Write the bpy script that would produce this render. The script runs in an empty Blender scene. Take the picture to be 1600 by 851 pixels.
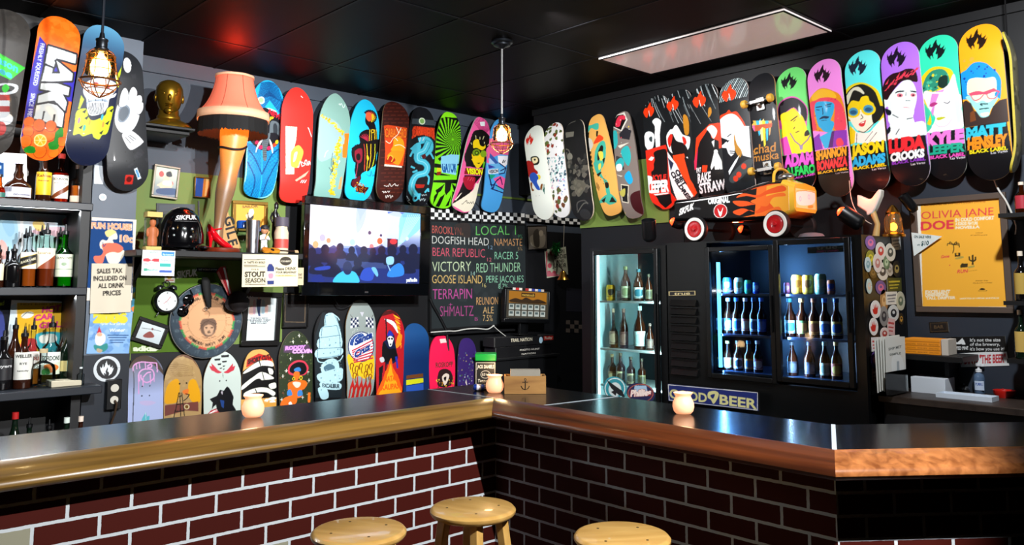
import bpy,bmesh,math,random
import numpy as np
from mathutils import Vector,Matrix
S = bpy.context.scene;COL = S.collection
random.seed(7)
PI = math.pi
# ---------------------------------------------------------------- camera
FPX,PIT,YAW,CAMH,PCY = 1262.5,.1002,.7506,1.6,317.0   # focal length in px of a 1600 px frame, pitch, yaw, height, row of the optical axis
cam = bpy.data.cameras.new('camera');camo = bpy.data.objects.new('camera',cam);COL.objects.link(camo)
cam.sensor_width = 36;cam.lens = FPX/1600*36;cam.shift_y = -(425.5-PCY)/1600;cam.clip_start = .05
camo.location = (0,0,CAMH);camo.rotation_euler = (PI/2+PIT,0,-YAW)
S.camera = camo
# ---------------------------------------------------------------- view
S.view_settings.view_transform = 'Standard';S.view_settings.look = 'None'
S.view_settings.gamma = 1;S.view_settings.exposure = 0.0;S.view_settings.use_curve_mapping = False
w = bpy.data.worlds.new('room_ambient');S.world = w;w.use_nodes = True
w.node_tree.nodes['Background'].inputs[0].default_value = (.55,.65,.8,1)
w.node_tree.nodes['Background'].inputs[1].default_value = .006
S.cycles.max_bounces = 7;S.cycles.diffuse_bounces = 3;S.cycles.glossy_bounces = 3
S.cycles.transmission_bounces = 6;S.cycles.transparent_max_bounces = 10
S.cycles.sample_clamp_indirect = 4;S.cycles.caustics_refractive = False;S.cycles.caustics_reflective = False
# ---------------------------------------------------------------- ceiling spots of the room, plus an added alcove fill
def spot(name,loc,tgt,power,size=60,blend=.5,rad=.05,col=(1,.97,.93)):
    l = bpy.data.lights.new(name,'SPOT');l.energy = power;l.spot_size = math.radians(size);l.spot_blend = blend
    l.shadow_soft_size = rad;l.color = col
    o = bpy.data.objects.new(name,l);COL.objects.link(o);o.location = loc
    o.rotation_euler = (Vector(tgt)-Vector(loc)).to_track_quat('-Z','Y').to_euler()
    return o
def point(name,loc,power,rad=.03,col=(1,1,1)):
    l = bpy.data.lights.new(name,'POINT');l.energy = power;l.shadow_soft_size = rad;l.color = col
    o = bpy.data.objects.new(name,l);COL.objects.link(o);o.location = loc
    return o
spot('ceiling_spot_brick',(2.048,-.127,2.9),(1.75,2.9,.7),780,84,.3,.018,(1,.99,.97))
spot('ceiling_spot_left',(1.15,.8,2.95),(1.45,5.1,1.95),600,58,.7,.05,(.95,.97,1))
spot('ceiling_spot_middle',(2.3,1.0,2.95),(3.65,5.1,1.95),720,54,.7,.05,(.95,.97,1))
spot('ceiling_spot_right',(2.95,.7,2.99),(4.5,1.9,1.9),215,110,.8,.05,(.97,.98,1))
spot('ceiling_spot_far',(2.95,2.9,2.99),(4.5,3.4,2.2),130,96,.7,.05,(.97,.98,1))
spot('alcove_fill',(5.45,4.6,2.95),(5.5,5.25,1.7),26,100,.6,.04,(1,.93,.85))  # added fill to brighten the dim alcove, no lamp known there

# ---------------------------------------------------------------- measuring: a point of the photograph to a point on a surface of the room
cp,sp,cyw,syw = math.cos(PIT),math.sin(PIT),math.cos(YAW),math.sin(YAW)
CP = Vector((0,0,CAMH))
def ray(x,y):
    a = (x-800)/FPX;b = -(y-PCY)/FPX;f = cp-sp*b;u = sp+cp*b
    return Vector((syw*f+cyw*a,cyw*f-syw*a,u))
def onP(x,y,axis,val):
    d = ray(x,y);i = 'XYZ'.index(axis);return CP+d*((val-CP[i])/d[i])
PLN = {'Y': (Vector((1,0,0)),Vector((0,0,1)),Vector((0,-1,0))),'X': (Vector((0,-1,0)),Vector((0,0,1)),Vector((-1,0,0))),
       'Z': (Vector((cyw,-syw,0)),Vector((syw,cyw,0)),Vector((0,0,1)))}
class Fr:
    """a flat frame: origin o, right ex, up, outward n"""
    def __init__(s,o,ex,up):
        s.o = Vector(o);s.ex = Vector(ex).normalized();s.n = s.ex.cross(Vector(up)).normalized();s.up = s.n.cross(s.ex)
        s.M = Matrix.Translation(s.o) @ Matrix((s.ex,s.up,s.n)).transposed().to_4x4()
    def pt(s,x,y):
        d = ray(x,y);t = (s.o-CP).dot(s.n)/d.dot(s.n);q = CP+d*t-s.o
        return q.dot(s.ex),q.dot(s.up)
    def W(s,x,y,z=0): return s.o+s.ex*x+s.up*y+s.n*z
def fr_quad(axis,val,TL,TR,BR,BL):
    P = [onP(*p,axis,val) for p in (TL,TR,BR,BL)];o = sum(P,Vector())/4
    f = Fr(o,P[1]+P[2]-P[0]-P[3],PLN[axis][1])
    return f,((P[1]-P[0]).length+(P[2]-P[3]).length)/2,((P[0]-P[3]).length+(P[1]-P[2]).length)/2
def fr_flat(axis,val,px,py):
    return Fr(onP(px,py,axis,val),PLN[axis][0],PLN[axis][1])
# ---------------------------------------------------------------- materials
def rgb(c):
    if not isinstance(c,str): return tuple(c)
    c = c.lstrip('#')
    if len(c) == 3: c = ''.join(k*2 for k in c)
    return tuple(int(c[i:i+2],16)/255 for i in (0,2,4))
def lin(c): return tuple(v/12.92 if v <= .04045 else ((v+.055)/1.055)**2.4 for v in rgb(c))
MATS = {}
def mat(name,c='#888',rough=.5,metal=0.,emit=0.,ec=None,trans=0.,ior=1.45,noise=.06,nscale=30.,coat=0.,alpha=1.,spec=.5,bump=0.):
    if name in MATS: return MATS[name]
    m = bpy.data.materials.new(name);m.use_nodes = True;nt = m.node_tree;b = nt.nodes['Principled BSDF'];L = lin(c)
    b.inputs['Roughness'].default_value = rough;b.inputs['Metallic'].default_value = metal
    b.inputs['Transmission Weight'].default_value = trans;b.inputs['IOR'].default_value = ior
    b.inputs['Coat Weight'].default_value = coat;b.inputs['Alpha'].default_value = alpha;b.inputs['Specular IOR Level'].default_value = spec
    tc = nt.nodes.new('ShaderNodeTexCoord');nz = nt.nodes.new('ShaderNodeTexNoise');nz.inputs['Scale'].default_value = nscale
    nz.inputs['Detail'].default_value = 4;nt.links.new(tc.outputs['Object'],nz.inputs['Vector'])
    mx = nt.nodes.new('ShaderNodeMix');mx.data_type = 'RGBA';mx.inputs[6].default_value = tuple(v*(1-noise) for v in L)+(1,)
    mx.inputs[7].default_value = tuple(min(1,v*(1+noise)) for v in L)+(1,)
    nt.links.new(nz.outputs['Fac'],mx.inputs[0]);nt.links.new(mx.outputs[2],b.inputs['Base Color'])
    if bump:
        bp = nt.nodes.new('ShaderNodeBump');bp.inputs['Strength'].default_value = bump;bp.inputs['Distance'].default_value = .01
        nt.links.new(nz.outputs['Fac'],bp.inputs['Height']);nt.links.new(bp.outputs['Normal'],b.inputs['Normal'])
    if emit:
        b.inputs['Emission Strength'].default_value = emit;b.inputs['Emission Color'].default_value = lin(ec or c)+(1,)
    MATS[name] = m;return m
def printm(name,rough=.35,coat=0.,emit=0.,spec=.5):
    """a printed surface: colours come from the mesh's own colour layer"""
    if name in MATS: return MATS[name]
    m = bpy.data.materials.new(name);m.use_nodes = True;nt = m.node_tree;b = nt.nodes['Principled BSDF']
    at = nt.nodes.new('ShaderNodeAttribute');at.attribute_name = 'Col'
    b.inputs['Roughness'].default_value = rough;b.inputs['Coat Weight'].default_value = coat;b.inputs['Specular IOR Level'].default_value = spec
    if emit:
        b.inputs['Base Color'].default_value = (.01,.01,.01,1);nt.links.new(at.outputs['Color'],b.inputs['Emission Color']);b.inputs['Emission Strength'].default_value = emit
    else: nt.links.new(at.outputs['Color'],b.inputs['Base Color'])
    MATS[name] = m;return m
def woodm(name,c1,c2,rough=.35,scale=(2,30,30),rot=0.,coat=0.,dist=3.):
    if name in MATS: return MATS[name]
    m = bpy.data.materials.new(name);m.use_nodes = True;nt = m.node_tree;b = nt.nodes['Principled BSDF']
    tc = nt.nodes.new('ShaderNodeTexCoord');mp = nt.nodes.new('ShaderNodeMapping');mp.inputs['Scale'].default_value = scale;mp.inputs['Rotation'].default_value = (0,0,rot)
    nz = nt.nodes.new('ShaderNodeTexNoise');nz.inputs['Scale'].default_value = 1.;nz.inputs['Detail'].default_value = 7;nz.inputs['Distortion'].default_value = dist*.2
    cr = nt.nodes.new('ShaderNodeValToRGB');cr.color_ramp.elements[0].color = lin(c1)+(1,);cr.color_ramp.elements[1].color = lin(c2)+(1,)
    cr.color_ramp.elements[0].position = .3;cr.color_ramp.elements[1].position = .7
    nt.links.new(tc.outputs['Object'],mp.inputs['Vector']);nt.links.new(mp.outputs['Vector'],nz.inputs['Vector'])
    nt.links.new(nz.outputs['Fac'],cr.inputs['Fac']);nt.links.new(cr.outputs['Color'],b.inputs['Base Color'])
    b.inputs['Roughness'].default_value = rough;b.inputs['Coat Weight'].default_value = coat
    MATS[name] = m;return m
def clearm(name,c='#ffffff',k=.06):
    """thin clear glass that lets light through, with a sheen"""
    if name in MATS: return MATS[name]
    m = bpy.data.materials.new(name);m.use_nodes = True;nt = m.node_tree;nt.nodes.remove(nt.nodes['Principled BSDF']);N = nt.nodes.new;Lk = nt.links.new
    t = N('ShaderNodeBsdfTransparent');t.inputs[0].default_value = lin(c)+(1,);g = N('ShaderNodeBsdfGlossy');g.inputs['Roughness'].default_value = .04
    fr = N('ShaderNodeFresnel');fr.inputs[0].default_value = 1.3;mx = N('ShaderNodeMixShader');Lk(fr.outputs[0],mx.inputs[0]);Lk(t.outputs[0],mx.inputs[1]);Lk(g.outputs[0],mx.inputs[2]);Lk(mx.outputs[0],nt.nodes['Material Output'].inputs[0]);MATS[name] = m;return m
PR = printm('printed_gloss',.42,.03,0,.22);PM = printm('printed_matte',.75,0,0,.2);PS = printm('printed_satin',.45)
# ---------------------------------------------------------------- objects, labels
def tag(o,label=None,cat=None,group=None,kind=None):
    if label: o['label'] = label
    if cat: o['category'] = cat
    if group: o['group'] = group
    if kind: o['kind'] = kind
    return o
def thing(name,label,cat,loc=(0,0,0),rz=0.,group=None):
    o = bpy.data.objects.new(name,None);COL.objects.link(o);o.location = loc;o.rotation_euler = (0,0,rz);o.empty_display_size = .05
    return tag(o,label,cat,group)
def frthing(name,label,cat,fr,group=None):
    o = bpy.data.objects.new(name,None);COL.objects.link(o);o.matrix_basis = fr.M;o.empty_display_size = .05
    return tag(o,label,cat,group)
def link(name,me,parent=None):
    o = bpy.data.objects.new(name,me);COL.objects.link(o)
    if parent is not None: o.parent = parent
    return o
def copy_tree(o,loc=None,rz=None,label=None,group=None):
    """a thing with copies of its parts and their sub-parts"""
    def rec(a,par):
        c = a.copy();COL.objects.link(c)
        if par is not None: c.parent = par
        for ch in list(a.children): rec(ch,c)
        return c
    r = rec(o,None)
    if loc is not None: r.location = loc
    if rz is not None: r.rotation_euler = (0,0,rz)
    if label: r['label'] = label
    if group: r['group'] = group
    return r
class MB:
    """collects boxes, tubes, lathes ... and builds them as ONE mesh object"""
    def __init__(s): s.v = [];s.f = [];s.mi = [];s.cur = 0
    def add(s,vs,fs):
        n = len(s.v);s.v += [Vector(p) for p in vs];s.f += [tuple(i+n for i in f) for f in fs];s.mi += [s.cur]*len(fs);return s
    def hexa(s,a,b):
        """two quads (4 points each, same order) joined"""
        return s.add(list(a)+list(b),[(3,2,1,0),(4,5,6,7)]+[(i,(i+1) % 4,(i+1) % 4+4,i+4) for i in range(4)])
    def box(s,c,d,R=None):
        x,y,z = [k/2 for k in d];P = [Vector(p) for p in ((-x,-y,-z),(x,-y,-z),(x,y,-z),(-x,y,-z),(-x,-y,z),(x,-y,z),(x,y,z),(-x,y,z))]
        if R is not None: P = [R @ p for p in P]
        P = [p+Vector(c) for p in P];return s.hexa(P[:4],P[4:])
    def b2(s,lo,hi): return s.box([(lo[i]+hi[i])/2 for i in range(3)],[abs(hi[i]-lo[i]) for i in range(3)])
    def rings(s,R,closed_u=True,cap0=True,cap1=True,loop=False):
        n = len(R[0]);vs = [p for r in R for p in r];fs = [];m = len(R)
        for i in range(m if loop else m-1):
            j = (i+1) % m
            for k in range(n if closed_u else n-1):
                l = (k+1) % n;fs.append((i*n+k,i*n+l,j*n+l,j*n+k))
        if not loop:
            if cap0: fs.append(tuple(range(n-1,-1,-1)))
            if cap1: fs.append(tuple((m-1)*n+k for k in range(n)))
        return s.add(vs,fs)
    def cyl(s,a,b,r0,r1=None,n=16,cap=True):
        a,b = Vector(a),Vector(b);r1 = r0 if r1 is None else r1;d = (b-a).normalized();u = d.orthogonal().normalized();v = d.cross(u)
        return s.rings([[p+(u*math.cos(t)+v*math.sin(t))*r for t in [2*PI*k/n for k in range(n)]] for p,r in ((a,r0),(b,r1))],cap0=cap,cap1=cap)
    def lathe(s,prof,c=(0,0,0),n=24,R=None,cap0=True,cap1=True,sx=1.,sy=1.):
        c = Vector(c);rs = []
        for r,z in prof:
            ring = [Vector((r*sx*math.cos(2*PI*k/n),r*sy*math.sin(2*PI*k/n),z)) for k in range(n)]
            rs.append([c+(R @ p if R is not None else p) for p in ring])
        return s.rings(rs,cap0=cap0,cap1=cap1)
    def tube(s,pts,r,n=8,loop=False):
        P = [Vector(p) for p in pts];R = [];m = len(P);u = None
        for i in range(m):
            d = (P[(i+1) % m]-P[i-1]) if loop or 0 < i < m-1 else (P[1]-P[0] if i == 0 else P[-1]-P[-2])
            d = d.normalized() if d.length > 1e-9 else Vector((0,0,1))
            if u is None: u = d.orthogonal().normalized()
            u = (u-d*u.dot(d));u = u.normalized() if u.length > 1e-6 else d.orthogonal().normalized()
            v = d.cross(u);rr = r[i] if isinstance(r,(list,tuple)) else r
            R.append([P[i]+(u*math.cos(2*PI*k/n)+v*math.sin(2*PI*k/n))*rr for k in range(n)])
        return s.rings(R,loop=loop)
    def ball(s,c,r,n=16,m=10):
        rx,ry,rz = r if isinstance(r,(tuple,list)) else (r,r,r);c = Vector(c);R = []
        for i in range(m+1):
            t = PI*i/m;q = max(math.sin(t),.02);R.append([c+Vector((rx*q*math.cos(2*PI*k/n),ry*q*math.sin(2*PI*k/n),-rz*math.cos(t))) for k in range(n)])
        return s.rings(R)
    def torus(s,c,r,t,n=24,m=8,R=None,ax=None):
        if ax is not None: R = Vector((0,0,1)).rotation_difference(Vector(ax)).to_matrix()
        P = []
        for i in range(n):
            a = 2*PI*i/n;P.append([Vector(c)+((R if R is not None else Matrix.Identity(3)) @ Vector(((r+t*math.cos(b))*math.cos(a),(r+t*math.cos(b))*math.sin(a),t*math.sin(b)))) for b in [2*PI*k/m for k in range(m)]])
        return s.rings(P,loop=True)
    def prism(s,pts,fr,d0,d1):
        """2D outline in a frame, thick from d0 to d1 along its normal"""
        a = [fr.W(x,y,d0) for x,y in pts];b = [fr.W(x,y,d1) for x,y in pts];n = len(pts)
        return s.add(a+b,[tuple(range(n-1,-1,-1)),tuple(range(n,2*n))]+[(i,(i+1) % n,(i+1) % n+n,i+n) for i in range(n)])
    def mesh(s,name,mats,inv=None,smooth=40):
        me = bpy.data.meshes.new(name);vs = [inv @ p for p in s.v] if inv is not None else s.v
        me.from_pydata([tuple(p) for p in vs],[],s.f)
        for m in (mats if isinstance(mats,(list,tuple)) else [mats]): me.materials.append(m)
        me.polygons.foreach_set('material_index',s.mi)
        bm = bmesh.new();bm.from_mesh(me);bmesh.ops.recalc_face_normals(bm,faces=bm.faces);bm.to_mesh(me);bm.free()
        if smooth:
            me.shade_smooth();me.set_sharp_from_angle(angle=math.radians(smooth))
        return me
    def build(s,name,mats,parent=None,bevel=0,smooth=40,local=False):
        """world coordinates in; under a parent they are turned into the parent's space"""
        if parent is not None:
            M = parent.matrix_basis.copy();q = parent.parent
            while q is not None: M = q.matrix_basis @ M;q = q.parent
            inv = None if local else M.inverted();o = link(name,s.mesh(name,mats,inv,smooth),parent)
        else:
            lo = [min(p[i] for p in s.v) for i in range(3)];hi = [max(p[i] for p in s.v) for i in range(3)]
            loc = Vector(((lo[0]+hi[0])/2,(lo[1]+hi[1])/2,lo[2]));o = link(name,s.mesh(name,mats,Matrix.Translation(-loc),smooth));o.location = loc
        if bevel:
            b = o.modifiers.new('bevel','BEVEL');b.width = bevel;b.segments = 2;b.limit_method = 'ANGLE';b.angle_limit = math.radians(50)
        return o
def struct(o,label=None): o['kind'] = 'structure';return o
# ---------------------------------------------------------------- prints
_glyph = {}
def glyphs(txt,bold=0.):
    k = (txt,bold)
    if k not in _glyph:
        cu = bpy.data.curves.new('t','FONT');cu.body = txt;cu.size = 1;cu.offset = bold;cu.resolution_u = 3
        ob = bpy.data.objects.new('t',cu);me = ob.to_mesh();me.calc_loop_triangles()
        v = np.empty(len(me.vertices)*3);me.vertices.foreach_get('co',v);v = v.reshape(-1,3)[:,:2]
        t = np.empty(len(me.loop_triangles)*3,dtype=np.int32);me.loop_triangles.foreach_get('vertices',t)
        _glyph[k] = (v.copy(),t.reshape(-1,3).copy());ob.to_mesh_clear();bpy.data.objects.remove(ob);bpy.data.curves.remove(cu)
    return _glyph[k]
def smoothpts(P,n=4,closed=True):
    P = [np.array(p,float) for p in P];m = len(P);out = []
    for i in range(m if closed else m-1):
        p0 = P[(i-1) % m] if closed or i > 0 else P[i];p1 = P[i];p2 = P[(i+1) % m];p3 = P[(i+2) % m] if closed or i+2 < m else p2
        for k in range(n):
            t = k/n;out.append(.5*(2*p1+(p2-p0)*t+(2*p0-5*p1+4*p2-p3)*t*t+(3*p1-p0-3*p2+p3)*t**3))
    if not closed: out.append(P[-1])
    return out
def pts(s):
    if not isinstance(s,str): return list(s)
    q = [float(k) for k in s.replace(',',' ').split()];return list(zip(q[0::2],q[1::2]))
class Art:
    """paints a w x h metre print on a canvas of cells; points are given as measured in the photograph (through the frame), or in percent"""
    def __init__(s,w,h,base='#000',fr=None,res=.003,ss=2):
        s.w,s.h,s.ss = w,h,ss;s.nx = max(4,int(w/res));s.ny = max(4,int(h/res));s.fr = fr
        s.b = np.empty((s.ny*ss,s.nx*ss,3),np.float32);s.b[:] = rgb(base);s.o = (0,0,1)
    def z(s,ox=0,oy=0,k=1.): s.o = (ox,oy,k);return s
    def map(s,P):
        out = []
        for x,y in P:
            if s.fr is not None: lx,ly = s.fr.pt(s.o[0]+x/s.o[2],s.o[1]+y/s.o[2])
            else: lx,ly = (x/100-.5)*s.w,(.5-y/100)*s.h
            out.append(((lx/s.w+.5)*s.nx*s.ss,(.5-ly/s.h)*s.ny*s.ss))
        return np.array(out)
    def fill(s,Q,c,al=1.):
        H,W = s.b.shape[:2];x0 = max(0,int(Q[:,0].min()));x1 = min(W,int(Q[:,0].max())+1);y0 = max(0,int(Q[:,1].min()));y1 = min(H,int(Q[:,1].max())+1)
        if x1 <= x0 or y1 <= y0: return
        ys = np.arange(y0,y1)+.5;xs = np.arange(x0,x1)+.5;ins = np.zeros((len(ys),len(xs)),bool);B = np.roll(Q,-1,0)
        for (ax,ay),(bx,by) in zip(Q,B):
            if ay == by: continue
            m = (ys < ay) != (ys < by)
            if m.any(): ins ^= m[:,None] & (xs[None,:] > (ax+(ys-ay)*(bx-ax)/(by-ay))[:,None])
        sub = s.b[y0:y1,x0:x1];sub[ins] = sub[ins]*(1-al)+np.array(rgb(c),np.float32)*al
    def p(s,c,P,al=1.): s.fill(s.map(pts(P)),c,al);return s
    def c(s,c,P,al=1.,n=4): s.fill(s.map(smoothpts(pts(P),n)),c,al);return s
    def e(s,c,x,y,rx,ry=None,rot=0.,al=1.):
        ry = rx if ry is None else ry;a,b = math.cos(rot),math.sin(rot)
        s.fill(s.map([(x+rx*math.cos(t)*a-ry*math.sin(t)*b,y+rx*math.cos(t)*b+ry*math.sin(t)*a) for t in [2*PI*k/28 for k in range(28)]]),c,al);return s
    def l(s,c,wd,P,sm=False,al=1.,closed=False):
        P = pts(P);P = smoothpts(P,4,closed) if sm else [np.array(p,float) for p in P]
        if closed: P = list(P)+[P[0]]
        for a,b in zip(P[:-1],P[1:]):
            d = b-a;L = math.hypot(*d)
            if L < 1e-6: continue
            n = np.array((-d[1],d[0]))/L*wd/2;e = d/L*wd*.25
            s.fill(s.map([a+n-e,b+n+e,b-n+e,a-n-e]),c,al)
        return s
    def t(s,c,txt,x0,y0,x1,y1,h,up=(0,-1),bold=.02,oc=None,ow=0.):
        """text set on the base line (x0,y0)-(x1,y1), capitals h tall along up"""
        if oc: s.t(oc,txt,x0,y0,x1,y1,h,up,bold+ow)
        v,tr = glyphs(txt,bold)
        if len(tr) == 0: return s
        g = glyphs(txt,0.)[0] if oc is None else glyphs(txt,bold)[0]
        mn,mx = g[:,0].min(),g[:,0].max();u = np.array(up,float)*h/.73;d = np.array((x1-x0,y1-y0))/(mx-mn)
        Q = s.map([np.array((x0,y0))+(q[0]-mn)*d+q[1]*u for q in v])
        for a in tr: s.fill(Q[a],c)
        return s
    def noise(s,n,cols,r0,r1,seed=1,box=(0,0,1,1),al=1.):
        """small flecks strewn over the canvas"""
        R = random.Random(seed);H,W = s.b.shape[:2]
        for _ in range(n):
            x = (box[0]+R.random()*(box[2]-box[0]))*W;y = (box[1]+R.random()*(box[3]-box[1]))*H;r = R.uniform(r0,r1)*s.ss
            s.fill(np.array([(x+r*R.uniform(.5,1.2)*math.cos(t),y+r*R.uniform(.5,1.2)*math.sin(t)) for t in [2*PI*k/7 for k in range(7)]]),R.choice(cols),al)
        return s
    def grad(s,c0,c1,y0=0.,y1=1.,horiz=False):
        H,W = s.b.shape[:2];n = W if horiz else H;t = np.clip((np.arange(n)/n-y0)/(y1-y0),0,1)[:,None]
        g = np.array(rgb(c0))*(1-t)+np.array(rgb(c1))*t;s.b[:] = g[None,:,:] if horiz else g[:,None,:];return s
    def done(s):
        d = s.b.reshape(s.ny,s.ss,s.nx,s.ss,3).mean((1,3));return np.where(d <= .04045,d/12.92,((d+.055)/1.055)**2.4)
def grid_mesh(name,V,cols,mats,back=None,smooth=True):
    """V: rows x columns x 3 points of a printed face with its colours; back(V) gives the points of the rear side, joined by a rim"""
    ny,nx = V.shape[:2];co = V.reshape(-1,3);idx = np.arange(ny*nx).reshape(ny,nx)
    F = np.stack([idx[1:,:-1],idx[1:,1:],idx[:-1,1:],idx[:-1,:-1]],-1).reshape(-1,4);nf = len(F);C = np.ones((len(co),4),np.float32);C[:,:3] = cols.reshape(-1,3)
    if back is not None:
        ring = np.concatenate([idx[0,:],idx[1:,-1],idx[-1,-2::-1],idx[-2:0:-1,0]]);n = len(ring)
        P = co[ring];Q = back(P);base = len(co);co = np.concatenate([co,P,Q]);a = base+np.arange(n);b = a+n;a2 = np.roll(a,-1);b2 = np.roll(b,-1)
        rim = np.stack([a,a2,b2,b],-1)
        top = base+n+np.arange(nx);right = base+n+nx-1+np.arange(ny);left = np.concatenate([[base+n],base+n+n-1-np.arange(ny-1)])
        Fb = np.stack([left[:-1],right[:-1],right[1:],left[1:]],-1)
        F = np.concatenate([F,rim,Fb]);C = np.concatenate([C,np.ones((2*n,4),np.float32)])
    me = bpy.data.meshes.new(name);me.vertices.add(len(co));me.vertices.foreach_set('co',co.astype(np.float32).ravel())
    me.loops.add(len(F)*4);me.loops.foreach_set('vertex_index',F.ravel().astype(np.int32));me.polygons.add(len(F))
    me.polygons.foreach_set('loop_start',(np.arange(len(F))*4).astype(np.int32))
    me.polygons.foreach_set('material_index',np.where(np.arange(len(F)) < nf,0,1).astype(np.int32) if back is not None else np.zeros(len(F),np.int32))
    me.polygons.foreach_set('use_smooth',(np.arange(len(F)) < nf) & smooth)
    ca = me.color_attributes.new('Col','FLOAT_COLOR','POINT');ca.data.foreach_set('color',C.ravel())
    for m in (mats if isinstance(mats,(list,tuple)) else [mats]): me.materials.append(m)
    me.update(calc_edges=True);me.validate();return me
def sheet(name,art,mats,thick=.003,parent=None,fr=None,bend=None,z=0.):
    """a flat printed panel, art.w x art.h, in the frame fr (or in the parent's own space)"""
    xs = np.linspace(-.5,.5,art.nx)*art.w;ys = np.linspace(.5,-.5,art.ny)*art.h;V = np.zeros((art.ny,art.nx,3));V[...,0] = xs[None,:];V[...,1] = ys[:,None];V[...,2] = z+thick
    if bend is not None: V = bend(V)
    def back(P): Q = P.copy();Q[:,2] -= thick;return Q
    me = grid_mesh(name,V,art.done(),mats if isinstance(mats,(list,tuple)) else [mats,mats],back);o = link(name,me,parent)
    if fr is not None: o.matrix_basis = fr.M
    return o
WHITE_EDGE = mat('paper_edge','#d8d6cc',.8);BLACKP = mat('black_plastic','#0b0c0e',.35);BLACKW = mat('black_painted_wood','#0d0e10',.5,noise=.15)
STEEL = mat('brushed_steel','#b9bcc0',.3,1.);BRASS = mat('brass','#b8893a',.3,1.);RUBBER = mat('black_rubber','#0a0a0a',.8);WIRE = mat('black_cable','#08080a',.5)
# ================================================================ the room
WL,WR,CZ = 5.25,4.65,3.04          # left wall y, right wall x, ceiling height
M_wall = mat('charcoal_wall_paint','#3d4550',.55,noise=.12,nscale=6,bump=.05);M_black = mat('black_wall_paint','#0c0d10',.5,noise=.2,nscale=8)
M_blue = mat('slate_wall_paint','#2a313c',.5,noise=.15,nscale=7);M_green = mat('olive_green_paint','#667c36',.6,noise=.1,nscale=9)
M_ceil = mat('black_ceiling_tile','#0b0909',.5,noise=.25,nscale=14,spec=.05);M_grid = mat('black_ceiling_grid','#0d0d0f',.5,spec=.08)
M_floor = woodm('dark_floor_boards','#0d0906','#160f0a',.5,(2,14,14))
def slab(name,lo,hi,m): return struct(MB().b2(lo,hi).build(name,m))
slab('floor',(-4,-3,-.1),(6.3,5.4,0),M_floor)
o = slab('ceiling',(-4,-3,CZ),(6.3,5.4,CZ+.1),M_ceil)
slab('wall_left',(-4,WL,0),(6.3,WL+.15,CZ),M_wall)
slab('wall_right',(WR,-3,0),(WR+.15,4.2,CZ),M_black)
slab('wall_right_lintel',(WR,4.2,2.40),(WR+.15,4.72,CZ),M_black);slab('wall_lintel_recess',(4.98,4.72,2.40),(5.1,WL,CZ),M_black)
slab('wall_alcove',(6.15,4.0,0),(6.3,WL,CZ),M_black);slab('wall_alcove_side',(WR+.15,3.95,0),(6.3,4.2,CZ),M_black)
slab('wall_rear',(-4,-3.1,0),(6.3,-3,CZ),M_black);slab('wall_far_left',(-4.1,-3,0),(-4,5.4,CZ),M_black)
# suspended ceiling: thin T-bars on a 2 x 4 ft module, one white unlit light panel, glow added, among black tiles
gx,gy = onP(1018,115,'Z',CZ),onP(1225,10,'Z',CZ)
PX0,PX1,PY0,PY1 = onP(940,89,'Z',CZ-.005).x,onP(1018,115,'Z',CZ-.005).x,gy.y,gx.y
mb = MB()
for k in range(-8,4):
    x = PX0+k*(PX1-PX0)
    if -4 < x < 6.2: mb.b2((x-.007,-3,CZ-.003),(x+.007,WL,CZ))
for k in range(-5,4):
    y = PY0+k*(PY1-PY0)
    if -3 < y < WL: mb.b2((-4,y-.007,CZ-.0032),(6.2,y+.007,CZ))
struct(mb.build('trim_1',M_grid))
o = thing('ceiling_unlit_panel','long white light panel set in the black tiled ceiling','ceiling panel',((PX0+PX1)/2,(PY0+PY1)/2,CZ-.012))
MB().b2((PX0+.012,PY0+.012,CZ-.012),(PX1-.012,PY1-.012,CZ-.002)).build('diffuser',mat('white_acrylic_added_glow','#efe8e6',.22,noise=.03,coat=.4,emit=.22,ec='#ffe4dc'),o)  # panel is unlit; emission stands in for the light it reflects
mb = MB()
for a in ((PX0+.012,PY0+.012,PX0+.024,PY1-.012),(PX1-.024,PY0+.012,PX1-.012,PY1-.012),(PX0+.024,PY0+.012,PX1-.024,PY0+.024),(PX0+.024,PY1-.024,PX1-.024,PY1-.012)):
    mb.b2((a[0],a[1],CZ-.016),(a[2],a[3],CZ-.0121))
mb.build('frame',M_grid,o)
# painted panels on the walls
def wallpanel(name,axis,val,TL,BR,m,d=.012):
    a = onP(*TL,axis,val);b = onP(*BR,axis,val)
    lo = [min(a[i],b[i]) for i in range(3)];hi = [max(a[i],b[i]) for i in range(3)];k = 'XYZ'.index(axis);hi[k] = val+d if val+d < (WL if axis == 'Y' else WR)+.001 else val+d;lo[k] = val
    return struct(MB().b2(lo,hi).build(name,m))
wallpanel('wall_panel_green','Y',WL-.012,(209,262),(447,548),M_green)
wallpanel('wall_panel_lower','Y',WL-.014,(205,546),(672,700),M_black,.014)
wallpanel('wall_panel_television','Y',WL-.013,(447,300),(672,546),M_black,.013)
wallpanel('wall_panel_strip','Y',WL-.012,(672,295),(1200,350),M_green)
wallpanel('wall_panel_chalk','Y',WL-.011,(672,350),(1200,700),M_black,.011)
struct(MB().b2((WR-.012,onP(1046,340,'X',WR).y,onP(960,353,'X',WR).z),(WR,4.2,2.5)).build('wall_panel_olive',M_green))
struct(MB().b2((WR-.012,-1.5,.0),(WR,onP(1414,400,'X',WR).y,2.25)).build('wall_panel_slate',M_blue))
MBt = MB().b2((-4,WL-.02,CZ-.1),(WR,WL,CZ));struct(MBt.build('trim_2',M_wall))
struct(MB().b2((WR-.02,-3,CZ-.05),(WR,4.72,CZ)).build('trim_3',M_black))
slab('wall_soffit_left',(-4,4.86,2.46),(onP(139,300,'Y',4.86).x-.02,WL,CZ),M_black)
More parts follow.
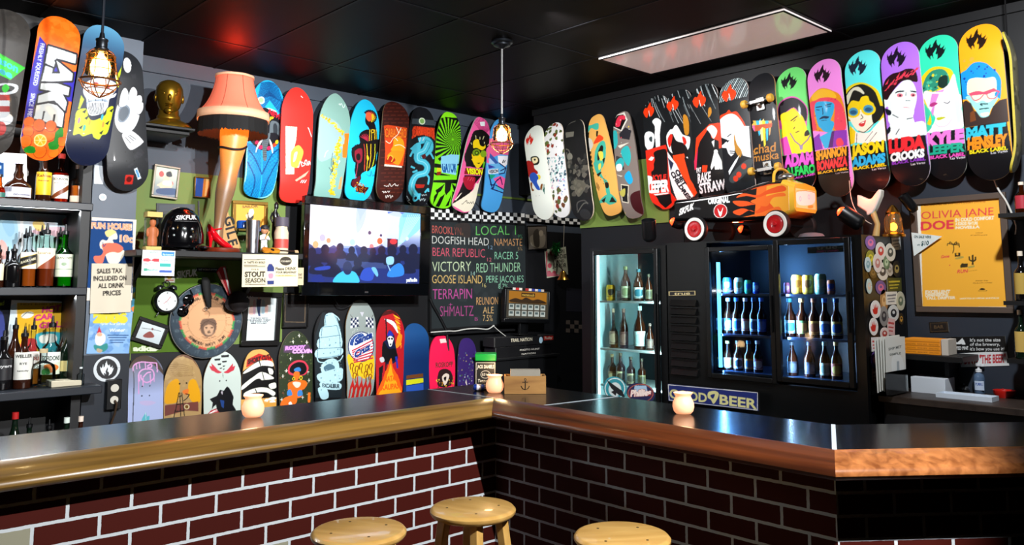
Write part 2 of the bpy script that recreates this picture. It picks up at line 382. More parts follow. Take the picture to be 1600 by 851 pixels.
# pier between the shelves and the wall display
YC = 4.93
xa,xb = onP(139,400,'Y',YC).x,onP(209,400,'Y',YC).x
M_pier = mat('blue_grey_pier_paint','#5c6673',.5,noise=.12,nscale=9)
struct(MB().b2((xa,YC,0),(xb,WL,CZ)).build('wall_pier',M_pier));struct(MB().b2((xa-.001,YC-.003,0),(xb+.003,YC+.2,onP(170,553,'Y',YC).z)).build('wall_pier_base',mat('dark_pier_paint','#1c222b',.45,noise=.15,nscale=9)))
# ================================================================ the bar
YB,XB = 3.193,2.859;CB = Vector((2.859,1.378,0));A3 = math.radians(-38.3);D3 = Vector((math.cos(A3),math.sin(A3),0));N3 = Vector((math.sin(A3),-math.cos(A3),0))
CT = 1.03;ZA = .865;COURSE,BRICK = .0806,.2132
def brickm():
    m = bpy.data.materials.new('painted_brick');m.use_nodes = True;nt = m.node_tree;b = nt.nodes['Principled BSDF'];N = nt.nodes.new;Lk = nt.links.new
    at = N('ShaderNodeAttribute');at.attribute_name = 'UVB';br = N('ShaderNodeTexBrick')
    br.offset = .5;br.squash = 1;br.inputs['Scale'].default_value = 1;br.inputs['Brick Width'].default_value = BRICK;br.inputs['Row Height'].default_value = COURSE
    br.inputs['Mortar Size'].default_value = .0064;br.inputs['Mortar Smooth'].default_value = .15;br.inputs['Bias'].default_value = -.2
    br.inputs['Color1'].default_value = lin('#4a1711')+(1,);br.inputs['Color2'].default_value = lin('#40130e')+(1,);br.inputs['Mortar'].default_value = lin('#d2dae0')+(1,)
    nz = N('ShaderNodeTexNoise');nz.inputs['Scale'].default_value = 40;nz.inputs['Detail'].default_value = 5;Lk(at.outputs['Vector'],nz.inputs['Vector'])
    ad = N('ShaderNodeVectorMath');ad.operation = 'MULTIPLY_ADD';ad.inputs[1].default_value = (.004,.004,0);Lk(nz.outputs['Color'],ad.inputs[0]);Lk(at.outputs['Vector'],ad.inputs[2]);Lk(ad.outputs[0],br.inputs['Vector'])
    # two bricks left in pale paint
    mx = N('ShaderNodeMix');mx.data_type = 'RGBA';mx.inputs[7].default_value = lin('#9c9a86')+(1,);pa = N('ShaderNodeAttribute');pa.attribute_name = 'PALE'
    inv = N('ShaderNodeMath');inv.operation = 'SUBTRACT';inv.inputs[0].default_value = 1;Lk(br.outputs['Fac'],inv.inputs[1])
    mu = N('ShaderNodeMath');mu.operation = 'MULTIPLY';Lk(inv.outputs[0],mu.inputs[0]);Lk(pa.outputs['Fac'],mu.inputs[1]);Lk(mu.outputs[0],mx.inputs[0]);Lk(br.outputs['Color'],mx.inputs[6]);Lk(mx.outputs[2],b.inputs['Base Color'])
    bp = N('ShaderNodeBump');bp.inputs['Strength'].default_value = .5;bp.inputs['Distance'].default_value = .004;bp.invert = True;Lk(br.outputs['Fac'],bp.inputs['Height']);Lk(bp.outputs['Normal'],b.inputs['Normal'])
    b.inputs['Roughness'].default_value = .6;b.inputs['Specular IOR Level'].default_value = .12;return m
BRK = brickm()
bar = thing('bar_counter','brick fronted bar counter with black top and rounded wooden armrest','bar counter',(2.0,3.3,0))
def brickface(a,b,inward,u0,pale=()):
    """a run of brick wall from a to b (left to right as seen), u0 = brick coordinate at a"""
    a,b = Vector(a),Vector(b);L = (b-a).length;ex = (b-a).normalized();bm_ = MB();t = .18
    us = sorted(set([0,L]+[k for q in pale for k in q[:2] if 0 < k < L]));zs = sorted(set([0,.96]+[k for q in pale for k in q[2:4] if 0 < k < .96]))
    vs,fs,uv,pl = [],[],[],[]
    for i in range(len(us)-1):
        for j in range(len(zs)-1):
            n = len(vs);ok = any(q[0]-1e-4 <= us[i] and us[i+1] <= q[1]+1e-4 and q[2]-1e-4 <= zs[j] and zs[j+1] <= q[3]+1e-4 for q in pale)
            for u,z in ((us[i],zs[j]),(us[i+1],zs[j]),(us[i+1],zs[j+1]),(us[i],zs[j+1])):
                vs.append(a+ex*u+Vector((0,0,z)));uv.append((u+u0,z-ZA+20*COURSE,0));pl.append(1. if ok else 0.)
            fs.append((n,n+1,n+2,n+3))
    n = len(vs);q = [a,b,b+inward*t,a+inward*t];vs += q+[p+Vector((0,0,.96)) for p in q];uv += [(0,0,0)]*8;pl += [0.]*8
    fs += [(n+1,n+2,n+6,n+5),(n+2,n+3,n+7,n+6),(n+3,n,n+4,n+7),(n+4,n+5,n+6,n+7)]
    inv = Matrix.Translation(-bar.location);me = bpy.data.meshes.new('brick_front');me.from_pydata([tuple(inv @ p) for p in vs],[],fs);me.materials.append(BRK)
    A = me.attributes.new('UVB','FLOAT_VECTOR','POINT');A.data.foreach_set('vector',[k for p in uv for k in p]);A = me.attributes.new('PALE','FLOAT','POINT');A.data.foreach_set('value',pl)
    return link('brick_front',me,bar)
# joints measured along each run fix the bond
jl = onP(52.5,807,'Y',YB).x;rowz = lambda k: ZA-k*COURSE       # row between courses B and C starts rowz(1)
XL0 = -3.2
pale1 = (jl-XL0-BRICK,jl-XL0,rowz(2),rowz(1));px = onP(450,851,'Y',YB).x
kx = math.floor((px-jl)/BRICK-.5)*BRICK+jl+.5*BRICK;pale2 = (kx-XL0+0*BRICK,kx-XL0+BRICK,rowz(5),rowz(4))
def u_at(joint,x0,row_odd): return (-(joint-x0)) % BRICK + (BRICK*.5 if row_odd else 0)
brickface((XL0,YB,0),(XB,YB,0),Vector((0,1,0)),u_at(jl,XL0,True),(pale1,pale2))
jr = onP(867.5,710,'X',XB).y
brickface((XB,YB,0),(XB,CB.y,0),Vector((1,0,0)),u_at(YB-jr,0,False))
t3 = (onP(1398,786,'X',XB)).copy()
d = ray(1398,786);n3 = N3;tt = (CB-CP).dot(n3)/Vector((d.x,d.y,0)).dot(n3) if True else 0
q3 = Vector((d.x,d.y,0))*((CB.x*n3.x+CB.y*n3.y)/(d.x*n3.x+d.y*n3.y));j3 = (q3-Vector((CB.x,CB.y,0))).dot(D3)
brickface(CB,CB+D3*1.15,-N3,u_at(j3,0,False))
# top surface and armrest follow the same three-segment line; offset o is towards the room
def line_pts(o):
    """left start, concave corner, convex corner, right end of the line offset o in front of the brick"""
    x = XB-o;y = YB-o;c2 = CB.to_2d()+Vector((N3.x,N3.y))*o;s = (x-c2.x)/D3.x;k = c2+Vector((D3.x,D3.y))*s
    e = c2+Vector((D3.x,D3.y))*1.15
    return [Vector((XL0,y,0)),Vector((x,y,0)),Vector((x,k.y,0)),Vector((e.x,e.y,0))]
M_top = mat('black_laminate_top','#0e1013',.2,noise=.25,nscale=60,spec=.6);M_strip = mat('pale_joint_strip','#b9c6d2',.4)
OF,OB = .095,-.40
f0,b0 = line_pts(OF),line_pts(OB)
def topslab(P,name='worktop'):
    mb = MB();n = len(P);up = [p+Vector((0,0,CT)) for p in P];lo = [p+Vector((0,0,CT-.035)) for p in P]
    mb.add(up+lo,[tuple(range(n)),tuple(range(2*n-1,n-1,-1))]+[(i,(i+1) % n,(i+1) % n+n,i+n) for i in range(n)]);return mb.build(name,M_top,bar)
sx = onP(765,620,'Z',CT);sx2 = onP(650,605,'Z',CT)                       # seam of the left run
topslab([f0[0],Vector((sx.x,f0[1].y,0)),Vector((sx2.x,b0[1].y,0)),b0[0]])
m1,m2 = onP(850,633,'Z',CT),onP(955,621,'Z',CT)
XBK = b0[1].x
topslab([Vector((sx.x+.004,f0[1].y,0)),f0[1],Vector((f0[1].x,m1.y,0)),Vector((XBK,m2.y,0)),Vector((XBK,b0[1].y,0)),Vector((sx2.x+.004,b0[1].y,0))])
topslab([Vector((f0[1].x,m1.y-.004,0)),f0[2],b0[2],Vector((XBK,m2.y-.004,0))])
topslab([f0[2]+D3*.006,f0[3],b0[3],b0[2]+D3*.006])
for a,b,wd in ((Vector((sx.x,f0[1].y,0)),Vector((sx2.x,b0[1].y,0)),.006),(Vector((f0[1].x,m1.y,0)),Vector((XBK,m2.y,0)),.007),(f0[2],b0[2],.016)):
    d = (b-a).normalized();n = Vector((-d.y,d.x,0))*wd/2;P = [a-n,b-n,b+n,a+n];up = Vector((0,0,CT+.0005));MB().hexa([p+up for p in P],[p+up+Vector((0,0,.0012)) for p in P]).build('joint_strip',M_strip,bar)
RAILP = [(.095,CT-.04),(.095,CT+.001),(.10,CT+.004),(.112,CT+.003),(.15,CT-.018),(.185,CT-.032),(.2,CT-.040),(.208,CT-.052),(.208,CT-.062),(.2,CT-.073),(.185,CT-.08),(.165,CT-.082),(.14,CT-.08),(.12,CT-.07)]
M_rail1 = woodm('golden_oak_armrest','#5d431c','#a27c3c',.3,(1.2,26,26),0,.3);M_rail2 = woodm('shade_darkened_oak_armrest','#34170b','#623016',.3,(26,1.2,26),0,.3);M_rail3 = woodm('brown_oak_armrest','#6b3a1a','#a5683a',.28,(26,26,26),0,.3)  # middle run's wood colour darkened to stand in for its weaker light
def rail(i,m):
    R = []
    for o,z in RAILP:
        L = line_pts(o);R.append([L[i]+Vector((0,0,z)),L[i+1]+Vector((0,0,z))])
    mb = MB();n = len(R);mb.add([r[0] for r in R]+[r[1] for r in R],[(k,(k+1) % n,(k+1) % n+n,k+n) for k in range(n)]+[tuple(range(n)),tuple(range(2*n-1,n-1,-1))]);return mb.build('armrest',m,bar,smooth=35)
rail(0,M_rail1);rail(1,M_rail2);rail(2,M_rail3)
for o_,lb in ((bar.children[-3],'golden oak armrest on the left run'),(bar.children[-2],'reddish oak armrest, colour darkened for shade, on the middle run'),(bar.children[-1],'brown oak armrest on the right run')): o_['label'] = lb
# ---------------------------------------------------------------- stools
M_st = woodm('varnished_birch','#b88c46','#dab068',.28,(14,2.2,14),.3,.4)
SH = .75
def stool():
    t = thing('bar_stool','x','stool')
    MB().lathe([(.02,SH-.034),(.145,SH-.034),(.158,SH-.028),(.165,SH-.018),(.165,SH-.010),(.158,SH-.002),(.15,SH),(.02,SH)],n=48).build('seat',M_st,t,local=True)
    for k in range(4):
        a = PI/4+k*PI/2;d = Vector((math.cos(a),math.sin(a),0));MB().rings([[p+v for v in (Vector((-r,-r,0)),Vector((r,-r,0)),Vector((r,r,0)),Vector((-r,r,0)))] for p,r in ((d*.205,.016),(d*.155+Vector((0,0,.38)),.018),(d*.108+Vector((0,0,SH-.034)),.019))]).build('leg',M_st,t,bevel=.004,local=True)
    for k in range(4):
        for z,q in ((.22,.179),(.40,.155)):
            if (k % 2) == (z > .3): z += .05
            a,b = PI/4+k*PI/2,PI/4+(k+1)*PI/2;MB().cyl((math.cos(a)*q,math.sin(a)*q,z),(math.cos(b)*q,math.sin(b)*q,z),.010,n=10).build('stretcher',M_st,t,local=True)
    mb = MB()
    for k in range(4):
        a = PI/4+k*PI/2;mb.cyl((math.cos(a)*.1,math.sin(a)*.1,SH-.002),(math.cos(a)*.1,math.sin(a)*.1,SH+.0006),.005,n=10)
    mb.build('screw_plug',mat('dark_plug','#2c1c0c',.6),t,local=True)
    return t
st0 = stool()
for i,(px,py,rz,lb) in enumerate(((561,826,.55,'round pale wooden bar stool in front of the lit brick wall, leftmost of three'),(739,791,.2,'round pale wooden bar stool nearest the inner corner of the bar, middle of three'),(972,834,.9,'round pale wooden bar stool in front of the dark right brick wall'))):
    o = st0 if i == 0 else copy_tree(st0);q = onP(px,py,'Z',SH);o.location = (q.x,q.y,0);o.rotation_euler = (0,0,rz);tag(o,lb,'stool','wooden bar stools')
# ---------------------------------------------------------------- candle jars
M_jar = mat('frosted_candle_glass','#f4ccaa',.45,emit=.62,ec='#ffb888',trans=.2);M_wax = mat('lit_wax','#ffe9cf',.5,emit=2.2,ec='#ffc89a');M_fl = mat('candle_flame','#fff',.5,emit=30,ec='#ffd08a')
def candle(px,py,lb):
    q = onP(px,py,'Z',CT+.002);t = thing('candle_jar',lb,'candle',(q.x,q.y,CT+.002),0,'lit candle jars on the bar')
    MB().lathe([(.02,0),(.033,.002),(.042,.012),(.047,.03),(.046,.048),(.038,.066),(.033,.076),(.034,.081),(.041,.088),(.042,.092),(.039,.092),(.031,.083),(.03,.076),(.034,.066),(.042,.048),(.043,.03),(.038,.016),(.03,.01),(.02,.009)],n=32).build('jar',M_jar,t,local=True)
    MB().lathe([(.01,.012),(.036,.016),(.041,.03),(.04,.044),(.01,.046)],n=24).build('wax',M_wax,t,local=True)
    MB().lathe([(.001,.046),(.005,.054),(.004,.062),(.0008,.072)],n=10).build('flame',M_fl,t,local=True)
    point('candle_light',(q.x,q.y,CT+.13),.9,.03,(1,.62,.3))
candle(395,651,'glowing candle jar on the left run of the bar');candle(773,613,'glowing candle jar at the inner corner of the bar');candle(1068,646,'glowing candle jar on the bar before the beer fridge')
# ================================================================ skateboard decks on the walls
EDGE = {}
def edge(c): return mat('deck_edge_'+c.strip('#'),c,.6,noise=.2,nscale=120)
SHAPES = {  # nose cap, tail cap (in widths), exponents, side profile, nose kick, tail kick
 'pop': (.56,.56,2.1,2.1,[(0,1),(1,1)],.042,.042),
 'old': (.75,.34,2.0,2.8,[(0,.9),(.25,1),(.55,.98),(.8,.9),(1,.82)],.02,.05),
 'egg': (1.0,.4,2.0,2.6,[(0,1),(.5,1),(.75,.93),(1,.84)],.025,.05),
 'sq': (.42,.36,2.6,2.8,[(0,.66),(.22,.93),(.42,1),(.7,.97),(.85,.86),(1,.82)],.025,.05),
 'point': (.85,.4,1.7,2.6,[(0,1),(.35,1),(.6,.95),(.8,.85),(1,.84)],.03,.05),
 'fish': (.42,.36,2.6,2.8,[(0,.62),(.15,.85),(.3,1),(.55,.95),(.72,.88),(.86,.95),(1,.86)],.025,.05),
}
def deck(label,T,B,wpx,axis,val,base,paint,shape='pop',ec='#a98a5c',res=.0027,m=None,group='skateboard decks along the top of the walls',name='skateboard_deck',parent=None,wf=1.,peg=True):
    p0,p1 = onP(*T,axis,val),onP(*B,axis,val);L = (p0-p1).length;mid = ((T[0]+B[0])/2,(T[1]+B[1])/2)
    q0,q1 = onP(mid[0]-wpx/2,mid[1],axis,val),onP(mid[0]+wpx/2,mid[1],axis,val)
    up = (p0-p1).normalized();n = PLN[axis][2];ex = up.cross(n);w = abs((q1-q0).dot(ex))*wf
    fr = Fr((p0+p1)/2,ex,up);a = Art(w*1.02,L,base,fr,res);paint(a);A = a.done()
    c0,c1,e0,e1,prof,k0,k1 = SHAPES[shape];c0 *= w;c1 *= w
    v = np.unique(np.concatenate([np.linspace(0,L,a.ny),np.array([.0004,.0012,.002]),L-np.array([.0004,.0012,.002])]));u = np.linspace(-1,1,a.nx)
    t = np.linspace(0,1,200);pw = np.interp(t,[k[0] for k in prof],[k[1] for k in prof])
    ker = np.ones(31)/31;pw = np.convolve(np.pad(pw,15,mode='edge'),ker,'valid')
    hw = w/2*np.interp(v/L,t,pw)
    hw = hw*np.where(v < c0,(1-np.clip((c0-v)/c0,0,1)**e0)**(1/e0),1)*np.where(L-v < c1,(1-np.clip((c1-(L-v))/c1,0,1)**e1)**(1/e1),1)
    hw = np.maximum(hw,.0005)
    V = np.zeros((len(v),len(u),3));V[...,0] = hw[:,None]*u[None,:];V[...,1] = (L/2-v)[:,None]
    kn = .17;zk = -k0*np.clip((kn-v)/kn,0,1)**1.8-k1*np.clip((kn-(L-v))/kn,0,1)**1.8
    cc = .007*np.clip(np.minimum(v,L-v)/.15,0,1)
    V[...,2] = zk[:,None]-cc[:,None]*(u**2)[None,:]+.004
    ix = np.clip(((V[...,0]/a.w+.5)*a.nx).astype(int),0,a.nx-1);iy = np.clip(((.5-V[...,1]/a.h)*a.ny).astype(int),0,a.ny-1)
    def back(P):
        Q = P.copy();Q[:,2] -= .011;return Q
    me = grid_mesh(name,V,A[iy,ix],[m or PR,edge(ec)],back);o = link(name,me);o.matrix_basis = fr.M
    if label: tag(o,label,'skateboard',group)
    if peg:
        D = (WR if axis == 'X' else 4.86 if T[0] < 180 else YC if T[0] < 200 else WL)-val;MB().cyl((0,0,-.02),(0,0,-D),.02,n=12).build('wall_mount',BLACKW,o,local=True)
    return o,fr,w,L
FL = [(-.5,-.12),(-.47,.1),(-.36,.32),(-.18,.5),(-.22,.34),(-.16,.3),(-.1,.38),(-.06,.44),(-.1,.2),(0,.02),(.03,-.08),(.06,.06),(.02,.2),(.08,.26),(.1,.2),(.14,.32),(.12,.48),(.3,.36),(.43,.15),(.5,-.1),(.42,.02),(.38,-.02),(.4,-.2),(.3,-.06),(.22,-.08),(.2,-.28),(.14,-.16),(.04,-.24),(-.02,-.5),(-.12,-.3),(-.16,-.12),(-.24,-.06),(-.28,-.28),(-.34,-.08),(-.4,0)]
def flame(a,c,cx,cy,wd,ht,rot=0.):
    k,q = math.cos(rot),math.sin(rot);a.p(c,[(cx+x*wd*k-y*ht*q,cy+x*wd*q+y*ht*k) for x,y in FL])
def stripes(a,c,wd,segs):
    for x0,y0,x1,y1 in segs: a.l(c,wd,[(x0,y0),(x1,y1)])
def scribble(a,c,wd,x,y,w,h,n=14,seed=1):
    R = random.Random(seed);a.l(c,wd,[(x+w*k/(n-1),y+h*R.uniform(-.5,.5)) for k in range(n)],True)
# ---- left wall, over the shelves
YD = 4.62
def g(a):
    a.z(0,10,7.092);a.noise(60,['#4a4744','#35312f','#2c2a29'],3,9,3,al=.35)
    a.p('#2df02d','-40,500 0,525 110,585 285,680 115,815 0,765 -40,750');a.p('#16b416','-40,500 0,525 110,585 285,680 280,692 100,600 -40,518')
    a.t('#1fb6d8','ason',-30,625,190,735,85,(.18,-1),.03);a.t('#1fb6d8','ee',-10,735,125,800,75,(.18,-1),.03)
    a.z(0,130,6.55);a.c('#d9e3e8','-30,20 60,0 180,20 170,90 60,120 -30,110');a.c('#1c1c1c','-30,40 60,20 150,40 120,80 20,95 -30,90');a.c('#23d023','20,40 60,10 95,50 60,95 25,80')
    for k in range(4): a.p(('#a61616','#d8dee2')[k % 2],[(-40,118+k*58),(100,118+k*58),(100,176+k*58),(-40,176+k*58)])
    a.c('#d8dee2','-30,310 80,305 135,345 120,400 60,425 0,390');a.e('#a81a16',10,460,55,70)
deck('dark grey board with a lime green sign and red stripes, leftmost on the wall',(17,13),(-22,243),78,'Y',YD,'#3a3734',g,ec='#77604a')
def g(a):
    a.z(0,10,7.092);a.noise(40,['#ff7a22','#f05a08'],4,12,5,(0,0,1,.3),.6)
    a.p('#2418a8','440,330 510,420 500,560 850,740 850,900 300,900');a.z(0,130,6.55)
    a.p('#2418a8','270,-100 800,-120 800,200 690,190 650,300 250,355 260,370 245,440 225,700 180,700');a.p('#ff6a12','690,180 745,190 690,700 600,700 650,440 660,300')
    a.p('#ff6a12','250,370 640,470 720,760 400,800 210,700 215,600 240,520');a.z(0,10,7.092)
    W,K = '#eaf2f4','#0c0a18'
    def letter(P,dz=0): a.p(K,[(x+dx,y+dy) for x,y in pts(P) for dx,dy in ((0,0),)]);a.l(K,44,pts(P),closed=True);a.p(W,P)
    letter('535,440 848,538 838,632 622,578 595,672 497,640')                       # L lying on its side
    letter('455,838 500,655 582,690 572,745 668,745 622,600 808,745 800,822')         # A
    a.z(0,130,6.55)
    def letter(P): a.p(K,P);a.l(K,40,pts(P),closed=True);a.p(W,P)
    letter('418,0 590,5 712,45 700,125 640,112 685,195 665,290 555,175 380,205 395,125 530,82 410,60')   # K
    letter('345,362 372,225 490,205 580,225 655,300 635,448 552,428 568,318 548,318 530,420 435,385 460,285 440,285 425,380')  # E
    a.z(0,10,7.092);a.t('#d4dcf4','FRESHLY SQUEEZED',450,410,365,870,46,(1,.18),.03);a.z(0,130,6.55);a.t('#d4dcf4','SINCE 1987',320,100,275,350,44,(1,.18),.03)
    for x,y,r in ((300,400,60),(400,430,65),(290,490,60),(500,520,75),(270,590,65),(420,690,70),(560,700,60),(520,440,60),(640,600,50)): a.e('#b83c06',x,y,r);a.e('#ff7414',x-2,y-3,r-6)
    a.c('#1c8a1c','640,450 650,540 600,560 605,660 520,670 500,610 555,580 570,500');a.c('#1c8a1c','235,680 300,635 365,650 365,705 260,700')
    a.e('#f4f0a0',415,580,68,60,.5);a.e('#e0b818',415,580,58,50,.5)
    for k in range(6): a.l('#f4f0a0',7,[(415,580),(415+55*math.cos(k*1.05),580+48*math.sin(k*1.05))])
deck('orange and blue board with big white letters down its length above printed oranges',(98,24),(64,249),70,'Y',YD+.0,'#ff6a12',g,ec='#e0702c')
def g(a):
    a.grad('#5f9fc4','#0c1634',.02,.34);a.z(110,30,6.077)
    for P in ('430,560 495,440 480,520 440,620','440,640 490,560 470,650','100,720 130,760 90,850 70,850'): a.p('#b6c81e',P)
    a.c('#e8ecee','150,600 280,560 420,600 440,660 400,720 440,700 420,740 370,760 340,850 170,850 150,760 120,690');a.c('#4a6a90','160,780 340,760 330,850 180,850',al=.5)
    for k in range(8): a.l('#1c2638',7,[(170+k*22,760+(k % 3)*14),(180+k*22,800),(168+k*22,840)])
    a.e('#b84040',240,620,26,22);a.e('#b84040',350,640,26,22);a.e('#111',240,620,10);a.e('#111',350,640,10)
    a.z(110,160,6.077);a.c('#c6d61a','60,80 150,60 170,140 220,170 330,120 350,60 410,40 385,180 350,290 300,310 270,350 220,330 200,295 120,320 80,295 25,305 40,200');a.c('#e8ecee','170,0 350,0 330,80 290,110 180,120')
    for k in range(10): a.l('#182030',6,[(180+k*15,5),(172+k*15,60),(190+k*14,110)])
    for x,y in ((75,240),(130,150),(330,200),(270,290),(110,90),(370,80)): a.p('#14180c',[(x,y),(x+45,y-30),(x+25,y+14)])
    for x,y,c in ((130,240,'#2aa6a0'),(80,170,'#a07890'),(310,210,'#e09030'),(180,190,'#f0a020'),(300,140,'#2aa6c0')): a.e(c,x,y,12,30,.2)
    for x,y in ((130,375),(210,380),(125,430),(290,418)): a.e('#05060c',x,y,5)
deck('navy blue board with a skull and yellow green slime, behind the left hanging lamp',(168,38),(133,257),68,'Y',YD+.04,'#0c1634',g,ec='#3a3f55')
def g(a):
    a.z(110,160,6.077);a.noise(40,['#2a2a2e','#3a3a40'],4,9,2,al=.4);W,K = '#eceff2','#1b1d22'
    a.e(W,545-0,-340,36,60);a.z(110,30,6.077);a.e(W,545,430,38,70);a.z(110,160,6.077)
    # an open white hand with a dark mouth-like hollow
    a.c(W,'440,40 500,-20 570,-10 620,30 655,100 640,180 590,260 520,290 460,270 420,180');a.c('#7c8a98','460,60 520,20 565,60 555,130 500,190 450,170');a.c(K,'470,70 520,40 552,70 545,120 500,175 460,150',al=.35)
    for P in ('455,40 470,-90 510,-150 545,-100 540,10','545,10 560,-110 600,-160 640,-100 600,20','590,40 630,-60 680,-70 690,-10 640,70','620,90 650,20 700,0 700,70 660,120'): a.c(K,P);a.c(W,[(x*.92+.08*575,y*.92+2) for x,y in pts(P)])
    a.c(W,'490,300 580,270 690,360 680,390 640,420 570,450 520,390');stripes(a,K,6,((520,330,570,385),(545,320,600,365),(560,310,620,350)))
    for x,y in ((530,555),(605,553),(520,470),(600,470)): a.e('#0a0a0c',x,y,6)
    a.p('#c22a22','527,685 605,685 603,772 525,772');a.e('#5c0e0c',565,725,26);a.l('#d8e4ec',34,[(622,630),(662,715)]);a.l('#4a90c8',18,[(628,640),(655,702)])
deck('black board with a white open hand print and a small red sticker near its tail',(190,76),(203,297),64,'Y',4.82,'#26282c',g,ec='#3a3530')
# ---- left wall, the long row towards the corner
YD2 = 5.10
def g(a):
    a.z(370,210,7.733);R = random.Random(4)
    for s_ in (-1,1):
        for k in range(44):
            y = 130+k*15
            a.l('#063a70',7,[(300+s_*6,y+46),(300+s_*90,y),(300+s_*200,y-30)],True)
    for P in ('300,480 250,360 200,260 150,190','300,480 360,360 420,250 500,180','205,740 225,560 180,430 130,330','330,740 370,560 430,430 490,330'): a.l('#083a70',16,pts(P),True,.7)
    a.z(370,110,7.733)
    for k in range(34): a.l('#063a70',6.5,[(250+k*10,250+abs(k-14)*9),(270+k*9,360+abs(k-14)*12)])
    for k in range(20): a.l('#063a70',6.5,[(400,135+k*9),(300-k*3,150+k*11)]);a.l('#063a70',6.5,[(400,135+k*9),(500+k*3,160+k*12)])
    a.l('#eef6f8',18,'300,475 380,465 470,500',True);a.e('#cfe8d8',292,362,44,46);a.e('#9cc890',292,362,30);a.c('#15131a','300,480 400,480 545,590 540,760 500,860 380,870 300,860')
    a.t('#d01c30','NEW',375,520,530,600,55,(.4,-1),.05);a.t('#f0c020','P',395,605,435,605,45,(.2,-1),.04)
    a.c('#5c666c','400,640 450,610 505,640 530,720 510,840 440,860 395,840');a.c('#2c3238','440,660 480,650 490,760 450,800');a.z(370,210,7.733)
    a.c('#15131a','180,60 420,-20 510,20 500,110 420,170 380,200 300,190 210,130');a.c('#5c666c','305,60 400,-20 385,90 360,180 355,300 320,310 305,200')
    for k in range(9): a.l('#343c42',7,[(308,80+k*24),(372-k*2,76+k*24)])
    a.c('#f4f6f4','285,65 300,80 250,170 228,225 232,165');a.c('#f4f6f4','392,70 405,70 435,160 432,230 412,170')
    for x,y,c in ((240,95,'#d01c50'),(285,155,'#d01c50'),(385,165,'#d01c50'),(455,125,'#e04020'),(485,90,'#f0c020')): a.e(c,x,y,22,26,.6)
    a.l('#8fe8f8',14,'125,150 120,330 110,520 85,650 120,740 290,765 430,715 480,560 520,250 545,20',True)
deck('turquoise feather patterned board half behind the lamp shade',(423,125),(405,308),55,'Y',YD2+.045,'#20aef0',g,'old','#60d8f4')
def g(a):
    a.z(370,210,7.733);a.p('#aee0c8','590,-100 725,-90 715,60 690,160 690,480 590,480');a.c('#f0b848','660,200 740,130 800,200 780,300 740,390 700,400 650,370');a.c('#a8dcc8','690,230 730,210 710,300 680,330')
    scribble(a,'#f6dcd8',9,730,360,180,70,14,2);scribble(a,'#f6dcd8',8,760,340,150,60,12,3);a.p('#e8a890','700,550 880,430 830,500 720,565')
    stripes(a,'#fbeeee',10,((770,580,790,550),(790,582,815,548),(820,582,840,548)));a.z(370,110,7.733);stripes(a,'#fbdcdc',9,((862,690,905,800),(780,310,800,330)))
deck('plain red board with a pale green and yellow print on its lower left',(467,136),(460,316),50,'Y',YD2,'#e8322a',g,'old','#d03a30')
def g(a):
    a.grad('#86aea2','#7aa8a0',0,1);a.z(490,140,8);a.c('#a8bcc4','60,350 300,420 380,700 100,900 40,700',al=.6);Y = '#d8c02a'
    R = random.Random(9)
    for x0,y0,x1,y1,n in ((110,320,390,560,34),(340,600,270,800,26)):
        for k in range(n): t = k/n;a.e(R.choice([Y,'#c8a818','#ead860']),x0+(x1-x0)*t+R.uniform(-16,16),y0+(y1-y0)*t+R.uniform(-16,16),R.uniform(7,15))
    a.p('#ee7a22','390,550 445,545 440,700 415,850 365,850 380,700');a.z(490,225,8);a.p('#ee7a22','365,0 420,0 390,160 360,160');a.p('#e0975a','330,420 360,400 345,560 310,560')
    for k in range(70):
        t = k/70;a.e(R.choice([Y,'#c8a818','#ead860']),310-60*math.sin(t*2)-t*20+R.uniform(-30,40),t*640+R.uniform(-10,10),R.uniform(8,17))
    a.l('#24343c',5,'235,110 215,260 240,300 205,380',True);scribble(a,'#24343c',5,190,270,60,160,8,5);a.l('#e8f0f0',8,'135,160 150,110 180,80',True);a.p('#f4f8f8','320,200 330,215 300,255')
    a.z(490,140,8);scribble(a,'#eef4f4',6,320,200,80,60,10,4)
deck('grey green board with pointed nose and a trail of yellow flowers',(528,145),(512,319),49,'Y',YD2,'#86aea2',g,'point','#8a9a90')
